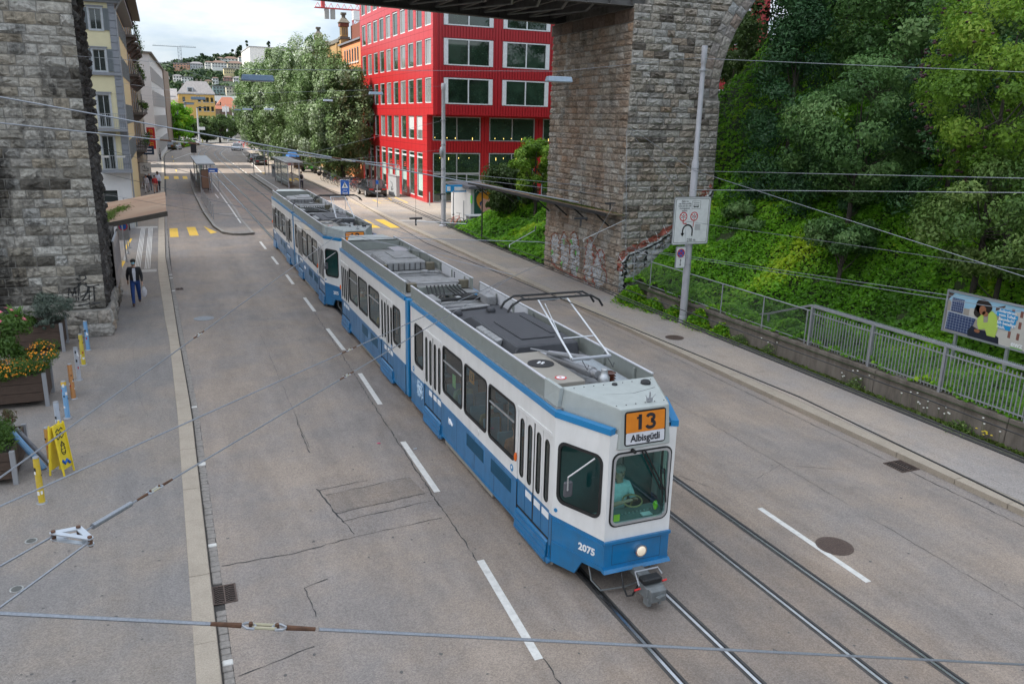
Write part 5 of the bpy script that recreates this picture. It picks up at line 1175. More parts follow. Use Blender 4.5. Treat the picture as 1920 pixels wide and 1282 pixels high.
t=thing('line_board','orange 13 board hanging inside the middle window of the front tram','sign',(CX-.98,14.9,2.1)); MB().box(CX-.985,14.83,2.02,CX-.975,15.1,2.27).build('board',mat('board_orange_dull',(.55,.26,.05),.6),t); text('board_number','13',.2,(CX-.99,14.965,2.15),(0,-1,0),(0,0,1),LTR,t,.001,bold=.006)
# ================================================================ buildings
REDL=mat('red_tile_cladding',(.40,.018,.022),.35,0,var=.05,scale=2); REDJ=mat('red_cladding_joint',(.16,.012,.012),.6); REDR=mat('red_fluted_cladding',(.34,.010,.015),.35,0,var=.05)
WFR=mat('white_window_frame',(.62,.63,.64),.4,.1); WFG=mat('grey_window_frame',(.33,.34,.35),.4,.2)
rb=thing('office_building','bright red clad office block with rows of tall white framed windows','building',(33,80,0))
XF=21.1; YU=67.3; YL=69.1
cols=[67.84+2.63*i for i in range(10)]; rowsz=[(5.45,2.05),(8.56,2.10),(11.66,2.10),(14.75,2.15),(17.85,2.15)]
# left (street) facade: one clad sheet with window openings
holes=[(c,z,c+1.84,z+h) for z,h in rowsz[1:] for c in cols]+[(c,z,c+1.84,z+h) for z,h in rowsz[:1] for c in cols[1:]]+[(c,.42,c+1.84,4.38) for c in cols[1:]]
rect=lambda a,b_,c,d:[(a,b_),(c,b_),(c,d),(a,d)]
fx=lambda u,v,w:(XF+w,u,v)
b=MB()
b.prism([(YU,7.62),(94.1,7.62),(94.1,22),(YU,22)],fx,.3,[rect(*h) for h in holes if h[1]>8])
b.prism([(YL,.1),(94.1,.1),(94.1,7.617),(YL,7.617)],fx,.3,[rect(*h) for h in holes if h[1]<8])
b.build('street_facade',REDL,rb)
# cladding joints as thin recess lines standing proud 2 mm (tile courses)
b=MB()
zs=[.1+.62*i for i in range(36)]
for z in zs:
    spans=[]; y=YL if z<7.6 else YU
    hs=sorted([h for h in holes if h[1]-.02<z<h[3]+.02]); 
    for h in hs:
        if h[0]-.02>y: spans.append((y,h[0]-.02))
        y=h[2]+.02
    if y<94.1: spans.append((y,94.1))
    for a,c in spans: b.box(XF-.003,a,z-.012,XF+.01,c,z+.012)
for i in range(21):
    y=YU+.02+i*1.315
    if y<YL and False: continue
    for a,c in ((.12,.40),(4.42,5.4),(7.55,8.5),(10.7,11.6),(13.8,14.7),(16.95,17.8),(20.05,22)):
        if c<8 and y<YL: continue
        if a<7.6<c: a=7.65
        b.box(XF-.0025,y-.01,a,XF+.01,y+.01,c)
b.build('tile_joints',REDJ,rb)['kind']='stuff'
def winmesh(name,w,h,mats,div=(1,),depth=.12,fw=.07,blind=None):
    """window lying in local x (width) / z (height), outside towards -y"""
    b=MB(); f=lambda u,v,ww:(u,ww,v)
    hs=[]; x=0; tot=sum(div)
    for i,d in enumerate(div):
        x1=x+w*d/tot; hs.append(rect(x+fw/(1 if i==0 else 2),fw,x1-fw/(1 if i==len(div)-1 else 2),h-fw)); x=x1
    b.prism(rect(0,0,w,h),f,depth,hs); 
    me=b.build(name,mats[0],None,local=True); m=me.data; bpy.data.objects.remove(me)
    g=MB().prism(rect(fw*.5,fw*.5,w-fw*.5,h-fw*.5),lambda u,v,ww:(u,depth*.6,v),0).build(name+'_p',mats[1],None,local=True); gm=g.data; bpy.data.objects.remove(g)
    return m,gm
def put_window(parent,me,x,y,z,rz=0,fname='window',pname='pane'):
    M=Matrix.Translation((x,y,z))@Matrix.Rotation(rz,4,'Z')
    o=child_mesh(fname,me[0],parent,M); p=bpy.data.objects.new(pname,me[1]); COL.objects.link(p); p.parent=o; return o
GLM=mat('window_glass_reflective',(.018,.036,.024),.03,0,spec=1.0,var=.8,scale=.5); GLCURT=mat('curtained_glass',(.16,.17,.165),.08,0,spec=1.0,var=.5,scale=2.2,stretch=(1,3,.15))
w1=winmesh('win_tall',1.80,2.06,(WFR,GLM),(1,)); w1c=winmesh('win_tall_c',1.80,2.06,(WFR,GLCURT),(1,)); w0=winmesh('win_shop',1.80,3.92,(WFR,GLM),(1,)); 
for j,h in enumerate(holes):
    z=h[1]+.02; me=w0 if h[1]<1 else (w1c if (j*7)%5<2 else w1)
    put_window(rb,me,XF+.04,h[0]+1.82,z,-math.pi/2)
    if h[1]<1: MB().box(XF+.06,h[0]+.05,h[1]+3.45,XF+.12,h[2]-.05,h[1]+3.6).build('transom',WFR,rb)
# roller blinds on two of the lower windows; curtains inside ground floor
for c in cols[1:3]: MB().box(XF+.085,c+.1,6.3,XF+.1,c+1.74,7.42).build('roller_blind',mat('blind_grey',(.42,.43,.43),.6,var=.05,scale=40),rb)
for i,c in enumerate(cols[1:]): 
    if i%2==0 or i in(3,5): MB().box(XF+.095,c+.15,1.0+.3*(i%3),XF+.108,c+1.6,2.5+.3*(i%2)).build('frosted_film',mat('frosted_green',(.35,.45,.42),.4),rb)
for k,c in ((3,cols[4]),(5,cols[5])): MB().tube([(XF+.05,c+1.3-.11*i,2.5+.16*((i*7+k)%3)) for i in range(9)],.025,5).build('window_script',mat('red_print',(.55,.05,.04),.6),rb)
for c in (cols[5],cols[3],cols[4]): 
    for q in range(3): MB().box(XF+.088,c+.45,3.2-q*.16,XF+.096,c+1.3,3.25-q*.16).build('red_vinyl_line',mat('red_print',(.55,.05,.04),.6),rb)
# front facade towards the viaduct: overhanging upper floors, fluted cladding
ups=[(22.0+5.27*i,z,26.42+5.27*i,z+h) for i in range(6) for z,h in [(8.50,2.15),(11.6,2.15),(14.72,2.15),(17.82,2.1)]]
b=MB(); b.prism(rect(XF+.3,7.62,55,22),lambda u,v,w:(u,YU+w,v),.3,[rect(*h) for h in ups]); b.build('front_facade',REDR,rb)
lows=[(21.6+5.25*i,5.45,26.05+5.25*i,7.52) for i in range(6)]+[(21.6+5.25*i,.15,26.05+5.25*i,4.45) for i in range(6)]
b=MB(); b.prism(rect(XF+.3,.1,55,7.61),lambda u,v,w:(u,YL+w,v),.25,[rect(*h) for h in lows]); b.build('recessed_facade',REDR,rb)
MB().box(XF+.3,YU+.3,7.5,55,YL+.3,7.62).build('soffit',REDR,rb)
b=MB()
def flute(y,z0,z1,x0,x1,holes_):
    x=x0
    while x<x1:
        hs=sorted([h for h in holes_ if h[0]-.11<x<h[2]+.11],key=lambda h:h[1]); z=z0
        for h in hs:
            if h[1]-.02>z: b.box(x-.09,y-.06,z,x+.09,y+.005,h[1]-.02)
            z=h[3]+.02
        if z<z1: b.box(x-.09,y-.06,z,x+.09,y+.005,z1)
        x+=.263
flute(YU,7.64,22,XF+.36,54,ups); flute(YL,.1,7.6,XF+.4,54,lows); b.build('cladding_ribs',REDR,rb)['kind']='stuff'
big=winmesh('win_big',4.38,2.1,(WFR,GLM),(.32,1.95,1.95,.32),.16,.09); bigl=winmesh('win_low',4.4,2.02,(WFG,GLM),(1,1),.14,.07); bigg=winmesh('win_gr',4.4,4.25,(WFG,GLM),(1,1),.14,.08)
for h in ups:
    put_window(rb,big,h[0]+.02,YU-.05,h[1]+.02)
    for a in (h[0]+.03,h[2]-.40): MB().box(a,YU-.09,h[1]+.03,a+.36,YU-.055,h[3]-.05).build('shutter_slab',WFR,rb)
for h in lows:
    put_window(rb,bigl if h[1]>5 else bigg,h[0]+.02,YL-.03,h[1]+.02)
    if h[1]<5: MB().box(h[0]+.05,YL-.05,2.55,h[2]-.05,YL+.02,2.72).build('transom',WFG,rb); MB().box(h[0]+3.1,YL-.04,.2,h[0]+3.2,YL+.02,2.55).build('door_post',WFG,rb)
rs=random.Random(4)
YLAMP=mat('pendant_lamp_lit',(.8,.6,.15),.5,emit=((1,.72,.2),1.6))
for h in lows[:3]+lows[6:9]:
    for k in range(4):
        x=h[0]+.4+k*1.0+rs.uniform(-.35,.35); z=h[3]-.42 if h[1]<5 else h[1]+.3; 
        MB().cyl((x,YL+.04,z-rs.uniform(.05,.28)),(x,YL+.04,z),.024,n=6).build('pendant_lamp',YLAMP,rb)
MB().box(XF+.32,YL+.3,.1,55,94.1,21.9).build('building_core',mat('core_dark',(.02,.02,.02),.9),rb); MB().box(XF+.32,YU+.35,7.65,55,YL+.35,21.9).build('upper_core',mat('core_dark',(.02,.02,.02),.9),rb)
MB().box(XF-.05,YU-.05,22,55.1,94.2,22.3).build('roof_edge',REDL,rb)
# ---------------------------------------------------------------- brick house with turrets behind
ORB=mat('orange_render',(.62,.24,.10),.8,var=.08,scale=3); BRKY=mat('yellow_brick',(.34,.21,.085),.85,var=.25,scale=14,bump=.4); BRKR=mat('red_brick_dark',(.16,.05,.03),.9,var=.25,scale=12); COPB=mat('stone_coping',(.14,.125,.10),.85)
ob=thing('brick_building','orange rendered old brick building with two chimney turrets behind the red office block','building',(30,118,0))
wins=[(96.9+1.45*i,13.5,97.8+1.45*i,15.1) for i in range(6)]+[(97.2+3.0*i,9.3,98.5+3.0*i,11.6) for i in range(9)]+[(97.2+3.0*i,5.0,98.5+3.0*i,7.6) for i in range(9)]
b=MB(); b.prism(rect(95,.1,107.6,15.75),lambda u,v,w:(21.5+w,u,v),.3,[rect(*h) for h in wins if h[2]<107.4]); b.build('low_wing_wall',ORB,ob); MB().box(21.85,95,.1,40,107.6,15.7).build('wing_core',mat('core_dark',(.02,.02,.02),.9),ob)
MB().box(21.25,95,15.75,40,107.6,15.95).build('wing_eave',mat('lead_grey',(.16,.16,.18),.6),ob); MB().box(21.3,95,12.55,21.5,107.6,12.75).build('string_course',COPB,ob); MB().box(21.35,95,12.2,21.5,107.6,12.35).build('string_course',BRKY,ob)
wo=winmesh('win_ob',.86,1.56,(WFG,GLD),(1,),.1,.08); wo2=winmesh('win_ob2',1.26,2.26,(WFR,GLD),(1,1),.1,.08)
for h in wins: 
    if h[2]<107.4: put_window(ob,wo if h[1]>12 else wo2,21.52,h[0]+(.88 if h[1]>12 else 1.28),h[1]+.02,-math.pi/2); MB().box(21.38,h[0]-.1,h[1]-.14,21.5,h[2]+.1,h[1]).build('sill',mat('sill_white',(.6,.58,.55),.6),ob)
MB().box(21.5,107.6,.1,42,135,16.5).build('main_block',BRKY,ob); MB().box(21.35,107.5,16.3,42,135,16.75).build('main_cornice',COPB,ob)
MB().hexa([(22.8,98,15.9),(40,98,15.9),(40,106.9,15.9),(22.8,106.9,15.9),(22.8,98,18.2),(40,98,18.2),(40,106.9,18.2),(22.8,106.9,18.2)]).build('rear_brick_wall',BRKR,ob)
for yy in range(5): MB().box(21.38,109+yy*5,.5,21.5,109.7+yy*5,16.3).build('pilaster',BRKY,ob); MB().box(21.44,110.3+yy*5,9,21.5,113+yy*5,14.5).build('window_bay',GLD,ob)
for (yc,zb,sc) in ((107.0,16.5,1.0),(125.0,16.4,1.0)):
    xc=21.95; MB().box(xc-.5,yc-.5,zb-4,xc+.5,yc+.5,zb+.15).build('turret_base',BRKY,ob); MB().box(xc-.62,yc-.62,zb+.1,xc+.62,yc+.62,zb+.35).build('turret_ledge',COPB,ob)
    MB().box(xc-.45,yc-.45,zb+.35,xc+.45,yc+.45,zb+2.0).build('turret_shaft',BRKY,ob,bevel=.06); MB().box(xc-.56,yc-.56,zb+1.55,xc+.56,yc+.56,zb+2.0).build('turret_collar',BRKR,ob)
    for k in (-.22,0,.22): MB().box(xc-.47,yc+k-.04,zb+.6,xc-.44,yc+k+.04,zb+1.4).build('turret_slit',COPB,ob); MB().box(xc+k-.04,yc-.47,zb+.6,xc+k+.04,yc-.44,zb+1.4).build('turret_slit',COPB,ob)
    b=MB(); b.add([(xc-.68,yc-.68,zb+2),(xc+.68,yc-.68,zb+2),(xc+.68,yc+.68,zb+2),(xc-.68,yc+.68,zb+2),(xc-.25,yc-.25,zb+2.6),(xc+.25,yc-.25,zb+2.6),(xc+.25,yc+.25,zb+2.6),(xc-.25,yc+.25,zb+2.6)],[(0,3,2,1),(4,5,6,7),(0,1,5,4),(1,2,6,5),(2,3,7,6),(3,0,4,7)]); b.box(xc-.2,yc-.2,zb+2.6,xc+.2,yc+.2,zb+2.95); b.box(xc-.32,yc-.32,zb+2.95,xc+.32,yc+.32,zb+3.2); b.build('turret_cap',COPB,ob)
# pale slab far behind the trees
t=thing('office_block','blank white office block rising behind the row of silver poplars','building',(40,306,0)); MB().box(29.5,300,0,62,330,29.2).build('white_wall',mat('white_facade',(.72,.70,.66),.8,var=.03),t)
MB().box(29.3,299.8,29.2,62.2,330.2,29.45).build('parapet',mat('parapet_grey',(.3,.3,.3),.7),t)
# ---------------------------------------------------------------- cranes
def crane(name,label,x,y,h,reach,back,m,z_j=None,cab=True,rz=0):
    t=thing('tower_crane',label,'crane',(x,y,0)); mast=MB(); w=.7*h/32
    for sx in (-1,1):
        for sy in (-1,1): mast.bar((x+sx*w,y+sy*w,0),(x+sx*w,y+sy*w,h),.14*h/32,.14*h/32)
    n=int(h/1.6)
    for i in range(n):
        z=h*i/n; z2=h*(i+1)/n; s=1 if i%2 else -1
        mast.bar((x-w*s,y-w,z),(x+w*s,y-w,z2),.09*h/32,.09*h/32); mast.bar((x-w,y-w*s,z),(x-w,y+w*s,z2),.09*h/32,.09*h/32); mast.bar((x-w,y-w,z2),(x+w,y-w,z2),.09*h/32,.09*h/32)
    mast.build('mast',m,t); jb=MB(); 
    dx,dy=math.cos(rz),math.sin(rz)
    for s in (-1,1): jb.bar((x-dx*back,y-dy*back+s*w,h),(x+dx*reach,y+dy*reach+s*w,h),.16*h/32,.16*h/32)
    jb.bar((x,y,h+1.2),(x+dx*reach,y+dy*reach,h+1.0),.12,.12)
    k=int((reach+back)/1.5)
    for i in range(k):
        a=-back+(reach+back)*i/k; jb.bar((x+dx*a,y-w,h),(x+dx*(a+.75),y,h+1.1),.07,.07); jb.bar((x+dx*(a+.75),y,h+1.1),(x+dx*(a+1.5),y+w,h),.07,.07)
    jb.build('jib',m,t); 
    if cab: MB().box(x-w*1.1,y-w*1.6,h-2.2,x+w*1.1,y+w*1.0,h-.2).build('cab',mat('crane_cab_white',(.7,.7,.7),.5),t)
    return t
t=crane('c','red tower crane with counter jib reaching left above the brick turrets',43.9,200,31.2,30,9.4,mat('crane_red',(.45,.06,.06),.6))
for x in (37.2,38.6): MB().box(x-.5,199.6,28.9,x+.5,200.4,31.0).build('counterweight',mat('counterweight_concrete',(.3,.3,.28),.8),t)
MB().box(36.0,199.5,31.3,36.8,200.5,32.6).build('winch',mat('crane_red',(.4,.03,.03),.5),t)
# ---------------------------------------------------------------- yellow house on the left
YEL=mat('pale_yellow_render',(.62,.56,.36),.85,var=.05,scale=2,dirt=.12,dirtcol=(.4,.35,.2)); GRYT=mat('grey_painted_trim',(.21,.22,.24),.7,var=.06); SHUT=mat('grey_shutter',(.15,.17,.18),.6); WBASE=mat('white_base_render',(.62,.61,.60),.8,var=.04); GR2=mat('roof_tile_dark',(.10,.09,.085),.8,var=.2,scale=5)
yh=thing('town_house','pale yellow town house with grey shutters and corner quoins beside the left pier','building',(-8,65,0))
YF=57.0; XE=-2.05
fy=lambda u,v,w:(u,YF+w,v)
hs=[rect(-3.42,11.98,-2.78,13.15),rect(-3.44,9.62,-2.78,10.85),rect(-3.46,6.35,-2.80,8.25),rect(-3.46,3.8,-2.80,5.82)]
hs+=[rect(a-1.9,b_,c-1.9,d) for (a,b_),_,(c,d),_ in [(h[0],0,h[2],0) for h in hs]]
MB().prism(rect(-14,3.68,XE-.32,13.5),fy,.3,hs).build('front_wall',YEL,yh); MB().prism(rect(-14,0,XE,3.66),fy,.3,[rect(-3.9,.1,-2.9,2.5)]).build('ground_floor_wall',WBASE,yh)
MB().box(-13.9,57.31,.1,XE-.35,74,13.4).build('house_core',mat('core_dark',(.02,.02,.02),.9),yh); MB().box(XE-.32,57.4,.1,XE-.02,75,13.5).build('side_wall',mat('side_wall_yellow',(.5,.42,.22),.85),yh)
for z in (4.2,6.5,9.5,12):
    for y in (58.6,61.4,64.2,67,70,73): MB().box(XE-.03,y,z,XE+.01,y+.8,z+1.25).build('window',GLH if False else GLD,yh); MB().box(XE-.03,y-.4,z,XE+.03,y-.03,z+1.25).build('shutter',mat('grey_shutter',(.15,.17,.18)),yh); MB().box(XE-.03,y+.83,z,XE+.03,y+1.2,z+1.25).build('shutter',mat('grey_shutter',(.15,.17,.18)),yh)
MB().box(-3.88,57.1,.1,-2.92,57.2,2.48).build('doorway',GLD,yh)
for i,z in enumerate(np.arange(3.7,13.45,.42)):
    MB().box(XE-.34,56.93,z+.012,XE+.03,57.35,z+.41).build('quoin_block',GRYT,yh)
    MB().box(XE-.0,57.36,z+.012,XE+.03,57.36+(.35 if i%2 else .22),z+.41).build('quoin_block',GRYT,yh)
MB().box(-14,56.85,9.38,XE+.08,57.0,9.56).build('string_course',GRYT,yh); MB().box(-14,56.8,13.5,XE+.35,57.1,13.75).build('cornice',GRYT,yh); MB().box(-14,56.4,13.75,XE+.6,75.2,13.95).build('eave',GRYT,yh)
MB().add([(-14,56.3,13.95),(XE+.7,56.3,13.95),(XE+.7,75.2,13.95),(-14,75.2,13.95),(-14,60,17),(-5,60,17),(-5,72,17),(-14,72,17)],[(0,1,5,4),(1,2,6,5),(2,3,7,6),(4,5,6,7)]).build('roof',GR2,yh)
b=MB(); b.tube([(XE+.5,56.5,13.7),(XE+.25,56.8,13.4),(XE+.08,56.95,13.1),(XE+.08,56.95,.2)],.05,8); b.build('downpipe',mat('zinc_pipe',(.25,.26,.27),.5,.4),yh)
GLH=mat('house_glass',(.02,.03,.028),.05,0,spec=1,var=.3)
for h in hs:
    (a,b_),(c,_),(_,d),_=h; w=winmesh('win_h',c-a,d-b_,(mat('window_wood_grey',(.35,.37,.37),.5),GLH),(1,1),.08,.045); put_window(yh,w,a,57.05,b_)
    b=MB(); b.prism(rect(a-.10,b_-.08,c+.10,d+.1),lambda u,v,w_:(u,56.95+w_,v),.06,[rect(a,b_,c,d)]); b.build('window_surround',mat('surround_pale_grey',(.42,.44,.46),.7),yh); MB().box(a-.16,56.88,d+.1,c+.16,56.98,d+.17).build('lintel_ledge',GRYT,yh)
    if b_>9:
        for x0,x1 in ((a-.46,a-.11),(c+.11,c+.42)):
            b=MB(); b.box(x0,56.92,b_-.02,x1,56.96,d+.04)
            for q in range(22): z=b_+.04+q*(d-b_-.04)/22; b.box(x0+.03,56.90,z,x1-.03,56.925,z+.025)
            b.build('shutter',SHUT,yh)
def balcony(z,x0,x1,y0,y1,par,m=STEEL,slabm=None,pots=0):
    s_=MB().box(x0,y0,z-.14,x1,y1,z).build('balcony_slab',slabm or GRYT,par); b=MB()
    n=int((x1-x0)/.11)
    for i in range(n+1): x=x0+.03+i*(x1-x0-.06)/n; b.box(x-.008,y0+.02,z,x+.008,y0+.036,z+.9)
    for i in range(int((y1-y0)/.11)): y=y0+.03+i*.11; b.box(x1-.036,y-.008,z,x1-.02,y+.008,z+.9)
    for zz in (.9,.08): b.box(x0,y0+.01,z+zz-.015,x1,y0+.045,z+zz+.015); b.box(x1-.045,y0,z+zz-.015,x1-.01,y1,z+zz+.015)
    b.build('balcony_railing',m,par); return s_
balcony(6.24,-3.62,XE+.1,56.2,57,yh); balcony(3.77,-3.62,XE+.16,56.2,57,yh)
for x in (-3.35,-2.45):
    MB().box(x-.24,56.05,4.55,x+.24,56.2,4.68).build('flower_box',mat('flower_box_white',(.5,.48,.45),.6),yh)
    mosspatch(x,56.12,.2,.06,lambda a,c:4.68+a*0,yh,160,int(-x*10))
MB().box(-1.95,56.9,.12,-1.6,57.5,2.2).build('utility_cover',WBASE,yh) if False else None
# ---------------------------------------------------------------- dark balconied house
STO=stonemat('mottled_stucco_stone',[(.20,.13,.06),(.30,.20,.08),(.12,.10,.08),(.24,.19,.13),(.08,.07,.06)],stain=.8)
bh=thing('balcony_house','old dark stone house with overgrown carved balconies beyond the yellow house','building',(-8,93,0))
MB().box(-14,75.2,0,-2.35,111,17.6).build('house_wall',mat('mottled_wall',(.20,.155,.10),.9,var=.5,scale=2.2,dirt=.85,dirtcol=(.05,.045,.035),dscale=1.6,bump=.5),bh)
MB().box(-14,74.5,17.6,-1.3,111.5,17.9).build('eave',mat('eave_timber',(.14,.12,.10),.8),bh)
MB().add([(-14,74.5,17.9),(-1.3,74.5,17.9),(-1.3,111.5,17.9),(-14,111.5,17.9),(-14,78,21),(-6,78,21),(-6,108,21),(-14,108,21)],[(0,1,5,4),(1,2,6,5),(2,3,7,6),(4,5,6,7)]).build('roof',GR2,bh)
rs=random.Random(8); wb=winmesh('win_b',1.0,1.9,(WFG,GLD),(1,1),.08,.06)
for fl_i,z in enumerate((4.3,7.4,10.5,13.6)):
    for k,y in enumerate((77,80.5,84,87.5,91,94.5,98,101.5,105)):
        put_window(bh,wb,-2.38,y+1,z,math.pi/2 if False else -math.pi/2) if False else None
        M=Matrix.Translation((-2.28,y,z))@Matrix.Rotation(math.pi/2,4,'Z'); o=child_mesh('window',wb[0],bh,M); p=bpy.data.objects.new('pane',wb[1]); COL.objects.link(p); p.parent=o
        if k%2==0: MB().box(-2.30,y+1.05,z,-2.24,y+1.6,z+1.9).build('shutter',mat('ochre_shutter',(.34,.20,.04),.7),bh)
    for k,y in enumerate((78,86,94,102)):
        MB().box(-2.35,y,z-.35,-1.35,y+4.2,z-.15).build('balcony_slab',mat('balcony_stone_dark',(.12,.105,.09),.9,var=.4,dirt=.6),bh)
        for yy in (y+.3,y+3.7): MB().hexa([(-2.35,yy,z-1.0),(-2.2,yy,z-1.0),(-2.2,yy+.25,z-1.0),(-2.35,yy+.25,z-1.0),(-2.35,yy,z-.35),(-1.45,yy,z-.35),(-1.45,yy+.25,z-.35),(-2.35,yy+.25,z-.35)]).build('bracket',mat('balcony_stone_dark',(.12,.1,.09),.9),bh)
        b=MB()
        for i in range(26): b.box(-1.42,y+.05+i*.165,z-.15,-1.395,y+.075+i*.165,z+.75)
        b.box(-1.44,y,z+.74,-1.38,y+4.2,z+.8)
        for i in range(6): b.box(-2.3+i*.16,y+.02,z-.15,-2.28+i*.16,y+.045,z+.75)
        b.build('railing',DARK,bh)
        n=80; r=np.random.default_rng(k+fl_i*9); C=np.stack([r.normal(-1.42,.16,n),y+2.1+r.normal(0,1.3,n),z+.55+r.normal(0,.16,n)],1); sz=.06
        V=np.repeat(C[:,None,:],4,1)+r.normal(0,sz,(n,4,3)); quads_np('balcony_plants',V,leafmat('leaf_mid',[(.03,.07,.012),(.06,.12,.02),(.10,.17,.03),(.05,.09,.02)]),bh,attr=r.random(n),kind='stuff')
MB().box(-2.0,111.01,0,-6,111.1,17).build('gable',WBASE,bh) if False else None
t=thing('shop_banner','red hanging banner with yellow characters on the dark stone house','banner',(-1.4,104,5)); MB().box(-1.62,103.9,3.2,-.75,103.98,5.6).build('cloth',mat('banner_red',(.55,.02,.015),.6),t)
b=MB()
for z in (5.1,4.4,3.7): b.bar((-1.4,103.88,z+.2),(-1.0,103.88,z+.2),.04,.07); b.bar((-1.3,103.88,z+.3),(-1.35,103.88,z-.2),.04,.07); b.bar((-1.05,103.88,z+.3),(-1.0,103.88,z-.2),.04,.07); b.bar((-1.35,103.88,z),(-1.0,103.88,z-.02),.04,.06)
b.build('banner_character',mat('banner_yellow',(.7,.4,.03),.6),t)
t=thing('shop_sign','square white hanging sign with black scrollwork above the left pavement','sign',(-1.5,80,2.6)); MB().box(-2.05,79.95,2.0,-1.15,80.03,2.95).build('sign_board',mat('sign_cream',(.45,.43,.38),.6),t); MB().box(-2.35,79.97,2.92,-1.15,80.0,2.98).build('arm',DARK,t)
b=MB(); b.tube([(-1.85,79.93,2.6),(-1.7,79.93,2.75),(-1.65,79.93,2.4),(-1.5,79.93,2.6),(-1.42,79.93,2.35),(-1.32,79.93,2.5)],.03,6); b.tube([(-1.85,79.93,2.3),(-1.6,79.93,2.22),(-1.35,79.93,2.3)],.03,6); b.build('scrollwork',DARK,t)
t=thing('shop_sign','dark blue box sign above the left pavement behind the scroll sign','sign',(-1.3,92,3.2)); MB().box(-1.9,92,3.1,-.9,92.1,3.95).build('sign_box',mat('sign_navy',(.01,.03,.06),.5),t)
for i in range(2): MB().box(-1.75,91.98,3.3+.3*i,-1.1,91.995,3.42+.3*i).build('sign_lettering',LTW,t)
# small house in the gap, long white office with window bands
t=thing('small_house','low rendered house between the dark stone house and the white office','building',(-8,125,0)); MB().box(-14,121,0,-2.2,129,14.5).build('house_wall',mat('brownish_render',(.28,.25,.21),.85),t); MB().add([(-14,120.7,14.5),(-1.8,120.7,14.5),(-1.8,129.3,14.5),(-14,129.3,14.5),(-8,120.7,17),(-8,129.3,17)],[(0,1,4),(1,2,5,4),(2,3,5),(3,0,4,5)]).build('roof',GR2,t)
for z in (1,4.4,7.8,11.2):
    for y in (122,124.6,127): o=MB().box(-2.21,y,z,-2.15,y+1,z+1.8).build('window',GLD,t)
of=thing('office_building','long white office with bands of grey windows and brown end wall','building',(-8,165,0))
def of_x(y): return -.75+max(0,(y-136))*.036
A=(-.75,136); B=(1.2,190)
b=MB(); b.hexa([(-16,136,0),(A[0]-.12,136,0),(B[0]-.12,190,0),(-16,190,0),(-16,136,15.6),(A[0]-.12,136,15.6),(B[0]-.12,190,15.6),(-16,190,15.6)]); b.build('office_wall',mat('office_white',(.56,.52,.50),.8,var=.04),of)
WB=mat('window_band_grey',(.16,.16,.155),.3,0,var=.3,scale=1.5); 
for z,h in ((1.0,2.2),(4.6,2.2),(8.2,2.2),(11.8,2.0)):
    for k in range(18):
        ya_,yb_=137.2+k*2.9,137.2+k*2.9+2.6; xa_,xb_=A[0]-.11+(ya_-136)*.0361,A[0]-.11+(yb_-136)*.0361
        b=MB(); b.hexa([(xa_-.05,ya_,z),(xa_+.04,ya_,z),(xb_+.04,yb_,z),(xb_-.05,yb_,z),(xa_-.05,ya_,z+h),(xa_+.04,ya_,z+h),(xb_+.04,yb_,z+h),(xb_-.05,yb_,z+h)]); o=b.build('window',WB,of)
        b=MB()
        for q in range(5): y=ya_+q*.65; x=A[0]-.11+(y-136)*.0361; b.box(x+.03,y-.03,z,x+.10,y+.03,z+h)
        b.build('mullion',mat('office_white',(.56,.52,.5),.8),of)
b=MB(); b.hexa([(-16,190,0),(1.3,190,0),(2.4,204,0),(-16,204,0),(-16,190,15.9),(1.3,190,15.9),(2.4,204,15.9),(-16,204,15.9)]); b.build('brown_end',mat('brown_end_wall',(.20,.14,.10),.85,var=.1),of)
b=MB(); b.hexa([(-16,135.6,15.6),(A[0]+.3,135.6,15.6),(B[0]+.3,190,15.6),(-16,190,15.6),(-16,135.6,16.2),(A[0]+.3,135.6,15.8),(B[0]+.3,190,15.8),(-16,190,16.2)]); b.build('office_eave',mat('eave_timber',(.14,.12,.1),.8),of)
# ---------------------------------------------------------------- far end of the street
OCH=mat('ochre_render',(.52,.33,.10),.85,var=.05); MANS=mat('mansard_slate',(.20,.19,.19),.8,var=.15,scale=1.5); 
def house(name,label,x0,y0,x1,y1,h,rh,wm,rm,rows=3,colsn=5,cat='house',group=None,hip=.35,ww=1.0,wh=1.6,gable=False):
    t=thing(name,label,cat,((x0+x1)/2,y0,0 if h<40 else 0),group=group); return t
t=thing('apartment_building','ochre corner building with grey mansard roof at the end of the street','building',(11.5,300,0))
MB().box(6,300,-1,17.3,316,13.4).build('wall',OCH,t); MB().box(5.7,299.7,13.3,17.6,316.3,13.6).build('cornice',mat('parapet_grey',(.3,.3,.3),.7),t)
b=MB(); b.add([(5.7,299.7,13.6),(17.6,299.7,13.6),(17.6,316,13.6),(5.7,316,13.6),(9,303,17.6),(15.2,303,17.6),(15.2,313,17.6),(9,313,17.6)],[(0,1,5,4),(1,2,6,5),(2,3,7,6),(3,0,4,7),(4,5,6,7)]); rf=b.build('roof',MANS,t)
MB().add([(-12,303,11.5),(5.9,303,11.5),(5.9,312,15.2),(-12,312,15.2)],[(0,1,2,3)]).build('side_roof',MANS,t); MB().box(-12,303,-1,5.9,312,11.5).build('side_wall',mat('office_white',(.5,.5,.5),.8),t)
for x in (8.8,): MB().hexa([(x,300.2,13.9),(x+1.9,300.2,13.9),(x+1.9,303,13.9),(x,303,13.9),(x,300.2,15.6),(x+1.9,300.2,15.6),(x+1.9,303,15.6),(x,303,15.6)]).build('dormer',mat('surround_pale_grey',(.4,.4,.4),.7),t); MB().box(x+.4,300.1,14.2,x+1.5,300.25,15.3).build('dormer_window',GLD,t)
for x,z in ((12,17),(13.4,17),(7.5,15.5),(2,14)): MB().box(x,305,z-1,x+.6,306,z+1.4).build('chimney',COPB,t)
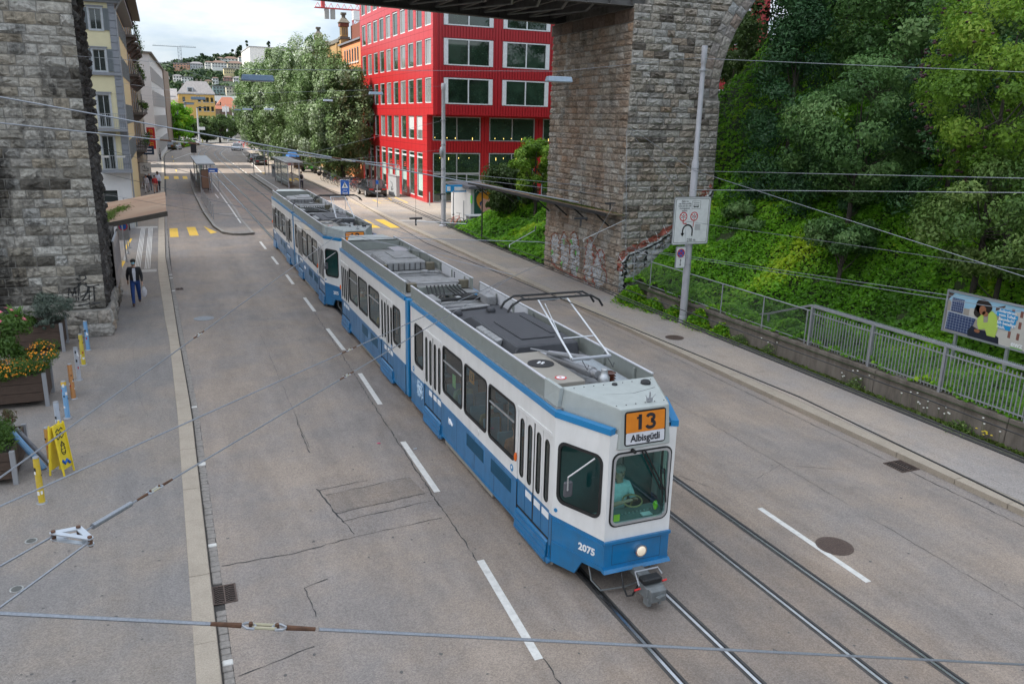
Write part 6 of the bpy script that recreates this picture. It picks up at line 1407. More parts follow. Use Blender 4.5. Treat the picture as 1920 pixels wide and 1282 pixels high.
for z in (2.0,5.0,8.0,10.9):
    for x in (7.2,9.4,12.0,13.6,14.6,16.0): 
        if x==9.4 and z>7: continue
        o=MB().box(x,299.93,z,x+.8,300.02,z+1.5).build('window',GLD,t); MB().box(x-.08,299.9,z-.12,x+.88,299.97,z).build('sill',WFR,t)
for z in (4,7,10,13.2): MB().box(17.3,299.5,z,19.2,304,z+.2).build('balcony',mat('balcony_stone_dark',(.12,.105,.09),.9),t); MB().box(19.1,299.5,z+.2,19.2,304,z+1.1).build('balcony_railing',DARK,t)
t=thing('house','red tiled hipped roof house right of the ochre corner building','house',(24,340,0)); MB().box(19.5,340,0,29,350,9).build('wall',mat('dark_timber_wall',(.16,.12,.10),.85),t)
MB().add([(19,339.5,9),(29.5,339.5,9),(29.5,350.5,9),(19,350.5,9),(22.5,344,13.5),(26,344,13.5)],[(0,1,5,4),(1,2,5),(2,3,4,5),(3,0,4)]).build('roof',mat('red_roof_tile',(.27,.10,.06),.8,var=.15),t); MB().box(22,339.4,8,24.5,340,10).build('dormer_window',WFR,t)
t=thing('railway_viaduct','pale concrete viaduct closing the street in the distance','bridge',(25,275,0)); CON=mat('pale_concrete',(.42,.40,.37),.85,var=.08)
MB().box(17,275,4.3,70,283,5.6).build('deck',CON,t); MB().box(17,274.9,5.6,70,275.1,6.5).build('parapet',mat('bluish_panel',(.30,.38,.42),.5),t)
for x in (20,27,34,42,50): MB().box(x,276,0,x+1.3,282,4.3).build('pier',CON,t)
MB().box(16,286,0,60,288,4.2).build('white_hoarding',mat('white_hoarding',(.7,.66,.62),.7),t)
for x,z in ((19,7.5),(22.5,7.5),(26,7.5)): pass
t=thing('apartment_building','white terrace block with red blinds behind the red tiled house','building',(27,420,0)); MB().box(16,420,0,48,432,15.5).build('wall',mat('white_facade',(.7,.68,.65),.8),t)
for i in range(9): 
    for z in (8,11.4): MB().box(17.5+i*3.2,419.9,z,18.6+i*3.2,420.02,z+1.6).build('window',mat('blind_red',(.45,.06,.05),.6) if i%2 else GLD,t)
# ---------------------------------------------------------------- hill with villas
def HZ(x,y):
    if y<480: return 0
    lin=max(0,(y-480)*.09 if y<560 else 7.2+(y-560)*.155)
    cap=max(12,min(43+.22*x if x>0 else 43+x*.10,96))
    k=6.0; h=min(lin,cap)-k*math.log(1+math.exp(-abs(lin-cap)/k))+k*.2
    return max(0,h)*(1+.03*math.sin(x*.03)+.02*math.sin(x*.11+y*.02))
b=MB(); nx,ny=60,30; xs=np.linspace(-350,600,nx); ys_=np.linspace(480,1300,ny)
b.add([(x,y,HZ(x,y)-.1) for y in ys_ for x in xs],[(j*nx+i,j*nx+i+1,(j+1)*nx+i+1,(j+1)*nx+i) for j in range(ny-1) for i in range(nx-1)])
o=b.build('hill',mat('hill_green',(.022,.04,.016),.95,var=.3,scale=.05),None,smooth=True); o['kind']='structure'
def villa(lbl,x,y,w,d,h,rc,wc,rz=0,flat=False,rows=2,n=4,z=0):
    t=thing('villa',lbl,'house',(x,y,z),group='villas on the hillside'); 
    MB().box(x-w/2,y,z,x+w/2,y+d,z+h).build('wall',wc,t)
    if not flat: MB().add([(x-w/2-.6,y-.6,z+h),(x+w/2+.6,y-.6,z+h),(x+w/2+.6,y+d+.6,z+h),(x-w/2-.6,y+d+.6,z+h),(x-w/2*(.5),y+d/2,z+h+w*.16),(x+w/2*(.5),y+d/2,z+h+w*.16)],[(0,1,5,4),(1,2,5),(2,3,4,5),(3,0,4)]).build('roof',rc,t)
    else: MB().box(x-w/2-.4,y-.4,z+h,x+w/2+.4,y+d,z+h+.4).build('roof',rc,t)
    for r in range(rows):
        zz=z+h-(r+1)*2.0+.45
        if zz<z+6.5: break
        for i in range(n): xx=x-w/2+w*(i+.5)/n; MB().box(xx-w/n*.27,y-.08,zz,xx+w/n*.27,y+.01,zz+1.0).build('window',GLD,t)
WV=mat('villa_white',(.66,.65,.62),.8); CRV=mat('villa_cream',(.55,.50,.38),.8); PKV=mat('villa_salmon',(.55,.30,.20),.8); GYV=mat('villa_grey',(.45,.46,.48),.8); BRT=mat('villa_brown_roof',(.13,.08,.06),.8); GRT=mat('villa_grey_roof',(.17,.16,.17),.8); YLV=mat('villa_yellow',(.60,.50,.28),.8)
VIL=[('salmon apartment row at the left end of the ridge',20.7,800,13,43.5,5.6,GRT,PKV,1,5),('brown banded flats beside the salmon row',28.6,805,5,44.6,5.5,GRT,CRV,1,3),('grey flats with white gables on the ridge',33,800,10.6,44.5,6.3,GRT,GYV,0,5),('white stepped villa with balconies below the ridge',43,790,6.6,45.9,5.5,BRT,WV,0,3),('broad white chalet with brown roof and balconies',50.8,780,12.3,43,8.6,BRT,WV,0,5),('white house with brown gable on the ridge top',68.8,880,13,56.5,5,BRT,WV,0,4),('tall white house near the white office block',78.3,870,7,54,8,BRT,WV,0,3),('yellow villa with brown hipped roof',65.7,800,13.2,46.7,6.2,BRT,CRV,0,5),('flat roofed cream house on the slope',55.8,740,8.8,39,4.4,GRT,YLV,1,5),('white house among trees lower left',14.2,690,6,30.4,4.6,GRT,WV,0,3),('long white house low on the slope',20.8,680,8.2,29.9,3.2,GRT,WV,1,4),('small white gabled house mid slope',41.3,690,4.3,28.7,5.6,BRT,WV,0,2),('white flats right of mid slope',59.1,700,7.6,30,5.8,GRT,WV,0,4),('rose brown house behind the mid slope trees',51.9,705,6.8,31,5,BRT,mat('villa_rose',(.32,.20,.17),.8),0,3),('glass fronted flats at the foot of the hill',38.1,600,8.2,20.4,4.6,GRT,mat('villa_glass_green',(.20,.28,.28),.4),1,4),('cream flats at the foot of the hill',44.4,590,5.4,20.8,3.8,GRT,CRV,1,3),('pale house peeping over the mid ridge trees',58.2,880,7.4,57.2,3.4,BRT,WV,0,3),('white house at the far left slope',7,690,3.4,30.2,3.5,BRT,WV,0,2),('small ochre house in the lower trees',33.4,640,4.3,26.6,3.7,BRT,YLV,0,2),('grey gabled house at the right end of the ridge',73.7,770,4.2,44.2,7.6,BRT,GYV,0,2),('pale ridge house above the white office',175,950,14,79,8,BRT,WV,0,5),('ridge villa right of the turret',215,960,16,87,8,BRT,PKV,0,5)]
for lb,x,y,w,z,h,rc,wc,fl,n in VIL: villa(lb,x,y,w,8,h+7-(0 if fl else w*.14),rc,wc,flat=bool(fl),n=n,z=z-7)
crane('c2','slim pale crane standing on the wooded ridge at the left',20.5,820,64,14,22,mat('crane_pale',(.35,.37,.38),.6),cab=False)
# (row behind the left facades)
# hidden from the camera, set back so its shadow misses the near street
t=thing('house_row','continuous house row behind the left pier','building',(-24,45,0)); MB().box(-36,57.5,0,-14.3,111,17.5).build('wall',mat('side_block_render',(.4,.37,.32),.85),t); MB().box(-36.3,57.2,17.5,-14,111.3,18).build('roof',GR2,t)
# ================================================================ vegetation
def leaves(C,Nn,size,rs,asp=.55,jit=.6,tri=False):
    """C: (n,3) centres; Nn: (n,3) facing; returns (n,4,3) pointed leaf quads"""
    n=len(C); Nn=Nn+rs.normal(0,jit,(n,3)); Nn/=np.linalg.norm(Nn,axis=1,keepdims=True)+1e-9
    a=np.cross(Nn,rs.normal(0,1,(n,3))); a/=np.linalg.norm(a,axis=1,keepdims=True)+1e-9; b=np.cross(Nn,a)
    s=(size*np.clip(rs.lognormal(-.08,.38,n),.4,2.2))[:,None]; fold=Nn*s*.18
    V=np.stack([C-a*s*.5,C-b*s*asp*.5+fold,C+a*s*.5,C+b*s*asp*.5+fold],1)
    return V
def clumps(rs,centre,rad,nclump,shape='round',clr=.24):
    """sub-crown centres spread through the volume, biased to the shell"""
    out=[]
    while len(out)<nclump:
        p=rs.normal(0,1,3); p/=np.linalg.norm(p); r=rs.uniform(.35,1)**.45
        if shape=='cone':
            t=rs.uniform(0,1)**1.2; p=np.array([p[0],p[1],0]); p/=np.linalg.norm(p)+1e-9; rr=(1-t)*.95+.05
            q=np.array([p[0]*rr*r,p[1]*rr*r,t*2-1])
        else: q=p*r
        out.append(q)
    q=np.array(out); return np.array(centre)+q*np.array(rad), q
def crown(rs,centre,rad,nclump,nleaf,size,shape='round',clr=.22,flat=.7,tint=(0,1),asp=.55,droop=0):
    cc,q=clumps(rs,centre,rad,nclump,shape); R_=min(rad[0],rad[1])
    k=nleaf//nclump; ct=rs.uniform(tint[0],tint[1],nclump)
    C=[];Nn=[];T=[]
    for i in range(nclump):
        r=R_*clr*rs.uniform(.7,1.5); p=rs.normal(0,1,(k,3)); p/=np.linalg.norm(p,axis=1,keepdims=True); u=rs.uniform(.45,1.05,(k,1))
        e=p*u*np.array([r,r,r*flat]); 
        e[:,2]-=droop*np.linalg.norm(e[:,:2],axis=1)
        C.append(cc[i]+e); n=p+q[i]*.6+np.array([0,0,.35]); Nn.append(n); T.append(np.clip(ct[i]*.65+rs.random(k)*.35,0,1))
    C=np.concatenate(C);Nn=np.concatenate(Nn);T=np.concatenate(T)
    return leaves(C,Nn,size,rs,asp),T,cc
BARK=mat('bark_grey_brown',(.05,.042,.032),.95,var=.4,scale=8,bump=.8,bscale=20,stretch=(1,1,.3))
def trunk(b,base_,top,r,rs,limbs=()):
    p0=Vector(base_);p1=Vector(top); pts=[p0.lerp(p1,t)+Vector((rs.normal(0,.06),rs.normal(0,.06),0))*(0 if t in(0,) else (p1-p0).length*.12) for t in (0,.25,.5,.75,1)]
    b.tube(pts,[r*1.25,r,r*.8,r*.55,r*.2],8)
    for c in limbs:
        c=Vector(c); t=rs.uniform(.25,.8); s=p0.lerp(p1,t); m=s.lerp(c,.5)+Vector((0,0,-(c-s).length*.08)); b.tube([s,m,c],[r*.32,r*.2,r*.06],5)
def tree(label,x,y,z0,zc,rad,nclump,nleaf,size,lm,seed,shape='round',group=None,clr=.22,r=.2,cat='tree',asp=.55,name='broadleaf_tree',droop=0,flat=.7,tint=(0,1),nlimb=14,lean=(0,0)):
    rs=np.random.default_rng(seed); t=thing(name,label,cat,(x,y,z0),group=group)
    cx,cy=x+lean[0],y+lean[1]
    V,T,cc=crown(rs,(cx,cy,zc),rad,nclump,nleaf,size,shape,clr,flat,tint,asp,droop)
    quads_np('crown',V,lm,t,attr=T)
    b=MB(); trunk(b,(x,y,z0-.2),(cx,cy,zc+rad[2]*.5),r,rs,[tuple(c) for c in cc[:nlimb]]); b.build('trunk',BARK,t); return t
POP=leafmat('leaf_poplar',[(.06,.115,.032),(.095,.16,.05),(.13,.20,.075),(.20,.27,.14),(.58,.64,.54)],.3)
DKC=leafmat('leaf_conifer_dark',[(.010,.036,.012),(.022,.068,.022),(.042,.11,.036),(.075,.17,.05)],.15)
MIDL=leafmat('leaf_grey_green',[(.034,.09,.02),(.075,.165,.042),(.13,.25,.07),(.24,.36,.13)],.3)
YGL=leafmat('leaf_yellow_green',[(.07,.16,.014),(.14,.27,.024),(.23,.39,.04),(.38,.48,.07)],.4)
BRG=leafmat('leaf_bright',[(.07,.20,.010),(.13,.34,.016),(.22,.48,.025),(.46,.60,.03)],.45)
OLV=leafmat('leaf_olive',[(.055,.12,.02),(.10,.19,.036),(.165,.26,.06),(.26,.35,.10)],.3)
STG=leafmat('leaf_street_tree',[(.03,.06,.015),(.05,.09,.02),(.07,.12,.03),(.11,.16,.05)],.35)
# row of silver poplars along the right side
for i,(x,y,zc,rr,rz) in enumerate(((17.9,90,7.0,3.4,5.8),(17.7,98,8.0,3.7,7.0),(17.9,108,9.2,3.9,8.4),(17.2,118,8.6,4.0,7.8),(16.8,129,8.8,4.0,8.0),(16.4,141,8.2,4.1,7.2),(16.6,155,8.8,4.3,8.0),(18.6,171,7.4,5,6.6))):
    tree(['silver leaved poplar nearest the red office block','second silver poplar from the red block','third silver poplar, tallest of the row','fourth silver poplar in the pavement row','fifth silver poplar in the pavement row','sixth silver poplar, behind the tram stop','seventh silver poplar towards the far bend','last silver poplar at the far bend'][i],x,y,.1,zc,(rr,rr*1.05,rz),150,56000 if i<4 else 32000,.19 if i<4 else .28,POP,50+i,group='silver poplars along the pavement',clr=.2,r=.22,asp=.7,flat=1.15,name='poplar_tree',nlimb=18)
# trees at the far left and the end of the street
for i,(x,y,zc,rr,rz,lb) in enumerate(((3.2,205,5.6,3.4,4.6,'tall light green tree beside the white office end wall'),(2.2,222,5,3.6,4.2,'green tree behind the left far lamp poles'),(10.5,228,3.6,3.0,2.9,'round dark green tree in front of the ochre building'),(14.0,232,3.8,3.4,3.0,'spreading green tree in front of the ochre building, right one'),(7.0,225,3.4,2.8,2.6,'low green tree left of the ochre building front'),(18,250,4,4,3,'dark tree at the foot of the far street'))):
    tree(lb,x,y,0,zc,(rr,rr,rz),40,9000,.42,STG if i!=0 else BRG,80+i,clr=.3,r=.25)
for i in range(9):
    x,y=1.8+i*.55,183+i*3.3
    rs_=np.random.default_rng(i+300); V,T,_=crown(rs_,(x,y,.75),(.9,1.6,.7),10,900,.22,clr=.4); o=quads_np('roadside_shrub',V,BRG if i%3 else leafmat('leaf_flower_mix',[(.30,.12,.02),(.08,.14,.02),(.35,.18,.03)],.3),attr=T); tagp(o,'low shrub in the planted strip below the far lamp poles','shrub','shrubs in the far planted strip')
MB().box(2.5,180,0,2.8,212,.7).build('low_wall',CON).__setitem__('kind','structure')
# wooded hill: far-off wood reading as one mass + taller trees on the ridge
rs=np.random.default_rng(5); C=[];T=[];Nn=[]
for i in range(3400):
    x=rs.uniform(-40,300); y=rs.uniform(520,980); z=HZ(x,y); r=rs.uniform(2.2,4.6)
    if any(abs(x*v[2]/y-v[1])<v[3]*.5+r*.8 and y<v[2]+10 and (z+r*1.7-7.3)/y>(v[4]+.8-7.3)/v[2] for v in VIL): continue
    k=30; p=rs.normal(0,1,(k,3)); p/=np.linalg.norm(p,axis=1,keepdims=True); p[:,2]=np.abs(p[:,2])
    C.append(np.array([x,y,z+r*.5])+p*np.array([r,r,r*rs.uniform(.9,1.5)])); Nn.append(p); T.append(np.clip(rs.uniform(0,.8)+rs.random(k)*.2,0,1))
V=leaves(np.concatenate(C),np.concatenate(Nn),2.3,rs,.8,.5); o=quads_np('hillside_wood',V,leafmat('leaf_far_wood',[(.012,.028,.014),(.022,.045,.02),(.035,.065,.025),(.07,.11,.03)],.2),attr=np.concatenate(T),kind='stuff'); 
for i,(x,y,h) in enumerate(((86,900,19),(108,905,20),(74,890,14),(80,905,13),(96,915,12),(118,910,14),(124,915,12),(40,850,10),(54,860,11),(150,930,13),(135,925,10),(195,955,14))):
    tree('tall dark fir standing on the ridge skyline' if h>15 and i==0 else ('second tall fir on the ridge skyline, right of the first' if i==1 else 'rounded dark tree on the wooded ridge skyline'),x,y,HZ(x,y),HZ(x,y)+h*.5,(h*.16 if i<2 else h*.35,h*.2 if i<2 else h*.35,h*.55),14,700,1.9,MATS['leaf_far_wood'],400+i,shape='cone' if i<2 else 'round',group=None if i<2 else 'trees on the ridge skyline',r=.5,name='fir_tree' if i<2 else 'ridge_tree',nlimb=3)
# ---------------------------------------------------------------- the embankment
def EZ(x,y):
    xs=17.75 if y>26 else np.interp(y,[0,12,20,26],[22.2,21.6,20.0,17.9])
    base_=.75 if y<29 else .12+ .63*max(0,1-(y-29)/3)
    if y>29: 
        base_=.12; xs=18.2
        if y>37.5: xs=17.6+max(0,(y-52))*.35; sl=.42
        else: sl=.98
    else: sl=.82
    z=base_+max(0,x-xs)*sl
    if y>37.5: z=min(z,1.9+ max(0,x-24)*.12 + (0 if y<48 else 0)); z=min(z, max(.06,(.06+ (56-y)*.25)) if y>48 else 99)
    return float(min(z,13+.1*(x-30)))
nx,ny=46,60; xs=np.linspace(17.62,62,nx); ys_=np.linspace(-14,62,ny)
EZg=np.array([[EZ(x,y) for x in xs] for y in ys_])
b=MB(); b.add([(x,y,EZg[j][i]) for j,y in enumerate(ys_) for i,x in enumerate(xs)],[(j*nx+i,j*nx+i+1,(j+1)*nx+i+1,(j+1)*nx+i) for j in range(ny-1) for i in range(nx-1) if not (ys_[j]>46 and xs[i]>20.6 and ys_[j]>60)])
o=b.build('embankment',mat('bank_undergrowth',(.03,.045,.012),.95,var=.4,scale=3,bump=.5),None,smooth=True); o['kind']='structure'
def ez(x,y):   # vectorised
    fx_=np.clip((x-xs[0])/(xs[1]-xs[0]),0,nx-1.001); fy_=np.clip((y-ys_[0])/(ys_[1]-ys_[0]),0,ny-1.001); i=fx_.astype(int); j=fy_.astype(int); u=fx_-i; v=fy_-j
    return EZg[j,i]*(1-u)*(1-v)+EZg[j,i+1]*u*(1-v)+EZg[j+1,i]*(1-u)*v+EZg[j+1,i+1]*u*v
def cover(name,x0,x1,y0,y1,n,size,lm,seed,h=.35,mask=None,tshift=0,label=None,par=None,asp=.8,freq=.9):
    rs=np.random.default_rng(seed); x=rs.uniform(x0,x1,n); y=rs.uniform(y0,y1,n)
    if mask is not None: k=mask(x,y); x=x[k];y=y[k]
    n=len(x); hn=np.array([mnoise.noise(Vector((a*freq,c*freq,seed)))+.5*mnoise.noise(Vector((a*freq*3.1,c*freq*3.1,seed))) for a,c in zip(x,y)])
    z=ez(x,y)+h*(.6+hn)*1.0*rs.uniform(.35,1,n)**.5
    C=np.stack([x,y,z],1); Nn=np.tile(np.array([-.45,-.1,.9]),(n,1))
    t2=np.array([mnoise.noise(Vector((a*.45+9,c*.45,seed+4))) for a,c in zip(x,y)])
    T=np.clip(.38+tshift+hn*.25+t2*.7+rs.normal(0,.13,n),0,1)
    return quads_np(name,leaves(C,Nn,size,rs,asp,.45),lm,par,attr=T,kind='stuff')
cover('bramble_cover',17.75,27,6,30,190000,.095,BRG,1,.42)
cover('bramble_cover',21.5,33,28,46,40000,.13,BRG,2,.5,lambda x,y:(y<29.4)|(y>36.9)|(x>22.1))
cover('verge_plants',17.0,24,37.2,51.5,60000,.11,BRG,3,.5,lambda x,y:(x>17.45+.0*y)&(x<24)&(y<51+.0*x))
cover('meadow_grass',23,45,36,62,36000,.22,leafmat('leaf_meadow',[(.10,.19,.02),(.16,.28,.03),(.22,.36,.04)],.4),4,.35)
# named trees and shrubs of the bank
BK=[('tall dark green yew standing left beside the stone arch',23.7,27.1,7.8,(2.8,2.8,5.4),'cone',80,36000,.14,DKC,.24),
('dark feathery yew further up the bank behind the first',29.6,30.8,12.5,(4.0,4.0,5.5),'round',90,24000,.18,DKC,.24),
('grey green broadleaf tree filling the middle of the bank',22.9,22.5,7.1,(2.6,2.7,2.5),'round',70,30000,.12,MIDL,.22),
('dark leafy tree above the grey green one at frame top',28.3,25.1,11.4,(3.6,3.6,3.2),'round',70,22000,.17,MIDL,.24),
('yellow green elder with dark berry heads at the top right',22.6,16.9,8.8,(2.4,2.6,2.9),'round',80,34000,.11,YGL,.22),
('broad olive green elder bush on the right above the billboard',21.9,15.6,4.9,(2.1,2.6,1.7),'round',70,32000,.10,OLV,.24),
('olive shrub behind the billboard, right edge of the picture',21.6,12.6,3.6,(1.3,1.6,1.3),'round',40,16000,.10,OLV,.27),
('low glossy green sumac shrub in the middle of the bramble slope',21.2,20.9,3.75,(1.1,1.2,.55),'round',30,9000,.11,MIDL,.3),
('dark green shrub against the right foot of the arch pier',21.3,26.2,3.7,(.8,.9,.75),'round',26,7000,.11,MIDL,.3),
('green tree seen through the stone arch',31.5,41.3,10.0,(2.6,2.6,3.6),'round',50,12000,.2,STG,.26),
('second tree beyond the arch, higher on the bank',38,44,13,(5,5,6),'round',60,12000,.3,STG,.26),
('bushy green tree on the upper bank behind the elder',29,17.5,12.5,(4,4,4),'round',70,18000,.2,STG,.24),
('dark yew undergrowth below the middle trees of the bank',23.6,24.6,5.4,(2.0,2.6,1.3),'round',50,20000,.13,DKC,.28),
('dark tangle of yew between the two middle trees',24.6,20.0,7.0,(2.4,2.8,3.4),'round',50,18000,.15,DKC,.28)]
for i,(lb,x,y,zc,rad,sh,nc,nl,sz,lm,clr) in enumerate(BK):
    z0=EZ(x,y); tree(lb,x,y,z0,zc,rad,nc,nl,sz,lm,120+i,shape=sh,clr=clr,r=.08,cat='tree' if rad[2]>2.5 else 'shrub',name='yew_tree' if 'yew' in lb else ('elder_tree' if 'elder' in lb else ('broadleaf_tree' if rad[2]>2.5 else 'shrub')),droop=.35 if 'yew' in lb else 0,asp=.35 if 'yew' in lb else .5,nlimb=16)
rs=np.random.default_rng(9); b=MB()
for i in range(130):
    p=rs.normal(0,1,3); p/=np.linalg.norm(p); p[0]=-abs(p[0]); c=np.array([22.6,16.9,8.8])+p*np.array([2.5,2.7,3.0])*rs.uniform(.85,1.02); b.ell(c,.06,.06,.035,6,4,jit=.3)
o=b.build('berry_heads',mat('elder_berries',(.045,.012,.016),.6),[q for q in COL.objects if q.get('label','').startswith('yellow green elder')][0]); o['kind']='stuff'
# small trees between kiosk and pier
tree('rambling green shrub tree between kiosk and right stone pier',20.2,48.0,1.0,3.25,(1.7,2.0,1.4),44,16000,.14,STG,201,clr=.28,r=.1,cat='tree',name='small_tree')
tree('taller light green tree in front of the red block by the pier',20.9,45.7,1.0,4.6,(1.4,1.5,1.8),40,13000,.15,YGL,202,clr=.27,r=.1,name='small_tree')
tree('ivy clad bush leaning over the graffiti kiosk',20.4,50.0,.6,2.2,(.9,1.2,.8),30,9000,.13,STG,203,clr=.3,r=.07,cat='shrub',name='shrub')
# ivy and weeds at the wall foot
def weeds(label,x,y,z,r,h,n,lm,seed,sz=.09,par=None,flowers=None,group=None):
    rs=np.random.default_rng(seed); p=rs.normal(0,.5,(n,2)); t=rs.uniform(0,1,n); C=np.stack([x+p[:,0]*r,y+p[:,1]*r*1.4,z+t*h*np.exp(-(p**2).sum(1))],1)
    o=quads_np('wall_foot_weed',leaves(C,np.tile([0,0,1.],(n,1)),sz,rs,.6,.8),lm,attr=np.clip(rs.random(n),0,1)); tagp(o,label,'weeds',group); return o
IV=BRG
i=0
for y,x,r,h,n in ((28.0,17.35,.55,.75,2600),(26.6,17.45,.4,.5,1300),(25.2,17.5,.35,.5,900),(23.7,17.62,.4,.7,1500),(22.4,17.65,.35,.5,1100),(21.3,17.55,.3,.35,700),(19.9,17.6,.25,.35,450),(16.2,17.6,.25,.4,380),(12.8,17.55,.3,.3,520),(10.8,17.55,.25,.25,300)):
    weeds(['leafy bramble clump at the corner where wall meets stone pier','bramble clump just left of the sign pole foot','low ivy patch left of the pole foot','ivy clump directly right of the sign pole foot','ivy trailing over the low wall right of the pole','small green weed tuft under the stair rail end','dry weed tuft with white umbels by the concrete wall','white flowering wild carrot tuft at the middle of the wall','yellow flowering weeds on the edging near the right','mossy weeds on the edging at the right frame edge'][i],x,y,.15,r,h,n,IV if i<5 else OLV,500+i,sz=.1 if i<5 else .05); i+=1
rs=np.random.default_rng(77); V=[]; n=5200; y=rs.uniform(8,24,n); x=17.5+rs.normal(0,.05,n); C=np.stack([x,y,.19+rs.uniform(0,.06,n)],1); quads_np('edging_moss',leaves(C,np.tile([0,0,1.],(n,1)),.06,rs,.6,.5),leafmat('moss',[]),attr=rs.random(n),kind='stuff')
WF=mat('umbel_white',(.72,.72,.66),.7)
for k,(yc,n) in enumerate(((16.3,9),(13.9,10),(13.2,4),(19.9,3),(11.9,3))):
    b=MB(); st=MB()
    for i in range(n):
        x=17.55+rs.normal(0,.06); y=yc+rs.normal(0,.3); h=rs.uniform(.25,.6); st.tube([(x,y,.15),(x-.02,y,.15+h)],.004,4); b.lathe((x-.02,y,.15+h),[(.005,-.02),(.026,0),(.022,.01)],7)
    t=thing('wild_flower_patch',['white wild carrot flowers against the concrete wall, left patch','white wild carrot flowers against the wall, biggest patch','small white flowers right of the biggest flower patch','few white flowers near the stair rail end','white daisies low on the edging towards the right'][k],'wild flowers',(17.55,yc,.15)); b.build('flower_head',WF,t).__setitem__('kind','stuff'); st.build('stem',mat('stem_green',(.06,.10,.02),.8),t).__setitem__('kind','stuff')
b=MB()
for i in range(9): b.lathe((17.55+rs.normal(0,.05),12.2+rs.normal(0,.12),.3+rs.uniform(0,.1)),[(.03,0),(.02,.012)],6)
o=b.build('yellow_weed_flowers',mat('flower_yellow',(.7,.55,.02),.6)); tagp(o,'cluster of small yellow flowers on the right pavement edging','wild flowers')
# maple spray hanging in at the lower left
t=thing('maple_branch','sprig of lobed maple leaves reaching in at the left edge above the pavement','branch',(-1.9,6.6,4.3)); rs=np.random.default_rng(3); LM=leafmat('leaf_maple',[(.03,.075,.012),(.06,.12,.02),(.12,.13,.03)],.4)
def maple(c,s,rz,ti):
    pts=[]
    for k in range(15):
        a=2*math.pi*k/15; r=s*(1 if k%3==0 else .55)*(1 if k!=7 else .4); pts.append((math.cos(a)*r,math.sin(a)*r,0))
    M=Euler((ti,ti*.6,rz)).to_matrix(); return [tuple(Vector(c)+M@Vector(p)) for p in pts]
MB().tube([(-2.6,6.6,4.25),(-2.2,6.5,4.35),(-1.75,6.5,4.3),(-1.55,6.5,4.28)],.008,5).build('twig',BARK,t)
for i,(x,y,z,s,rz) in enumerate(((-1.62,6.5,4.3,.10,.2),(-1.75,6.45,4.35,.12,1.1),(-1.72,6.6,4.2,.11,2.0),(-1.9,6.5,4.3,.13,.6),(-2.02,6.55,4.42,.13,1.8),(-2.1,6.45,4.3,.14,2.7),(-1.86,6.4,4.18,.1,3.0),(-2.15,6.6,4.15,.12,.9))):
    m=maple((x,y,z),s,rz,.5*math.sin(i*2)); b=MB(); b.add([(x,y,z+.01)]+m,[(0,k+1,(k+1)%15+1) for k in range(15)]); o=b.build('leaf',LM,t); a=o.data.attributes.new('tint','FLOAT','FACE'); a.data.foreach_set('value',np.full(len(o.data.polygons),(i*.37)%1,dtype=np.float32))
# ================================================================ right bank furniture
CONW=mat('stained_concrete',(.17,.145,.12),.9,var=.3,scale=3,dirt=.85,dirtcol=(.05,.04,.03),dscale=2.2,stretch=(1,1,.25),bump=.6,bscale=12)
t=thing('retaining_wall','low stained concrete retaining wall under the right hand railing','wall',(17.8,15,0.1))
y=-8; k=0
while y<27.5:
    e=min(y+3.95,27.5); b=MB(); b.hexa([(17.66,y+.01,0),(17.95,y+.01,0),(17.95,e-.01,0),(17.66,e-.01,0),(17.70,y+.01,.86),(17.95,y+.01,.88),(17.95,e-.01,.88),(17.70,e-.01,.86)]); b.build('wall_panel',CONW,t,bevel=.012); y=e
MB().box(17.64,-8,.0,17.66,27.5,.12).build('wall_foot',CONW,t)
t=thing('handrail_fence','galvanised vertical bar railing with comb edged top rail on the low right wall','railing',(17.8,12,.87))
def zr_(y): return 2.06
MB().bar((17.78,-6,2.08),(17.78,18.5,2.08),.09,.06).build('top_rail',STEEL,t); MB().bar((17.78,-6,1.86),(17.78,18.4,1.86),.045,.03).build('upper_rail',STEEL,t); MB().bar((17.78,-6,.98),(17.78,18.4,.98),.045,.03).build('lower_rail',STEEL,t)
MB().bar((17.78,18.5,2.08),(18.3,20.9,1.25),.09,.06).build('stair_rail',STEEL,t); MB().bar((18.3,20.9,1.25),(18.4,22.5,.8),.09,.06).build('stair_rail',STEEL,t)
bars=MB(); y=18.3; n=0
barm=MB().box(-.011,-.011,0,.011,.011,1.07).build('x',STEEL,None,local=True); bm_=barm.data; bpy.data.objects.remove(barm)
while y>-4:
    child_mesh('bar',bm_,t,Matrix.Translation((17.78,y,.90))); y-=.108
for yp in (18.4,16.05,13.72,11.4,9.0,6.5,4.0): MB().box(17.73,yp-.035,.7,17.83,yp+.035,2.06).build('post',STEEL,t)
MB().bar((18.3,20.9,.5),(18.3,20.9,1.25),.06,.06).build('stair_post',STEEL,t)
cb=MB(); y=18.4
while y>-2: cb.box(17.835,y-.012,2.10,17.85,y+.012,2.14); y-=.05
cb.build('comb_edge',STEEL,t)['kind']='stuff'
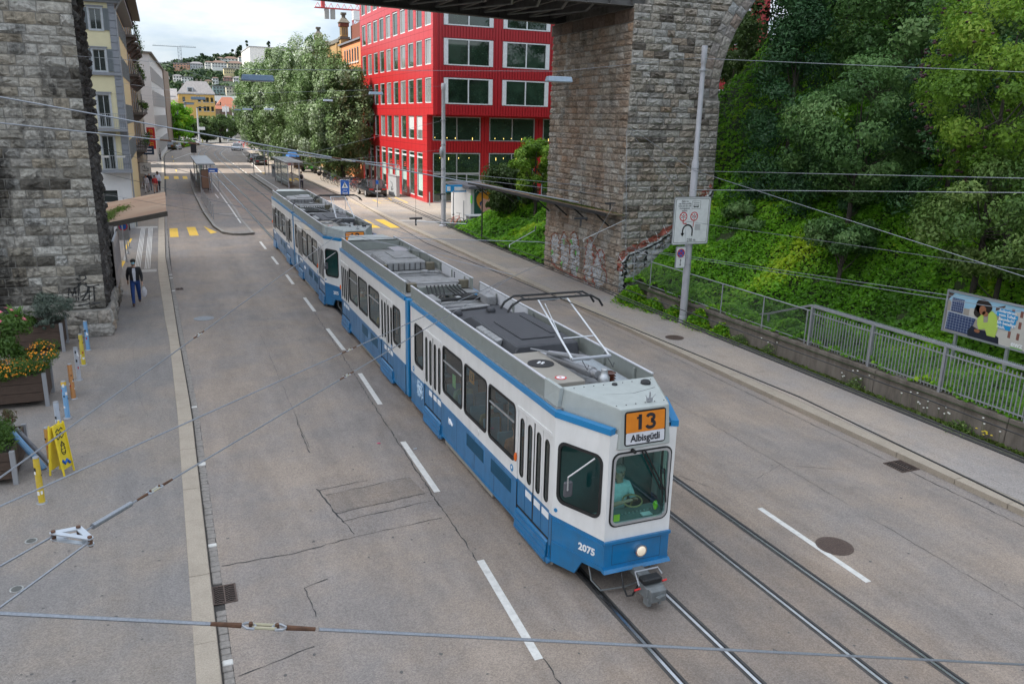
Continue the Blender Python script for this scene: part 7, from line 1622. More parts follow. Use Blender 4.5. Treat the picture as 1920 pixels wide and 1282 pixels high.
# chain link fence
t=thing('chain_link_fence','chain link fence on the low wall between stone pier and railing','fence',(17.78,23,.87))
ft=lambda y:interp([(1.9,18.4),(1.93,27.4),(1.9,28.8)],y)
for yp in (28.75,27.45,25.0,22.8,20.6,18.6): MB().cyl((17.78,yp,.15 if yp>27.5 else .8),(17.78,yp,ft(yp)+ (.35 if yp>27 else .02)),.022,n=8).build('post',STEEL,t)
MB().tube([(17.78,28.75,2.2),(17.78,27.45,2.15)],.018,6).build('top_rail',STEEL,t); MB().tube([(17.78,27.45,1.93),(17.78,18.5,1.92)],.02,6).build('top_rail',STEEL,t); MB().tube([(17.78,28.7,.96),(17.78,18.5,.95)],.014,6).build('bottom_rail',STEEL,t)
b=MB()
def mesh_wires(b,x,y0,y1,z0,z1,st,r=.0028):
    for s in (1,-1):
        c=-(z1-z0)
        while c<(y1-y0):
            ya=y0+c; yb=ya+(z1-z0); za,zb=(z0,z1) if s==1 else (z1,z0)
            if ya<y0: za=za+(zb-za)*(y0-ya)/(yb-ya); ya=y0
            if yb>y1: zb=za+(zb-za)*(y1-ya)/max(1e-6,(yb-ya)); yb=y1
            if yb-ya>.02: b.add([(x,ya-r,za),(x,ya+r,za),(x,yb+r,zb),(x,yb-r,zb),(x-r,ya,za),(x+r,ya,za),(x+r,yb,zb),(x-r,yb,zb)],[(0,1,2,3),(4,5,6,7)])
            c+=st
mesh_wires(b,17.79,18.5,28.7,.95,1.92,.065); mesh_wires(b,17.80,-3,18.4,1.0,1.85,.065); b.build('wire_mesh',mat('mesh_wire',(.16,.16,.155),.6,.4),t)['kind']='stuff'
# billboard
t=thing('billboard','large tilted looking poster board with solar panels and a woman in lime green sweater','billboard',(20.2,14,1))
bx=20.05; yA,yB=15.75,12.0; z0_,z1_=1.80,3.0
fb=lambda u,v,w:(bx+w,yA-u,v)     # u from the left edge towards the viewer's right
Wb=yA-yB
b=MB(); b.prism(rect(0,z0_,Wb,z1_),fb,.08,[rect(.05,z0_+.05,Wb-.05,z1_-.05)]); b.build('frame',STEEL,t); MB().prism(rect(.02,z0_+.02,Wb-.02,z1_-.02),lambda u,v,w:(bx+.04+w,yA-u,v),.03).build('back_panel',STEEL,t)
def pr(name,polys,m,lay_,par=t):
    b=MB()
    for p in polys: b.prism(p,lambda u,v,w:(bx+.036-lay_*.0018,yA-u,z0_+v),0)
    return b.build(name,m,par)
Mp=lambda n,c:mat('print_'+n,c,.5,var=.04)
pr('print_sky',[rect(.05,.05,Wb-.05,1.15)],Mp('sky',(.28,.48,.62)),0)
pr('print_street',[[(.05,.05),(2.6,.05),(2.6,.6),(1.9,.62),(1.6,.85),(1.4,.75),(.9,.8),(.3,.75),(.05,.95)]],Mp('stone',(.33,.29,.25)),1)
pr('print_house',[[(1.62,.05),(Wb-.05,.05),(Wb-.05,1.12),(2.9,1.1),(2.1,1.0),(1.75,.98),(1.62,.7)],[(.75,.55),(1.15,.55),(1.15,.88),(.75,.82)]],Mp('house',(.50,.47,.43)),2)
pr('print_shutter',[rect(1.95+.24*i,.28+.30*j,2.03+.24*i,.46+.30*j) for i in range(7) for j in range(3)],Mp('shutter',(.20,.08,.06)),3)
pr('print_dark_gable',[[(.05,.92),(.22,1.12),(.05,1.12)],[(1.5,.9),(1.75,1.05),(1.75,1.1),(1.5,1.0)]],Mp('dark',(.08,.05,.04)),3)
pr('print_solar_panel',[[(.18,.62),(.56,.62),(.56,1.0),(.18,1.0)],[(.10,.08),(.86,.08),(.98,.56),(.12,.58)]],Mp('solar',(.025,.045,.13)),4)
pr('print_panel_frame',[[(.08,.58),(1.0,.56),(1.0,.585),(.08,.605)],[(.08,.08),(.10,.08),(.12,.6),(.10,.6)],[(.165,.62),(.18,.62),(.18,1.01),(.165,1.01)],[(.56,.6),(.575,.6),(.575,1.01),(.56,1.01)]]+[rect(.14+.09*i,.10,.146+.09*i,.57) for i in range(9)]+[rect(.10,.14+.075*i,.93,.145+.075*i) for i in range(6)]+[rect(.2+.06*i,.63,.205+.06*i,.99) for i in range(6)]+[rect(.18,.68+.07*i,.56,.685+.07*i) for i in range(5)],Mp('frame_white',(.45,.50,.58)),5)
pr('print_trousers',[[(.82,.05),(1.75,.05),(1.72,.22),(1.5,.32),(1.1,.3),(.9,.36),(.8,.2)]],Mp('navy',(.012,.015,.03)),6)
pr('print_sweater',[[(1.05,.42),(1.12,.30),(1.3,.36),(1.38,.2),(1.62,.2),(1.66,.5),(1.55,.8),(1.42,.88),(1.32,.84),(1.34,.55),(1.22,.52),(1.18,.78),(1.06,.78),(1.03,.55)]],Mp('lime',(.42,.55,.10)),7)
pr('print_hair',[blob(1.15,.93,.24,.21,22,1,.06),blob(1.0,.78,.12,.16,14,2,.1)],Mp('hair',(.018,.012,.01)),8)
pr('print_face',[blob(1.14,.84,.10,.13,16,0,.03),blob(1.23,.76,.09,.07,12,0,.05),blob(1.08,.25,.09,.05,10,0,.05)],Mp('face',(.30,.12,.06)),9)
pr('print_blue_label',[rect(1.62,.90,2.05,1.0),rect(1.56,.79,2.15,.90),rect(1.68,.67,2.12,.79),rect(1.62,.57,2.1,.67),rect(1.66,.47,2.0,.57)],Mp('label_blue',(.01,.26,.55)),9)
for i,(s_,u) in enumerate((('Solarstrom',1.86),('vom Schul-',1.87),('hausdach?',1.86),('Ich beteilige',1.87),('mich.',1.74))): text('print_slogan',s_,.115,(bx+.015,yA-u,z0_+.945-.105*i),(0,-1,0),(0,0,1),LTW,t,.001,bold=.003,sx=.95)
text('print_logo','ewz',.2,(bx+.015,yA-2.25,z0_+.16),(0,-1,0),(0,0,1),LTW,t,.001,bold=.006); pr('print_logo_line',[rect(2.08,.055,2.42,.075)],Mp('logo_green',(.15,.5,.05)),10)
for u in (.45,2.0,3.4): MB().box(bx+.03,yA-u-.04,.2,bx+.10,yA-u+.04,z0_+.02).build('post',STEEL,t)
# pole with the two signs
t=thing('overhead_line_pole','tall pale grey tapered pole in right pavement carrying two traffic signs','pole',(17.41,24.5,.12))
b=MB(); b.lathe((17.41,24.5,.12),[(.15,0),(.15,.28),(.135,.3),(.13,4.0),(.125,5.9),(.09,6.0),(.085,9.0),(.075,9.2),(.1,9.25),(.1,9.75),(.09,9.8)],20); b.build('shaft',POLE,t,smooth=True,sharp=35)
for z in (.45,2.35,3.02,3.3,4.6,5.8,9.1): MB().lathe((17.41,24.5,z),[(.145,0),(.145,.03)],18).build('clamp_band',STEEL,t)
def flatsign(root,cx,cy,z0,z1,w,m,fr=STEEL,r=.05,name='sign_plate',back=.012):
    f=lambda u,v,ww:(cx+u,cy+ww,v)
    MB().prism(rrect(-w/2,z0,w/2,z1,r,4),f,back).build(name,m,root)
    MB().prism(rrect(-w/2-.02,z0-.02,w/2+.02,z1+.02,r+.015,4),lambda u,v,ww:(cx+u,cy-.006+ww,v),.03,[rrect(-w/2+.012,z0+.012,w/2-.012,z1-.012,r,4)]).build('sign_rim',fr,root)
SGW=mat('sign_white',(.66,.67,.66),.45); SGR=mat('sign_red',(.50,.02,.02),.45); SGB=mat('sign_blue',(.01,.10,.42),.45); SGK=mat('sign_black',(.015,.015,.015),.5)
s=thing('traffic_sign','big white rectangular traffic sign with U-turn arrow and 230 m','traffic sign',(17.32,24.3,3.1))
sx,sy=17.32,24.33; sw=1.52; flatsign(s,sx,sy,3.13,4.80,sw,SGW)
F=lambda u,v,w:(sx+u,sy-.004-w*0,v)
b=MB(); b.prism(rrect(-sw/2+.05,3.18,sw/2-.05,4.75,.04,4),lambda u,v,w:(sx+u,sy-.003,v),0,[rrect(-sw/2+.065,3.195,sw/2-.065,4.735,.035,4)]); b.build('border_line',SGK,s)
def disc(root,cx,cy,cz,r,rings): 
    for i,(rr,m) in enumerate(rings): MB().cyl((cx,cy-.004-.002*i,cz),(cx,cy-.002-.002*i,cz),r*rr,n=26).build('roundel',m,root)
for du in (-.36,.10):
    disc(s,sx+du,sy,4.12,.165,((1,SGR),(.78,SGW))); b=MB()
    for a in (90,210,330): b.bar((sx+du,sy-.009,4.12),(sx+du+.13*math.cos(R(a+180)),sy-.009,4.12+.13*math.sin(R(a+180))),.004,.02,up=(0,1,0)) if False else b.add([(sx+du+math.cos(R(a+180+90))*.012,sy-.0095,4.12+math.sin(R(a+270))*.012),(sx+du-math.cos(R(a+270))*.012,sy-.0095,4.12-math.sin(R(a+270))*.012),(sx+du+.14*math.cos(R(a+180))-math.cos(R(a+270))*.012,sy-.0095,4.12+.14*math.sin(R(a+180))-math.sin(R(a+270))*.012),(sx+du+.14*math.cos(R(a+180))+math.cos(R(a+270))*.012,sy-.0095,4.12+.14*math.sin(R(a+180))+math.sin(R(a+270))*.012)],[(0,1,2,3)])
    b.build('red_spokes',SGR,s); b=MB()
    for q,(a,c) in enumerate(((0,.07),(-.065,-.03),(.065,-.03))): b.prism(rrect(-.028+a,-.012+c,.028+a,.012+c,.008,2),lambda u,v,w:(sx+du+u,sy-.010,4.12+v),0); b.prism(rrect(-.016+a,.012+c,.016+a,.024+c,.004,2),lambda u,v,w:(sx+du+u,sy-.010,4.12+v),0)
    b.build('vehicle_pictogram',SGK,s)
b=MB(); 
def ribbon(pts,w,y=sy-.006):
    V=[];F_=[]
    for i,(u,v) in enumerate(pts):
        q=pts[min(i+1,len(pts)-1)];p=pts[max(i-1,0)]; d=Vector((q[0]-p[0],q[1]-p[1])).normalized(); n=Vector((-d.y,d.x))*w/2
        V+=[(sx+u+n.x,y,v+n.y),(sx+u-n.x,y,v-n.y)]
        if i: F_.append((2*i-2,2*i-1,2*i+1,2*i))
    return V,F_
V,F_=ribbon([(.06,3.42),(.06,3.6)]+[(-.145+.205*math.cos(t_),3.62+.2*math.sin(t_)) for t_ in np.linspace(0,math.pi,14)]+[(-.35,3.5)],.055); b.add(V,F_); b.add([(sx-.43,sy-.006,3.53),(sx-.27,sy-.006,3.53),(sx-.35,sy-.006,3.40)],[(0,1,2)]); b.build('u_turn_arrow',SGK,s)
b=MB(); V,F_=ribbon([(-.36,3.96),(-.36,3.9),(-.32,3.87),(-.2,3.87)],.035); b.add(V,F_); V,F_=ribbon([(.10,3.96),(.08,3.74)],.025); b.add(V,F_); b.build('red_stem',SGR,s)
MB().box(sx+.16,sy-.006,3.62,sx+.40,sy-.004,3.84).build('grey_patch',mat('patch_grey',(.42,.42,.42),.5),s)
text('sign_text','230 m',.17,(sx+.05,sy-.006,3.27),(1,0,0),(0,0,1),SGK,s,.001,sx=.85)
for i,l in enumerate(('Zufahrt nur','zum Güterumschlag','sowie zum Ein- oder','Aussteigenlassen','gestattet')): text('sign_text',l,.092,(sx-.33,sy-.006,4.665-.083*i),(1,0,0),(0,0,1),SGK,s,.001,sx=.72)
b=MB(); b.prism(rect(-.03,4.39,.34,4.67),lambda u,v,w:(sx+u,sy-.005,v),0,[rect(-.02,4.40,.33,4.66)]); b.prism(rrect(.04,4.45,.27,4.535,.015,2),lambda u,v,w:(sx+u,sy-.005,v),0,[rect(.06,4.49,.25,4.525)]); b.cyl((sx+.09,sy-.007,4.45),(sx+.09,sy-.004,4.45),.018,n=8); b.cyl((sx+.22,sy-.007,4.45),(sx+.22,sy-.004,4.45),.018,n=8); b.build('bus_pictogram',SGK,s)
text('sign_text','ausgenommen',.055,(sx+.155,sy-.006,4.60),(1,0,0),(0,0,1),SGK,s,.001,sx=.8)
s=thing('traffic_sign','small no stopping sign with double arrow hanging under the big white sign','traffic sign',(16.97,24.3,2.3)); sx2=16.98
flatsign(s,sx2,24.33,2.27,3.03,.40,SGW,r=.05); disc(s,sx2,24.33,2.80,.165,((1,SGR),(.78,SGB)))
b=MB()
for a in (45,135): 
    c,d=math.cos(R(a)),math.sin(R(a)); b.add([(sx2+c*.135-d*.018,24.319,2.8+d*.135+c*.018),(sx2+c*.135+d*.018,24.319,2.8+d*.135-c*.018),(sx2-c*.135+d*.018,24.319,2.8-d*.135-c*.018),(sx2-c*.135-d*.018,24.319,2.8-d*.135+c*.018)],[(0,1,2,3)])
b.build('red_cross',SGR,s); b=MB(); b.add([(sx2-.035,24.322,2.53),(sx2+.035,24.322,2.53),(sx2,24.322,2.6),(sx2-.035,24.322,2.40),(sx2+.035,24.322,2.40),(sx2,24.322,2.33),(sx2-.01,24.322,2.4),(sx2+.01,24.322,2.4),(sx2+.01,24.322,2.53),(sx2-.01,24.322,2.53)],[(0,1,2),(3,4,5),(6,7,8,9)]); b.build('double_arrow',SGK,s)
t=thing('overhead_line_pole','tall pale grey pole with pulley in front of the red block','pole',(17.45,53.4,.12)); b=MB(); b.lathe((17.45,53.4,.12),[(.3,0),(.3,.1),(.17,.16),(.16,3),(.15,3.1),(.15,5.7),(.13,5.8),(.12,9),(.15,9.05),(.15,9.4),(.13,9.45)],20); b.build('shaft',POLE,t,smooth=True,sharp=35)
for z in (1.9,4.0,5.6,7.2): MB().lathe((17.45,53.4,z),[(.18,0),(.18,.05)],18).build('clamp_band',STEEL,t)
b=MB(); b.ell((17.25,53.2,5.15),.14,.16,.36,12,8); b.build('pulley_weight',STEEL,t,smooth=True)
# ---------------------------------------------------------------- bollards, planters, A-board, person
BCOL=[('yellow',(.55,.38,.02),16.27,'nearest yellow bollard plastered with stickers'),('orange',(.50,.24,.03),17.87,'ochre bollard behind the yellow A-board'),('white',(.42,.46,.52),19.52,'pale grey white bollard just beyond the A-board'),('light_blue',(.16,.34,.55),21.08,'light blue bollard with yellow top and black stickers'),('orange_brown',(.42,.18,.05),22.56,'orange brown bollard with white stickers, fourth from the stone pier'),('grey_white',(.40,.41,.44),24.20,'pale scribbled bollard beside the marigold planter'),('yellow2',(.52,.40,.03),25.69,'yellow bollard with stickers, second from the stone pier'),('blue2',(.14,.30,.50),27.37,'blue bollard next to the stone pier')]
rs=random.Random(21)
for nm,c,y,lb in BCOL:
    m=mat('bollard_'+nm,c,.5,dirt=.35,dirtcol=(.3,.3,.3),dscale=12); t=thing('bollard',lb,'bollard',(-2.68,y,.1),group='row of painted bollards along the left pavement')
    b=MB(); b.lathe((-2.68,y,.1),[(.062,0),(.058,.02),(.055,.9),(.05,.93)],16); b.build('post',m,t,smooth=True,sharp=40); MB().lathe((-2.68,y,.1),[(.10,0),(.09,.02)],14).build('base_ring',STEEL,t); MB().lathe((-2.68,y,1.02),[(.058,0),(.052,.02)],16).build('cap',STEEL,t)
    if nm=='light_blue': MB().lathe((-2.68,y,.93),[(.0585,0),(.0585,.09)],16).build('yellow_band',YELLOW,t)
    for k in range(6):
        a=rs.uniform(math.pi,2*math.pi)+.2; z=rs.uniform(.25,.9); h=rs.uniform(.03,.08); w=rs.uniform(.25,.5); V=[]
        for q in (a-w,a,a+w): V+=[(-2.68+.0605*math.cos(q),y+.0605*math.sin(q),z),(-2.68+.0605*math.cos(q),y+.0605*math.sin(q),z+h)]
        MB().add(V,[(0,2,3,1),(2,4,5,3)]).build('sticker',[LTW,SGK,mat('sticker_red',(.4,.03,.03),.6),LTW][k%4],t)
for (x0,x1,c,lb) in ((-3.32,-2.83,(.13,.27,.45),'light blue bollard knocked over and leaning on the near planter'),(-3.28,-2.75,(.14,.14,.15),'bent grey post leaning over beside the near planter')):
    t=thing('bollard',lb,'bollard',(x1,17.9,.1)); b=MB(); yy=17.95 if c[2]>.3 else 18.15; b.tube([(x1,yy,.12),(x0,yy+.1,.95)],.06 if c[2]>.3 else .045,12); b.build('post',mat('bollard_lean_%d'%int(c[2]*100),c,.5,dirt=.4,dirtcol=(.35,.35,.35),dscale=10),t)
CORT=mat('weathered_planks',(.07,.045,.032),.85,var=.3,scale=6,stretch=(1,1,6),bump=.3)
def planter(lb,x0,y0,x1,y1,z0,z1,seed):
    t=thing('planter_box',lb,'planter',((x0+x1)/2,(y0+y1)/2,.1)); h=(z1-z0)/3
    for i in range(3):
        for a in ((x0,y0,x1,y0+.04),(x0,y1-.04,x1,y1),(x0,y0+.045,x0+.04,y1-.045),(x1-.04,y0+.045,x1,y1-.045)): MB().box(a[0],a[1],z0+i*h+.004,a[2],a[3],z0+(i+1)*h-.006).build('plank',CORT,t)
    for cx,cy in ((x0,y0),(x1,y0),(x0,y1),(x1,y1)): MB().box(cx-.045,cy-.045,.1,cx+.045,cy+.045,z1+.02).build('steel_leg',STEEL,t)
    for cx in (x0+(x1-x0)*.5,): MB().box(x0-.02,y0-.03,z0+.1,x0+.0,y0,z1).build('bracket',STEEL,t)
    MB().box(x0+.04,y0+.04,z0,x1-.04,y1-.04,z1-.05).build('soil',mat('soil_dark',(.03,.025,.02),.95),t); return t
def bush(name,lb,cat,c,rad,nc,n,sz,lm,seed,clr=.35,asp=.5,flat=.8):
    rs_=np.random.default_rng(seed); V,T,_=crown(rs_,c,rad,nc,n,sz,clr=clr,asp=asp,flat=flat); o=quads_np(name,V,lm,attr=T); tagp(o,lb,cat); return o
def flowers(name,lb,c,rad,n,r,m,seed,up=0,par=None):
    rs_=np.random.default_rng(seed); b=MB()
    for i in range(n):
        p=rs_.normal(0,1,3); p/=np.linalg.norm(p); p[2]=abs(p[2])*1.0+up; q=np.array(c)+p*np.array(rad)*rs_.uniform(.9,1.08); rr=r*rs_.uniform(.7,1.2); N3=Vector(p).normalized(); A3=N3.orthogonal().normalized(); B3=N3.cross(A3); q=Vector(q)
        pts=[q+(A3*math.cos(k*math.pi/4)+B3*math.sin(k*math.pi/4))*rr*(1 if k%2 else .55) for k in range(8)]; b.add([q+N3*rr*.35]+pts,[(0,k+1,(k+1)%8+1) for k in range(8)])
    o=b.build(name,m,par); 
    if par is None: tagp(o,lb,'flowers')
    return o
GRB=leafmat('leaf_planter',[(.04,.09,.015),(.07,.14,.02),(.11,.19,.035)],.35); GRY=leafmat('leaf_grey_shrub',[(.06,.085,.06),(.10,.13,.10),(.16,.20,.16)],.2)
planter('near planter of dark planks cut by the left edge, with bright heather',-4.6,17.35,-3.25,18.9,.22,.78,1)
bush('heather_plant','bright green fine leaved cushion plant in the near planter','plant',(-3.75,17.9,.98),(.55,.55,.26),26,6500,.06,GRB,31,asp=.3)
bush('red_grass_plant','reddish spiky perennial behind the cushion plant in the near planter','plant',(-3.75,18.65,1.12),(.4,.35,.3),14,1800,.07,leafmat('leaf_reddish',[(.16,.04,.03),(.07,.09,.03),(.2,.07,.04)],.3),32,asp=.2)
flowers('purple_flower','thin purple flower spikes at the back of the near planter',(-3.9,18.8,1.25),(.3,.25,.2),26,.022,mat('flower_purple',(.30,.08,.35),.6),33)
planter('plank planter overflowing with orange marigolds and pink spider flowers',-4.75,22.15,-3.22,23.3,.25,.95,2)
bush('marigold_plant','feathery green marigold foliage spilling over the middle planter','plant',(-3.95,22.45,1.1),(.72,.5,.22),36,7000,.055,GRB,34,asp=.3)
flowers('marigold_flower','mass of small orange marigold heads over the middle planter',(-3.95,22.4,1.08),(.75,.55,.26),300,.028,mat('flower_orange',(.85,.30,.01),.6,var=.2,scale=30),35,up=-.15)
bush('marigold_plant','marigold mound at the right end of the middle planter','plant',(-3.3,22.9,1.25),(.42,.42,.35),20,3500,.05,GRB,38,asp=.3); flowers('marigold_flower','orange heads on the marigold mound at the right end of the middle planter',(-3.3,22.85,1.25),(.40,.4,.33),130,.027,MATS['flower_orange'],39)
bush('spider_flower_plant','tall leafy spider flower bush rising from the middle planter','plant',(-4.2,23.0,1.75),(.62,.5,.62),34,6000,.1,GRB,36,asp=.35)
flowers('spider_flower','loose pink spider flower heads above the middle planter',(-4.15,22.95,1.9),(.6,.5,.6),22,.07,mat('flower_pink',(.60,.14,.18),.6,var=.3,scale=20),37,up=.15)
planter('farthest plank planter standing against the stone pier',-5.1,27.4,-3.35,28.5,.25,.98,3)
bush('grey_shrub','rounded blue grey lavender like shrub in the planter against the pier','plant',(-3.55,27.9,1.45),(.62,.5,.42),34,9000,.06,GRY,40,asp=.25); bush('green_sedum','green cushion and strap leaves in the planter against the pier','plant',(-4.5,27.7,1.12),(.5,.4,.16),20,3500,.06,GRB,41,asp=.3)
b=MB(); rs=random.Random(2)
for i in range(26):
    a=rs.uniform(0,6.28); x,y=-4.55+rs.uniform(-.1,.1),27.8+rs.uniform(-.1,.1); l=rs.uniform(.3,.5); b.add([(x-.012,y,1.1),(x+.012,y,1.1),(x+math.cos(a)*l*.3+.008,y+math.sin(a)*l*.3,1.1+l*.8),(x+math.cos(a)*l*.5,y+math.sin(a)*l*.5,1.1+l)],[(0,1,2,3)])
o=b.build('iris_leaves',mat('iris_green',(.10,.22,.03),.5)); tagp(o,'upright strap leaves of an iris in the planter against the pier','plant')
bush('trailing_succulent','trailing grey green plant over the corner of the planter by the pier','plant',(-3.75,27.35,1.0),(.3,.16,.14),12,1600,.05,GRY,42)
# A-board
t=thing('folding_sign','yellow A-frame pavement sign with a cartoon like face drawing and blue squiggle','sign',(-2.45,17.7,.1)); YS_=mat('aboard_yellow',(.72,.55,.03),.45)
def leaf_board(sg):
    M=Matrix.Translation((-2.47,17.62,.1))@Matrix.Rotation(R(62),4,'Z')
    f=lambda u,v,w:tuple(M@Vector((u*.52,sg*(.12-v*.10+w*.02),v)))
    b=MB(); b.prism(rect(-.3,.12,.3,1.05),f,1); b.build('board',YS_,t)
    b=MB(); 
    for x in (-.32,.29): b.prism(rect(x,0,x+.035,1.08),lambda u,v,w:tuple(M@Vector((u*.52,sg*(.135-v*.10+w*.035),v))),1)
    b.build('frame_leg',YS_,t); return M
M=leaf_board(1); leaf_board(-1)
g2=lambda u,v:tuple(M@Vector((u*.52,-(.12-v*.10)-.026,v)))
b=MB(); b.tube([g2(.12*math.cos(a),.52+.1*math.sin(a)) for a in np.linspace(0,6.1,14)],.008,5); b.tube([g2(-.1,.62),g2(0,.70),g2(.12,.61)],.012,5); b.tube([g2(-.05,.54),g2(-.03,.54)],.012,5); b.tube([g2(.05,.54),g2(.07,.54)],.012,5); b.tube([g2(-.05,.47),g2(.05,.46)],.008,5)
for i in range(3): b.tube([g2(-.22+.07*k,.93-.08*i+.025*((k*7+i)%3)) for k in range(7)],.010,5)
b.build('line_drawing',SGK,t); b=MB(); b.tube([g2(-.2,.32),g2(-.08,.24),g2(.05,.30),g2(.2,.2)],.03,6); b.build('blue_squiggle',SGB,t)
person('man in black jacket, blue trousers and face mask walking beside the left stone pier',(-1.43,33.6,.1),math.pi,'walk',CS('black_jacket',(.012,.012,.014)),CS('royal_blue',(.012,.045,.17)),mask=mat('mask_blue',(.25,.50,.58),.8),h=1.74,fingers=True,open_jacket=CS('white_shirt',(.6,.6,.65)),shoes=(.06,.03,.02))
t=thing('carrier_bag','thin white carrier bag in the left hand of the masked walking man','bag',(-1.12,33.5,.6)); b=MB(); b.ell((-1.13,33.5,.62),.10,.05,.19,9,7,jit=.12); b.tube([(-1.19,33.5,.76),(-1.15,33.5,.93),(-1.09,33.5,.78)],.006,5); b.build('bag',mat('bag_white',(.6,.58,.6),.5),t)
# pier side posters and sign, posts
t=thing('poster_board','tall pale poster board fixed along the dark side of left stone pier','poster',(-2.0,34.5,1)); MB().box(-2.03,33.0,1.0,-1.97,36.4,2.65).build('poster_sheet',mat('poster_pale',(.38,.33,.30),.6,dirt=.4,dirtcol=(.15,.1,.08),dscale=4),t); MB().box(-2.05,32.95,.96,-1.99,36.45,1.0).build('frame',STEEL,t); MB().box(-2.05,32.95,2.65,-1.99,36.45,2.69).build('frame',STEEL,t)
for i in range(5): MB().box(-1.968,33.3+.6*i,1.5,-1.965,33.55+.6*i,2.4).build('poster_print',mat('poster_grey',(.2,.2,.22),.6),t)
t=thing('traffic_sign','no stopping sign with double arrow under the left lean-to roof','traffic sign',(-2.2,45,1)); flatsign(t,-2.2,45.0,1.05,1.95,.5,mat('sign_dull',(.28,.28,.28),.5)); disc(t,-2.2,45.0,1.72,.21,((1,SGR),(.76,SGB))); MB().box(-2.21,44.985,1.15,-2.19,44.99,1.4).build('arrow',SGK,t); MB().cyl((-2.2,45.06,.1),(-2.2,45.06,2.3),.03,n=8).build('post',STEEL,t)
for y in (36.8,44,46.5,48.5): 
    t=thing('steel_post','thin steel post of the left lean-to roof at pavement edge','post',(-2.15,y,.1),group='thin posts beyond the left pier'); MB().cyl((-2.15,y,.1),(-2.2,y,2.8),.03,n=8).build('shaft',STEEL,t); MB().cyl((-2.15,y,.1),(-2.15,y,.14),.08,n=10).build('foot',STEEL,t)
# ---------------------------------------------------------------- vehicles
def car(lb,x,y,rz,col,L_=4.4,W_=1.8,H_=1.45,kind='car',group=None,cat='car'):
    t=thing('parked_car' if kind!='taxi' else 'car',lb,cat,(x,y,0.0),rz,group,world=False)
    body=mat('car_paint_%s'%str(col),col,.25,0,var=.03,coat=.6)
    hw=W_/2; suv=H_>1.55
    # stations along y (rear = -L/2): (y, half-width, z-low, z-belt)
    z0=.28 if suv else .22; zb=H_*.60
    st=[(-L_/2,hw*.82,z0+.1,zb*.86),(-L_/2+.12,hw*.93,z0,zb*.98),(-L_/2+.8,hw,z0,zb*1.02),(0,hw,z0,zb),(L_/2-1.1,hw,z0,zb*.97),(L_/2-.25,hw*.9,z0,zb*.82),(L_/2,hw*.7,z0+.1,zb*.62)]
    b=MB(); V=[];F=[]
    for yy,w,za,zz in st: V+=[(-w*.94,yy,za),(-w,yy,za+.2),(-w,yy,zz*.82),(-w*.93,yy,zz),(w*.93,yy,zz),(w,yy,zz*.82),(w,yy,za+.2),(w*.94,yy,za)]
    for i in range(len(st)-1):
        for j in range(7): F.append((i*8+j,i*8+j+1,(i+1)*8+j+1,(i+1)*8+j))
        F.append((i*8+7,i*8,(i+1)*8,(i+1)*8+7))
    F+= [tuple(range(8)),tuple(reversed(range((len(st)-1)*8,len(st)*8)))]; b.add(V,F); b.build('body',body,t,smooth=True,sharp=38,local=True)
    # greenhouse
    ys_=[(-L_/2+.35,-L_/2+ (1.1 if suv else 1.05)),(L_/2-1.15,L_/2-2.0)]; zt=H_
    b=MB(); wB,wT=hw*.90,hw*.70; yb0,yt0=ys_[0]; yb1,yt1=ys_[1]
    Vg=[(-wB,yb0,zb*.98),(wB,yb0,zb*.98),(wB,yb1,zb*.96),(-wB,yb1,zb*.96),(-wT,yt0,zt-.05),(wT,yt0,zt-.05),(wT,yt1,zt-.05),(-wT,yt1,zt-.05)]
    b.hexa(Vg); b.build('windows',mat('car_glass',(.01,.012,.014),.05,spec=1),t,local=True)
    b=MB(); b.hexa([(-wT-.02,yt0-.05,zt-.07),(wT+.02,yt0-.05,zt-.07),(wT+.02,yt1+.05,zt-.07),(-wT-.02,yt1+.05,zt-.07),(-wT*.9,yt0+.1,zt),(wT*.9,yt0+.1,zt),(wT*.9,yt1-.1,zt),(-wT*.9,yt1-.1,zt)])
    for sx in (-1,1):
        for (ya_,yb_) in ((yb0,yt0),(yb1,yt1),((yb0+yb1)/2,(yt0+yt1)/2)): b.bar((sx*wB*1.0,ya_,zb*.98),(sx*(wT+.01),yb_,zt-.05),.06,.05)
    b.build('roof_and_pillars',body,t,local=True)
    wh=mat('tyre_black',(.012,.012,.012),.8)
    for sx in (-1,1):
        for yy in (-L_/2+.8,L_/2-.85):
            r=.33 if not suv else .37; o=MB().cyl((sx*(hw-.2),yy,r),(sx*(hw+.01),yy,r),r,n=18).build('tyre',wh,t,local=True); MB().cyl((sx*(hw+.005),yy,r),(sx*(hw+.02),yy,r),r*.62,n=12).build('rim',ALU,o,local=True)
    for sx in (-1,1):
        MB().box(sx*hw*.62-.2,-L_/2-.015,zb*.72,sx*hw*.62+.2,-L_/2+.08,zb*.84).build('tail_light',mat('tail_red',(.45,.01,.01),.3),t,local=True); MB().box(sx*hw*.55-.18,L_/2-.1,zb*.5,sx*hw*.55+.18,L_/2+.01,zb*.66).build('headlight',mat('lamp_clear',(.6,.6,.6),.15),t,local=True)
        MB().box(sx*(hw+.1)-.1,.5,zb*.98,sx*(hw+.1)+.1,.62,zb*.98+.14).build('wing_mirror',body,t,local=True)
    MB().box(-.26,-L_/2-.02,zb*.55,.26,-L_/2+.02,zb*.66).build('number_plate',LTW,t,local=True)
    return t
car('black SUV coupe parked nose away beside the red block',17.95,76.8,.02,(.012,.012,.014),4.5,1.95,1.6).location.z=.12
car('black hatchback, rear one of two black cars in the far right lane',13.25,129.2,0,(.015,.015,.017),4.2,1.75,1.4,'taxi'); car('dark car ahead of the black hatchback in the far right lane',13.1,136,0,(.02,.02,.022),4.3,1.8,1.4,'taxi')
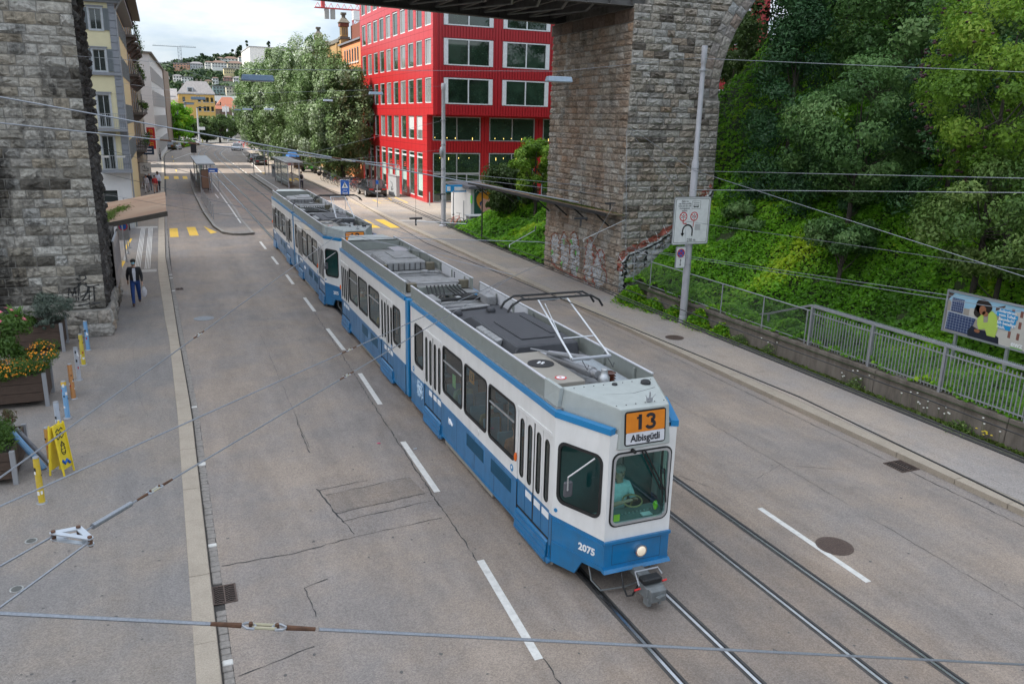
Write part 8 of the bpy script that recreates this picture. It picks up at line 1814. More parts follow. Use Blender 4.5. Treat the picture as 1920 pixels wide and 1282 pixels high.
car('silver white estate coming round the far right bend near the road works',14.2,181,2.9,(.5,.5,.5),4.4,1.8,1.5,'taxi'); car('white hatchback at the far left beside the planted strip',6.3,214,.7,(.6,.6,.6),4.2,1.75,1.45)
car('dark grey van parked by the office end wall',.9,184,.1,(.05,.055,.06),4.8,1.9,1.9); car('pale grey car next to the dark van by the office end wall',2.4,184.5,.1,(.4,.41,.42),4.3,1.8,1.5)
car('white box van standing far down the street',11.5,262,.5,(.55,.55,.52),6,2.2,2.6); car('white van with red tail lights half hidden behind the left pier',-3.3,54.5,0,(.5,.5,.5),4.9,1.9,1.9).location.z=.1
# bicycles
def bicycle(lb,x,y,rz,col,group=None,full=True):
    t=thing('bicycle',lb,'bicycle',(x,y,.12),rz,group,world=False); 
    for yy in (-.5,.5):
        b=MB(); b.tube([(0,yy+.33*math.cos(a),.34+.33*math.sin(a)) for a in np.linspace(0,2*math.pi,17)[:-1]],.018,5,closed=True); b.build('tyre',RUBBER,t,local=True)
        b=MB(); 
        for k in range(6): a=k*math.pi/6; b.bar((0,yy-.31*math.cos(a),.34-.31*math.sin(a)),(0,yy+.31*math.cos(a),.34+.31*math.sin(a)),.004,.004)
        b.build('spokes',ALU,t,local=True)
    m=mat('bike_paint_%s'%str(col),col,.35); b=MB(); b.tube([(0,-.5,.34),(0,-.15,.78),(0,.36,.80),(0,.5,.34)],.02,6); b.tube([(0,-.15,.78),(0,-.05,.30),(0,.36,.76)],.022,6); b.tube([(0,-.5,.34),(0,-.05,.30)],.014,5); b.build('frame',m,t,local=True)
    b=MB(); b.tube([(-.26,.30,1.0),(-.1,.38,.98),(.1,.38,.98),(.26,.30,1.0)],.014,5); b.tube([(0,.36,.8),(0,.37,.98)],.016,5); b.build('handlebar',DARK,t,local=True)
    MB().ell((0,-.19,.93),.07,.13,.03,8,5).build('saddle',RUBBER,t,local=True); MB().tube([(0,-.15,.78),(0,-.19,.92)],.014,5).build('seat_post',ALU,t,local=True); return t
bicycle('orange red mountain bike leaning at the foot of the grey pole',17.98,52.4,-1.15,(.62,.07,.015)); 
protos=[bicycle(n_+' bicycle in the crowded row of parked bicycles beside the black SUV',18.6,80.0,1.3,c,'bicycles parked in front of the red block') for n_,c in (('black framed',(.05,.05,.06)),('silver framed',(.35,.36,.38)),('blue framed',(.05,.15,.3)),('red framed',(.4,.05,.03)))]
bpy.context.view_layer.update(); rs=random.Random(6)
for i in range(26):
    p=protos[i%4]; c=p if i<4 else copy_tree(p); c.location=(17.3+(i%3)*.75+rs.uniform(-.15,.15),80.3+i*.62,.12); c.rotation_euler=(rs.uniform(-.12,.12),0,1.45+rs.uniform(-.35,.35))
def motorbike(lb,x,y,rz,col,group=None):
    t=thing('motor_scooter',lb,'scooter',(x,y,.12),rz,group,world=False)
    for yy in (-.6,.62): MB().cyl((-.06,yy,.28),(.06,yy,.28),.27,n=14).build('tyre',RUBBER,t,local=True)
    m=mat('scooter_%s'%str(col),col,.3); b=MB(); b.hexa([(-.15,-.8,.4),(.15,-.8,.4),(.16,.1,.3),(-.16,.1,.3),(-.13,-.85,.72),(.13,-.85,.72),(.14,-.1,.72),(-.14,-.1,.72)]); b.hexa([(-.16,.3,.3),(.16,.3,.3),(.1,.45,.3),(-.1,.45,.3),(-.15,.42,1.0),(.15,.42,1.0),(.1,.52,1.0),(-.1,.52,1.0)]); b.box(-.13,-.1,.3,.13,.35,.36); b.build('fairing',m,t,local=True,bevel=.03)
    MB().ell((0,-.4,.78),.14,.42,.07,10,6).build('seat',RUBBER,t,local=True); MB().tube([(-.32,.36,1.05),(0,.46,1.0),(.32,.36,1.05)],.018,5).build('handlebar',DARK,t,local=True); MB().ell((0,.55,.95),.08,.06,.08,8,6).build('headlight',ALU,t,local=True); return t
for i,(x,y,c) in enumerate(((18.6,97.5,(.5,.48,.42)),(18.4,100.6,(.03,.03,.03)),(19.2,99.6,(.05,.05,.055)),(18.2,103.5,(.02,.02,.02)))): motorbike(['cream scooter parked under the poplars','black motorbike beside the cream scooter','dark motorbike behind the cream scooter','last black scooter in the shade of the poplars'][i],x,y,1.2+.2*i,c)
motorbike('green hire scooter at the far end of the bicycle parking',17.6,112,1.4,(.1,.5,.08)); motorbike('dark scooter on the left pavement behind the group of people',-1.9,88,.2,(.03,.03,.03))
# cabinet, barriers, boards by the red block
t=thing('switch_cabinet','light grey steel advertising cabinet standing in front of the red facade','cabinet',(20.1,75.5,.12)); MB().box(19.75,74.6,.15,20.1,77.6,2.0).build('housing',mat('cabinet_grey',(.38,.39,.40),.5,.1,dirt=.2),t,bevel=.02); MB().box(19.7,74.55,2.0,20.15,77.65,2.06).build('lid',STEEL,t)
b=MB(); b.tube([(19.73,76.6,1.45),(19.73,76.0,1.35),(19.73,75.7,.8),(19.73,76.3,.7),(19.73,76.3,1.0)],.035,5); b.build('logo_mark',mat('cab_dark',(.08,.085,.09),.5),t)
for i,(y,h) in enumerate(((66.8,.9),(65.2,.9))): t=thing('steel_bollard','short stainless posts in front of the red block entrance','post',(20.6+i*.9,y,.12),group='short stainless posts at the red block'); MB().cyl((20.6+i*.9,y,.12),(20.6+i*.9,y,.12+1.15),.05,n=10).build('shaft',STEEL,t)
t=thing('sign_post','thin blue grey post with small blue plate at the pavement edge by the SUV','post',(16.0,66.5,.12)); MB().cyl((16.0,66.5,.12),(16.0,66.5,2.6),.035,n=8).build('shaft',STEEL,t); MB().box(15.9,66.44,2.0,16.1,66.47,2.3).build('plate',SGB,t)
t=thing('traffic_sign','blue crossing sign with white triangle standing behind the second tram pantograph','traffic sign',(13.9,66,1)); 
sx3,sy3=13.3,66.3; flatsign(t,sx3,sy3,1.15,2.38,.72,SGB,SGW,r=.04); b=MB(); b.prism([(-.26,1.72),(.26,1.72),(0,2.22)],lambda u,v,w:(sx3+u,sy3-.004,v),0); b.build('white_triangle',SGW,t)
b=MB(); b.prism([(-.09,1.78),(-.04,1.78),(0,1.92),(.06,1.78),(.11,1.78),(.03,2.0),(-.03,2.0)],lambda u,v,w:(sx3+u,sy3-.007,v),0); b.cyl((sx3,sy3-.009,2.06),(sx3,sy3-.006,2.06),.035,n=8); b.build('walking_figure',SGK,t)
text('sign_text','über',.2,(sx3,sy3-.006,1.55),(1,0,0),(0,0,1),SGW,t,.001); text('sign_text','2mal',.24,(sx3,sy3-.006,1.32),(1,0,0),(0,0,1),SGW,t,.001,bold=.004); MB().cyl((sx3,sy3+.05,.0),(sx3,sy3+.05,2.4),.03,n=8).build('post',STEEL,t)
# graffiti kiosk
t=thing('kiosk','small white and dark green kiosk painted with an orange figure mural and blue awning','kiosk',(21.5,57,.12))
kf=lambda u,v,w:(19.9+u,54.6+w,v)
MB().box(19.9,54.62,.12,24.0,59,2.55).build('kiosk_wall',WBASE,t); MB().box(19.6,54.2,2.55,24.4,59.4,2.75).build('kiosk_roof',mat('felt_roof',(.09,.09,.10),.8),t)
MB().box(18.4,55.6,2.25,19.9,55.75,2.75).build('awning_sign',mat('awning_blue',(.02,.28,.60),.5),t); MB().box(19.0,55.58,2.35,19.85,55.6,2.62).build('awning_label',LTW,t); MB().box(18.45,55.58,2.33,18.7,55.6,2.65).build('awning_logo',LTW,t)
MB().prism(rect(.25,.75,3.9,2.5),lambda u,v,w:(19.9+u,54.61,v),0).build('mural_green_ground',mat('mural_green',(.02,.09,.06),.6),t)
MB().prism(blob(1.15,1.75,.72,.72,24,0,.03),lambda u,v,w:(19.9+u,54.605,v),0).build('mural_orange_disc',mat('mural_orange',(.70,.28,.02),.6),t)
b=MB(); b.prism([(.7,1.3),(.9,1.9),(1.25,1.75),(1.5,2.0),(1.75,1.7),(1.6,1.4),(2.0,1.1),(1.9,.9),(1.5,1.1),(1.25,.75),(1.1,.95),(.85,.85)],lambda u,v,w:(19.9+u,54.60,v),0); b.build('mural_pink_shape',mat('mural_pink',(.65,.35,.28),.6),t)
b=MB(); 
for p in ([(.65,1.55),(.85,1.75),(.75,1.3)],[(1.75,1.2),(1.95,1.6),(2.05,1.3),(1.9,1.05)],[(1.1,.75),(1.35,.9),(1.5,.6),(1.2,.4)]): b.prism(p,lambda u,v,w:(19.9+u,54.595,v),0)
b.build('mural_navy_shape',mat('mural_navy',(.03,.06,.16),.6),t); MB().tube([(20.25+.13*i,54.58,2.3+.09*((i*5)%3)) for i in range(16)],.03,5).build('mural_script',LTW,t)
MB().box(19.86,54.3,1.55,19.9,54.6,2.1).build('green_plate',mat('plate_green',(.1,.5,.05),.5),t)
t=thing('utility_box','grey lidded concrete utility box in the grass by the kiosk','cabinet',(19.6,51.8,.12)); MB().box(18.75,51.5,.12,20.3,52.4,.95).build('box',mat('box_grey',(.17,.17,.17),.8),t,bevel=.02); MB().box(18.68,51.4,.95,20.38,52.5,1.02).build('lid',mat('cabinet_grey',(.38,.39,.4),.5),t); MB().box(18.76,51.49,.2,18.98,51.5,.85).build('notice',mat('notice_pale_blue',(.4,.5,.55),.6),t)
for x,y,h in ((18.1,53.2,1.8),(18.35,53.9,2.2),(18.8,53.0,1.6)): t=thing('steel_post','rusty scaffold like post between grey pole and kiosk','post',(x,y,.12),group='thin posts between pole and kiosk'); MB().cyl((x,y,.12),(x,y,h+.3),.035,n=8).build('shaft',STEEL,t)
# ---------------------------------------------------------------- islands, shelters
def platform(name,outline,z,lb,m=ASPW,kerbw=.16):
    n=len(outline); cx=sum(p[0] for p in outline)/n; cy=sum(p[1] for p in outline)/n
    t=thing(name,kind='structure'); MB().prism(outline,lambda u,v,w:(u,v,z-w*z),1).build('slab',m,t)
    # border stones
    for i in range(n):
        a=Vector(outline[i]); c=Vector(outline[(i+1)%n]); d=c-a; L_=d.length; k=max(1,int(L_/ (1.2 if L_<20 else 3))); d.normalize(); nn=Vector((-d.y,d.x)); 
        if (Vector((cx,cy))-a).dot(nn)<0 and L_<20: nn=-nn
        mid=Vector(outline[i]).lerp(Vector(outline[(i+1)%n]),.5)
        for j in range(k):
            p=a+d*(L_*j/k+.01); q=a+d*(L_*(j+1)/k-.01); e=nn*kerbw
            MB().hexa([(p.x,p.y,-.01),(q.x,q.y,-.01),(q.x+e.x,q.y+e.y,-.01),(p.x+e.x,p.y+e.y,-.01),(p.x,p.y,z+.012),(q.x,q.y,z+.012),(q.x+e.x,q.y+e.y,z+.012),(p.x+e.x,p.y+e.y,z+.012)]).build('kerb_stone',mat('kerb_pale',(.27,.25,.22),.8,var=.2,scale=5),t)
    return t
isl=[(4.85,53.0),(4.74,60),(4.88,66.2),(4.92,80),(4.94,99),(4.3,103),(2.67,102),(2.3,90),(2.26,82.7),(2.38,65.4),(2.63,57.1),(2.99,53.9),(3.6,52.95),(4.02,52.8)]
pi=platform('traffic_island',isl,.13,'')
line([(4.45,58),(4.5,66),(4.55,98)],.1,WHITE,pi,.147); line([(3.4,63.4),(4.45,63.4)],.12,WHITE,pi,.149); line([(4.1,76),(4.05,80)],.1,WHITE,pi,.147)
def rail_row(lb,pts,h=1.05,hh=None):
    t=thing('platform_railing',lb,'railing',(pts[0][0],pts[0][1],.13))
    for (x,y) in pts: MB().cyl((x,y,.13),(x,y,.13+h),.03,n=8).build('post',STEEL,t); MB().ell((x,y,.13+h),.045,.045,.045,8,5).build('knob',STEEL,t)
    b=MB()
    for p,q in zip(pts,pts[1:]): b.tube([(p[0],p[1],.13+h*.88),(q[0],q[1],.13+h*.88)],.016,5); b.tube([(p[0],p[1],.3),(q[0],q[1],.3)],.012,5)
    b.build('rail',STEEL,t)
rail_row('grey post and rail barrier along the left side of the tram island',[(2.85,60.6),(2.82,62.4),(2.8,64.2),(2.78,66),(2.76,67.8),(2.74,69.6),(2.72,71.4),(2.7,73.2),(2.68,75)]); rail_row('grey barrier beyond the shelter on the tram island',[(2.6,88+i*2) for i in range(7)])
def shelter(lb,x0,y0,x1,y1,z0,h,person_side=1):
    t=thing('tram_shelter',lb,'shelter',((x0+x1)/2,(y0+y1)/2,z0)); MB().box(x0-.3,y0-.2,z0+h,x1+.4,y1+.2,z0+h+.12).build('roof',mat('shelter_roof',(.30,.31,.31),.5,dirt=.3),t)
    for x in (x0,x1): 
        for y in (y0,(y0+y1)/2,y1): MB().box(x-.05,y-.05,z0,x+.05,y+.05,z0+h).build('post',STEEL,t)
    gsh=glass('shelter_glass',(.55,.62,.6),.5); 
    for ya_,yb_ in ((y0+.1,(y0+y1)/2-.1),((y0+y1)/2+.1,y1-.1)): MB().box(x0-.01,ya_,z0+.2,x0+.01,yb_,z0+h-.15).build('glass_panel',gsh,t)
    MB().box(x0+.1,y1-.02,z0+.2,x1-.1,y1,z0+h-.2).build('glass_panel',gsh,t)
    MB().box(x0+.15,y0+1,z0+.42,x0+.55,y1-1,z0+.47).build('bench_seat',mat('bench_wood',(.2,.12,.06),.7),t); MB().box(x0+.2,y0+1.2,z0,x0+.3,y0+1.3,z0+.42).build('bench_leg',STEEL,t); return t
shelter('grey flat roofed tram shelter on the left island',2.95,81.5,3.9,97,.13,2.55); shelter('glass tram shelter on the right platform with dark end panel',11.3,84.5,12.4,95,.2,2.5)
t=thing('advert_panel','tall dark advertising panel in the left island shelter','poster',(3.4,81.3,.13)); MB().box(3.0,81.2,.5,3.7,81.35,2.3).build('panel',mat('advert_dark',(.05,.04,.035),.4),t); MB().box(3.05,81.18,.6,3.65,81.2,2.2).build('advert_print',mat('advert_brown',(.2,.11,.07),.5),t)
t=thing('stop_sign','blue tram stop name board on posts at the left island shelter','sign',(4.1,80.6,.13)); 
for x in (3.65,4.45): MB().cyl((x,80.6,.13),(x,80.6,2.45),.03,n=8).build('post',STEEL,t)
MB().box(3.65,80.57,2.05,4.45,80.6,2.42).build('name_board',SGB,t); MB().box(3.75,80.56,2.15,4.2,80.57,2.25).build('name_lettering',LTW,t)
t=thing('signal_mast','dark square signal head on a mast above the left island','traffic light',(3.1,92,.1)); MB().cyl((3.1,99,.1),(3.1,99,3.0),.04,n=8).build('mast',STEEL,t); MB().box(2.8,98.9,3.0,3.4,99.1,4.2).build('signal_head',DARK,t)
pr_=platform('tram_platform',[(9.75,82.6),(9.72,107.0),(10.6,108.5),(12.35,108),(12.5,84),(11.5,81.4),(10.2,81)],.2,'')
line([(10.25,84),(10.25,106)],.1,WHITE,pr_,.215); line([(11.3,106.5),(11.4,108)],.3,YELLOW,pr_,.215)
for x,y in ((11.9,97.5),(11.9,101.5)): 
    t=thing('ticket_machine','slim grey ticket machine or bin on right platform before the shelter','ticket machine',(x,y,.2),group='slim grey machines on the right platform'); MB().box(x-.2,y-.2,.2,x+.2,y+.2,1.65).build('housing',mat('machine_grey',(.3,.31,.32),.5,.2),t,bevel=.02); MB().box(x-.12,y-.21,1.1,x+.12,y-.2,1.4).build('screen',DARK,t)
for x,y,h in ((11.2,104,3.2),(11.7,104.5,3.2),(9.9,104.0,2.8)): t=thing('stop_pole','thin pole at the far end of the right platform','post',(x,y,.2),group='thin poles at the right platform end'); MB().cyl((x,y,.2),(x,y,h),.05,n=8).build('shaft',STEEL,t); MB().box(x-.12,y-.06,h-.6,x+.12,y-.02,h).build('plate',[SGB,mat('plate_orange',(.6,.2,.03),.5),STEEL][int(y)%3],t)
person('person in a white top with a black backpack standing at the right shelter',(12.7,85.3,0.0),0,'stand',CS('white_top',(.6,.6,.6)),CS('dark',(.03,.03,.04)),h=1.75); 
t=thing('backpack','black backpack on the back of the person at the right shelter','backpack',(12.7,85.1,1.2)); MB().ell((12.7,85.14,1.3),.17,.1,.26,10,7).build('pack',RUBBER,t); MB().box(12.55,85.2,1.35,12.6,85.24,1.6).build('strap',RUBBER,t)
person('woman in pale clothes walking in the pavement group at left',(-1.72,82.2,.1),math.pi,'walk',CS('pale',(.5,.48,.48)),CS('cream',(.55,.53,.5)),h=1.62); person('person in a black top behind the pale dressed woman on the left pavement',(-1.45,84.0,.1),math.pi,'walk',CS('black_top',(.015,.015,.02)),CS('grey_tr',(.2,.2,.22)),h=1.74)
person('woman with red jacket at the waist in the left pavement group',(-.98,82.0,.1),math.pi,'walk',CS('red',(.45,.03,.03)),SKIN,h=1.58); person('tall man in a white shirt and black trousers on the left pavement',(-.72,83.2,.1),math.pi,'walk',CS('white_shirt2',(.62,.64,.7)),CS('dark',(.03,.03,.04)),skin=SKIND,h=1.84)
person('person waiting inside the left island shelter',(3.75,84,.13),-1.2,'stand',CS('brown_coat',(.18,.10,.07)),CS('dark',(.03,.03,.04)),h=1.7)
for i,(x,y,c) in enumerate(((4.9,216,(.04,.04,.05)),(8.4,217,(.05,.05,.06)),(14,262,(.1,.2,.5)),(16,250,(.05,.3,.3)),(-1.0,140,(.03,.03,.03)),(-.6,141,(.03,.03,.04)))): person(['person beside the far white car','second person beside the far white car','tiny figure in blue at the street end','tiny figure in teal at the street end','dark clothed pedestrian by the white office','second dark clothed pedestrian by the white office'][i],(x,y,.1),i,'stand',cloth('far%d'%i,c),CS('dark',(.03,.03,.04)),h=1.72)
t=thing('yellow_marker_post','yellow marker post in the middle of the far road','bollard',(9.5,228,0)); MB().cyl((9.5,228,0),(9.5,228,1.6),.14,n=8).build('shaft',mat('marker_yellow',(.7,.65,.05),.5),t)
# road works barriers
for i in range(9):
    x,y=13.5+rs.uniform(-1.5,3.5)+i*.35,193+i*1.8; t=thing('road_barrier','red and white road works barrier at the far bend','barrier',(x,y,0),group='road works barriers at the far bend')
    for q in range(5): MB().box(x-.9+q*.36,y-.03,.75,x-.54+q*.36,y+.03,1.0).build('board_stripe',mat('barrier_red',(.6,.05,.03),.5) if q%2 else LTW,t)
    for s_ in (-.7,.7): MB().box(x+s_-.03,y-.2,0,x+s_+.03,y+.2,.8).build('foot',mat('barrier_red',(.6,.05,.03),.5),t)
# trees pits: benches/boards under poplars
for i in range(7):
    x,y=16.6+.1*i,113+i*6.0; t=thing('notice_board','plain notice board standing under the poplars','board',(x,y,.12),group='boards and benches under the poplars'); MB().box(x-.7,y-.04,.5,x+.7,y+.04,1.9).build('panel',[mat('panel_brown',(.14,.09,.06),.7),mat('panel_pink',(.45,.2,.25),.6),mat('panel_blue',(.03,.12,.3),.5),mat('panel_grey',(.3,.3,.3),.6)][i%4],t); MB().box(x-.6,y-.03,.12,x-.54,y+.03,.5).build('leg',STEEL,t); MB().box(x+.54,y-.03,.12,x+.6,y+.03,.5).build('leg',STEEL,t)
t=thing('market_parasol','blue flat market awning under the poplars','awning',(15.6,112,.12)); MB().hexa([(14.9,110,2.1),(16.3,110,2.1),(16.3,113,2.1),(14.9,113,2.1),(15.2,110.5,2.6),(16.0,110.5,2.6),(16.0,112.5,2.6),(15.2,112.5,2.6)]).build('canopy',mat('awning_blue2',(.02,.12,.35),.6),t); MB().cyl((15.6,111.5,.12),(15.6,111.5,2.2),.04,n=8).build('mast',STEEL,t)
# poles far off
for i,(x,y,h) in enumerate(((3.6,204,9.2),(5.5,213,9.6),(8.2,215,8.6),(16.5,240,9.5),(19.5,256,9.4))):
    t=thing('lamp_pole',['far left pale grey pole, first from the office','second far pole beside the planted strip','third far pole, with small white plate','pale pole before the far viaduct','last pale pole before the far viaduct'][i],'pole',(x,y,0)); MB().lathe((x,y,0),[(.22,0),(.2,h*.6),(.15,h)],12).build('shaft',POLE,t); 
    if i<3: MB().box(x-.1,y-.15,h-.15,x+2.2,y+.15,h+.1).build('lamp_arm',mat('lamp_dark_blue',(.05,.08,.12),.5),t)
    if i==2: MB().box(x-.2,y-.3,3.4,x+1.5,y-.2,4.1).build('plate',LTW,t)
# ---------------------------------------------------------------- hanging lamps and wires
LMP=mat('lamp_housing_blue_grey',(.10,.15,.21),.45,.2); LMPL=mat('lamp_housing_pale',(.28,.35,.42),.4,.2)
def lamp(lb,x,y,z,w=.95,m=LMP):
    t=thing('hanging_street_lamp',lb,'street lamp',(x,y,z),group=None); b=MB(); s=w/2
    b.hexa([(x-s,y-.16,z-.13),(x+s,y-.16,z-.13),(x+s,y+.16,z-.13),(x-s,y+.16,z-.13),(x-s*.93,y-.12,z+.03),(x+s*.93,y-.12,z+.03),(x+s*.93,y+.12,z+.03),(x-s*.93,y+.12,z+.03)]); b.build('housing',m,t,bevel=.015)
    MB().box(x-s*.9,y-.13,z-.145,x+s*.9,y+.13,z-.13).build('diffuser',mat('lamp_diffuser',(.35,.36,.36),.3),t); MB().tube([(x-.1,y,z+.03),(x,y,z+.14),(x+.1,y,z+.03)],.012,5).build('hanger',DARK,t); return t
lamp('dark hanging street lamp above the street in front of the silver poplars',2.58,24.5,8.33,.88); lamp('pale hanging street lamp in front of the stone pier',11.9,24.5,8.66,.86,LMPL)
lamp('hanging lamp in front of the red facade',12.87,53.3,8.84,.9,LMPL); lamp('hanging lamp over the left lane before the ochre building',2.15,53.3,8.2,.85)
for i,(x,y,z) in enumerate(((14.9,81,8.8),(7.45,81,7.8),(9.5,82,7.86),(9.6,118,7.9),(3.8,120,8.5))): lamp(['lamp in front of the poplars on the right','small hanging lamp at the left rim of the poplars','small hanging lamp before the poplars, middle','far hanging lamp among the first poplars','far hanging lamp left before the mansard roof'][i],x,y,z,.9,LMPL if i<3 else LMP)
def wire(lb,pts,r=.009,m=WIRE,sag=0,group='overhead line wires'):
    P=[]
    for (a,b_) in zip(pts,pts[1:]):
        a=Vector(a);b_=Vector(b_); n=10 if sag else 1
        for i in range(n): t_=i/n; P.append(a.lerp(b_,t_)-Vector((0,0,sag*4*t_*(1-t_))))
    P.append(Vector(pts[-1])); o=MB().tube(P,r,5).build('overhead_wire',m); tagp(o,lb,'wire',group); return o
def insul(lb,a,b_,c,sc=1.0,g_='strain insulators of the foreground cables'):
    """thimble + link + thimble between a and b_"""
    a=Vector(a);b_=Vector(b_);d=(b_-a).normalized(); mid=Vector(c); u=d.cross(Vector((0,0,1))).normalized(); t=thing('cable_insulator',lb,'insulator',tuple(mid),group=None)
    P=lambda s_,q=0,h=0: mid+d*s_*sc+u*q*sc+Vector((0,0,h*sc))
    for sg in (-1,1):
        MB().tube([P(sg*.13),P(sg*.30)],[.016*sc,.012*sc],8).build('rusty_sleeve',RUST,t); MB().tube([P(sg*.13),P(sg*.10,.028),P(sg*.065,.03),P(sg*.05,0),P(sg*.065,-.03),P(sg*.10,-.028)],.009*sc,6,closed=True).build('thimble',STEEL,t); MB().cyl(P(sg*.075,0,-.02),P(sg*.075,0,.022),.012*sc,n=8).build('bolt',RUST,t)
    b=MB(); b.tube([P(-.06,.018),P(.06,.018),P(.072,.0),P(.06,-.018),P(-.06,-.018),P(-.072,0)],.009*sc,6,closed=True); b.build('pale_link',mat('insulator_cream',(.42,.38,.25),.4),t); return t
# foreground cable 1
A1,B1=(-3.0,2.9,6.36),(8.2,2.9,2.90); p_=lambda A,B,t_:tuple(Vector(A).lerp(Vector(B),t_)); 
wx=lambda x:tuple(Vector((x,2.9,5.63+(x+.65)*(3.88-5.63)/(5.01+.65))))
wire('thick steel span cable crossing the bottom of the picture',[wx(-3),wx(.02)],.008); wire('continuation of bottom span cable right of the insulator',[wx(.42),wx(8)],.008)
insul('rusty shackle insulator in the bottom span cable',wx(-1),wx(1),wx(.21),.68)
C1=((-.85,4.2,5.6),(2.89,15.42,5.1)); C2=((-.85,4.09,5.5),(6.18,13.3,4.75)); C3=((-.49,3.78,5.45),(5.28,12.49,4.7))
for k,(A_,B_) in enumerate((C1,C2,C3)):
    E0=p_(A_,B_,-.5) if k<2 else p_(A_,B_,.0); 
    wire(['uppermost of the three slanting foreground cables','middle slanting foreground cable','lowest slanting foreground cable, above the pavement'][k],[E0,B_],.005,group=None)
def tpar(A_,B_,px):
    best=min((abs(project(Vector(A_).lerp(Vector(B_),t_))[0][0]-px),t_) for t_ in np.linspace(0,1,800)); return best[1]
for (A_,B_),px,lb in ((C1,372,'small shackle insulator in the uppermost slanting cable over the kerb'),(C2,655,'small shackle insulator in the middle slanting cable before the tram'),(C3,650,'shackle insulator in the lowest slanting cable beside the tram'),(C3,290,'pale shackle insulator in the lowest slanting cable over the granite kerb')):
    t_=tpar(A_,B_,px); insul(lb,A_,B_,p_(A_,B_,t_),.5)
t0=tpar(C3[0],C3[1],172); t1=tpar(C3[0],C3[1],245); MB().tube([p_(*C3,t0),p_(*C3,t1)],.014,10).build('tension_rod',WIRE).__setitem__('label','thick grey tension rod in the lowest slanting cable'); bpy.context.scene.objects['tension_rod']['category']='rod'
t=thing('triangle_yoke','pale steel triangular yoke plate joining two thin cables at lower left','yoke plate',C3[0]); 
c0=Vector(C3[0]); d0=(Vector(C3[1])-c0).normalized(); e1=c0+Vector((-.13,.03,.0)); e2=c0+Vector((.01,-.10,0.0)); e3=c0+d0*.09
e1=Vector((-.60,3.80,5.45)); e2=Vector((-.445,3.69,5.45)); e3=c0+Vector((-.01,.03,.0))
def hull3(pts,r):
    P=[(p[0]+r*math.cos(t_),p[1]+r*math.sin(t_)) for p in pts for t_ in np.linspace(0,2*math.pi,12,endpoint=False)]; P=sorted(P); 
    def half(Q):
        H=[]
        for p in Q:
            while len(H)>1 and (H[-1][0]-H[-2][0])*(p[1]-H[-2][1])-(H[-1][1]-H[-2][1])*(p[0]-H[-2][0])<=0: H.pop()
            H.append(p)
        return H[:-1]
    return half(P)+half(P[::-1])
cen=(e1+e2+e3)/3; inner=[tuple((Vector(p)-cen)*.58+cen)[:2] for p in (e1,e2,e3)]
for dz in (-.018,.012): MB().prism(hull3([(e.x,e.y) for e in (e1,e2,e3)],.015),lambda u,v,w:(u,v,5.45+dz+w),.006,[inner]).build('side_plate',mat('yoke_steel',(.5,.53,.56),.35,.6),t,bevel=0)
for e in (e1,e2,e3): MB().cyl(e-Vector((0,0,.025)),e+Vector((0,0,.025)),.010,n=10).build('bolt',RUST,t)
wire('upper of two thin cables running left from the yoke plate',[tuple(e1),(-1.5,2.0,5.75)],.005,group=None); wire('lower of two thin cables running left from the yoke plate',[tuple(e2),(-1.53,1.6,5.62)],.005,group=None)
# thicker cables upper left
def cab_(lb,a,b_,r=.02,ins=()): 
    wire(lb,[a,b_],r,group=None)
    for t_,l2 in ins: insul(l2,a,b_,p_(a,b_,t_),1.5)
cab_('upper long dark blue cable from the left stone pier to the right pier',(-9,22,8.55),(11.5,22,4.95),.017,((.66,'long strain insulator of the upper long cable in front of the poplars'),))
cab_('lower long cable crossing the far street behind the pier',(-9,22,7.55),(5.9,22,6.05),.015,((.63,'strain insulator of the lower long cable over the far street'),))
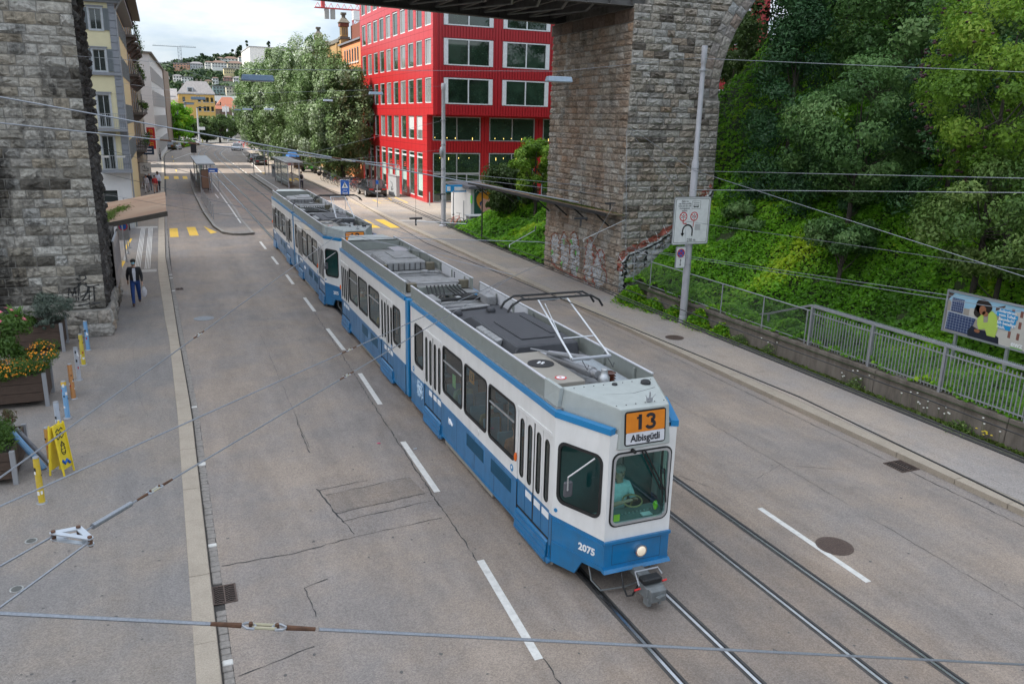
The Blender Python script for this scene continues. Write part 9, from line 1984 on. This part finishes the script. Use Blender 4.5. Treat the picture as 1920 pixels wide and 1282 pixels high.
# contact wires along the tracks
for x0,x1,z,lb in ((6.05,6.75,4.20,'contact wire above the trams'),(8.4,8.7,4.0,'contact wire above the right hand track')):
    P=[(x0+(x1-x0)*(i%2),-6+i*13.0,z) for i in range(13)]; wire(lb,P,.009,CWIRE,group=None)
for x in (7.4,7.5): wire('left one of the double feeder cables between the tracks' if x<7.45 else 'right one of the double feeder cables between the tracks',[(x,-4,4.22),(x+.1,20,4.22),(x+.9,60,4.5),(x+1,110,4.6)],.01,CWIRE,group='double feeder cables between the tracks')
PR=(17.35,24.5,0); 
W_=[('long span wire carrying the two nearest hanging lamps',[(17.4,24.5,9.55),(11.9,24.5,8.85),(2.58,24.5,8.5),(-2.3,29.2,8.9)],.009),('green tinted wire from the pole top to the right edge',[(17.4,24.5,9.5),(17.5,10,8.35)],.011),
('wire from the pole towards the right edge, upper of two level wires',[(17.3,24.4,5.72),(17.02,10,6.45)],.012),('lower of two level wires right of the pole',[(14.2,20,5.46),(17.14,10,6.2)],.012),
('slanting wire from stone pier past the pole down to the right edge',[(17.45,29.45,7.2),(17.3,24.5,5.75),(17.66,10,3.93)],.013),('thin wire behind the big traffic sign to the right edge',[(12.5,17.6,3.9),(17.1,24.45,3.95),(17.59,10,4.4)],.010),
('paired wire in front of the billboard, upper',[(17.45,29.3,2.3),(15.2,10,4.05)],.010),('paired wire in front of the billboard, lower',[(17.45,29.3,2.25),(15.2,10,3.95)],.010),
('wire from stone pier slanting down to the sign pole',[(17.45,29.45,7.1),(17.2,24.4,4.6)],.010),('steep wire along the pier corner to the fence',[(17.45,29.45,7.0),(16.3,27,2.1)],.009),
('pull wire from the left pier to the contact wire, upper',[(-2.2,33.4,6.05),(6.2,20,4.25)],.010),('pull wire from the left pier over the lean-to roof',[(-2.2,34,5.1),(6.4,15,4.25)],.010),('second pull wire over the left lean-to roof',[(-2.2,35,4.2),(6.3,17.5,4.2)],.008),
('level span wire crossing over the trams to the pier',[(3.2,16.8,4.9),(7.8,16.8,4.62),(9.6,17.7,4.25),(17.5,30.2,4.0)],.010),
('span wire from far pole over the tracks',[(17.45,53.4,7.2),(8.5,53.4,5.0),(-2.2,57,6)],.010),('second span wire from far pole over the tracks',[(17.45,53.4,5.3),(6.4,50,4.4)],.010),('guy wire from far pole to stone pier',[(17.45,53.4,4.6),(13.0,40,4.5),(17.5,30.3,4.3)],.012),('guy wire above the narrow lean-to roof',[(0,60,5.6),(13.0,42,4.6),(17.5,31,4.6)],.012),
('span wire with far lamps, second from the viewer',[(17.45,53.4,9.4),(12.87,53.3,9.0),(2.15,53.3,8.35),(-2.3,57,9)],.010),('third span wire with small lamps',[(21,81,9.6),(14.9,81,8.95),(7.45,81,7.95),(-2.3,80,8.8)],.012),('far span wire over the street',[(20,118,9),(9.6,118,8.05),(3.8,120,8.65),(-2.2,121,9)],.014),('thin wire high over the office roof',[(-1,134,14.6),(30,190,9)],.03)]
for lb,P,r in W_: wire(lb,P,r*.72,group=None)
for lb,a,b_ in (('steady arm hanging over the right track by the tram roof',(6.3,21.7,4.55),(7.6,21.2,4.5)),('steady arm with bent end above the right lane',(7.4,17.6,4.45),(8.6,18.8,4.6)),('steady arm in front of the pier graffiti',(9.6,18.0,4.45),(11.5,19.2,4.75))):
    t=thing('steady_arm',lb,'wire arm',a); a=Vector(a);b_=Vector(b_); MB().tube([a+Vector((0,0,-.07)),a,b_],.010,6).build('arm_tube',ALU,t); MB().tube([b_,b_+Vector((.05,.05,.1))],.016,6).build('clamp',DARK,t)
for i,(x,y,z) in enumerate(((6.35,21.9,4.6),(9.7,30,4.5),(14.0,60,4.6),(9.6,18.2,4.95),(12.6,22,4.9))):
    t=thing('wire_insulator',['dark T shaped insulator hanging over the right lane beside the tram','dark insulator before the pier side','small dark insulator before the red facade','dark insulator bar above the graffiti','dark insulator bar left of the white sign'][i],'insulator',(x,y,z)); b=MB(); b.bar((x-.18,y,z),(x+.18,y,z),.05,.05); b.cyl((x,y,z-.2),(x,y,z),.025,n=6); b.build('insulator_body',DARK,t); MB().cyl((x,y,z),(x,y,z+.9),.004,n=4).build('drop_wire',CWIRE,t)
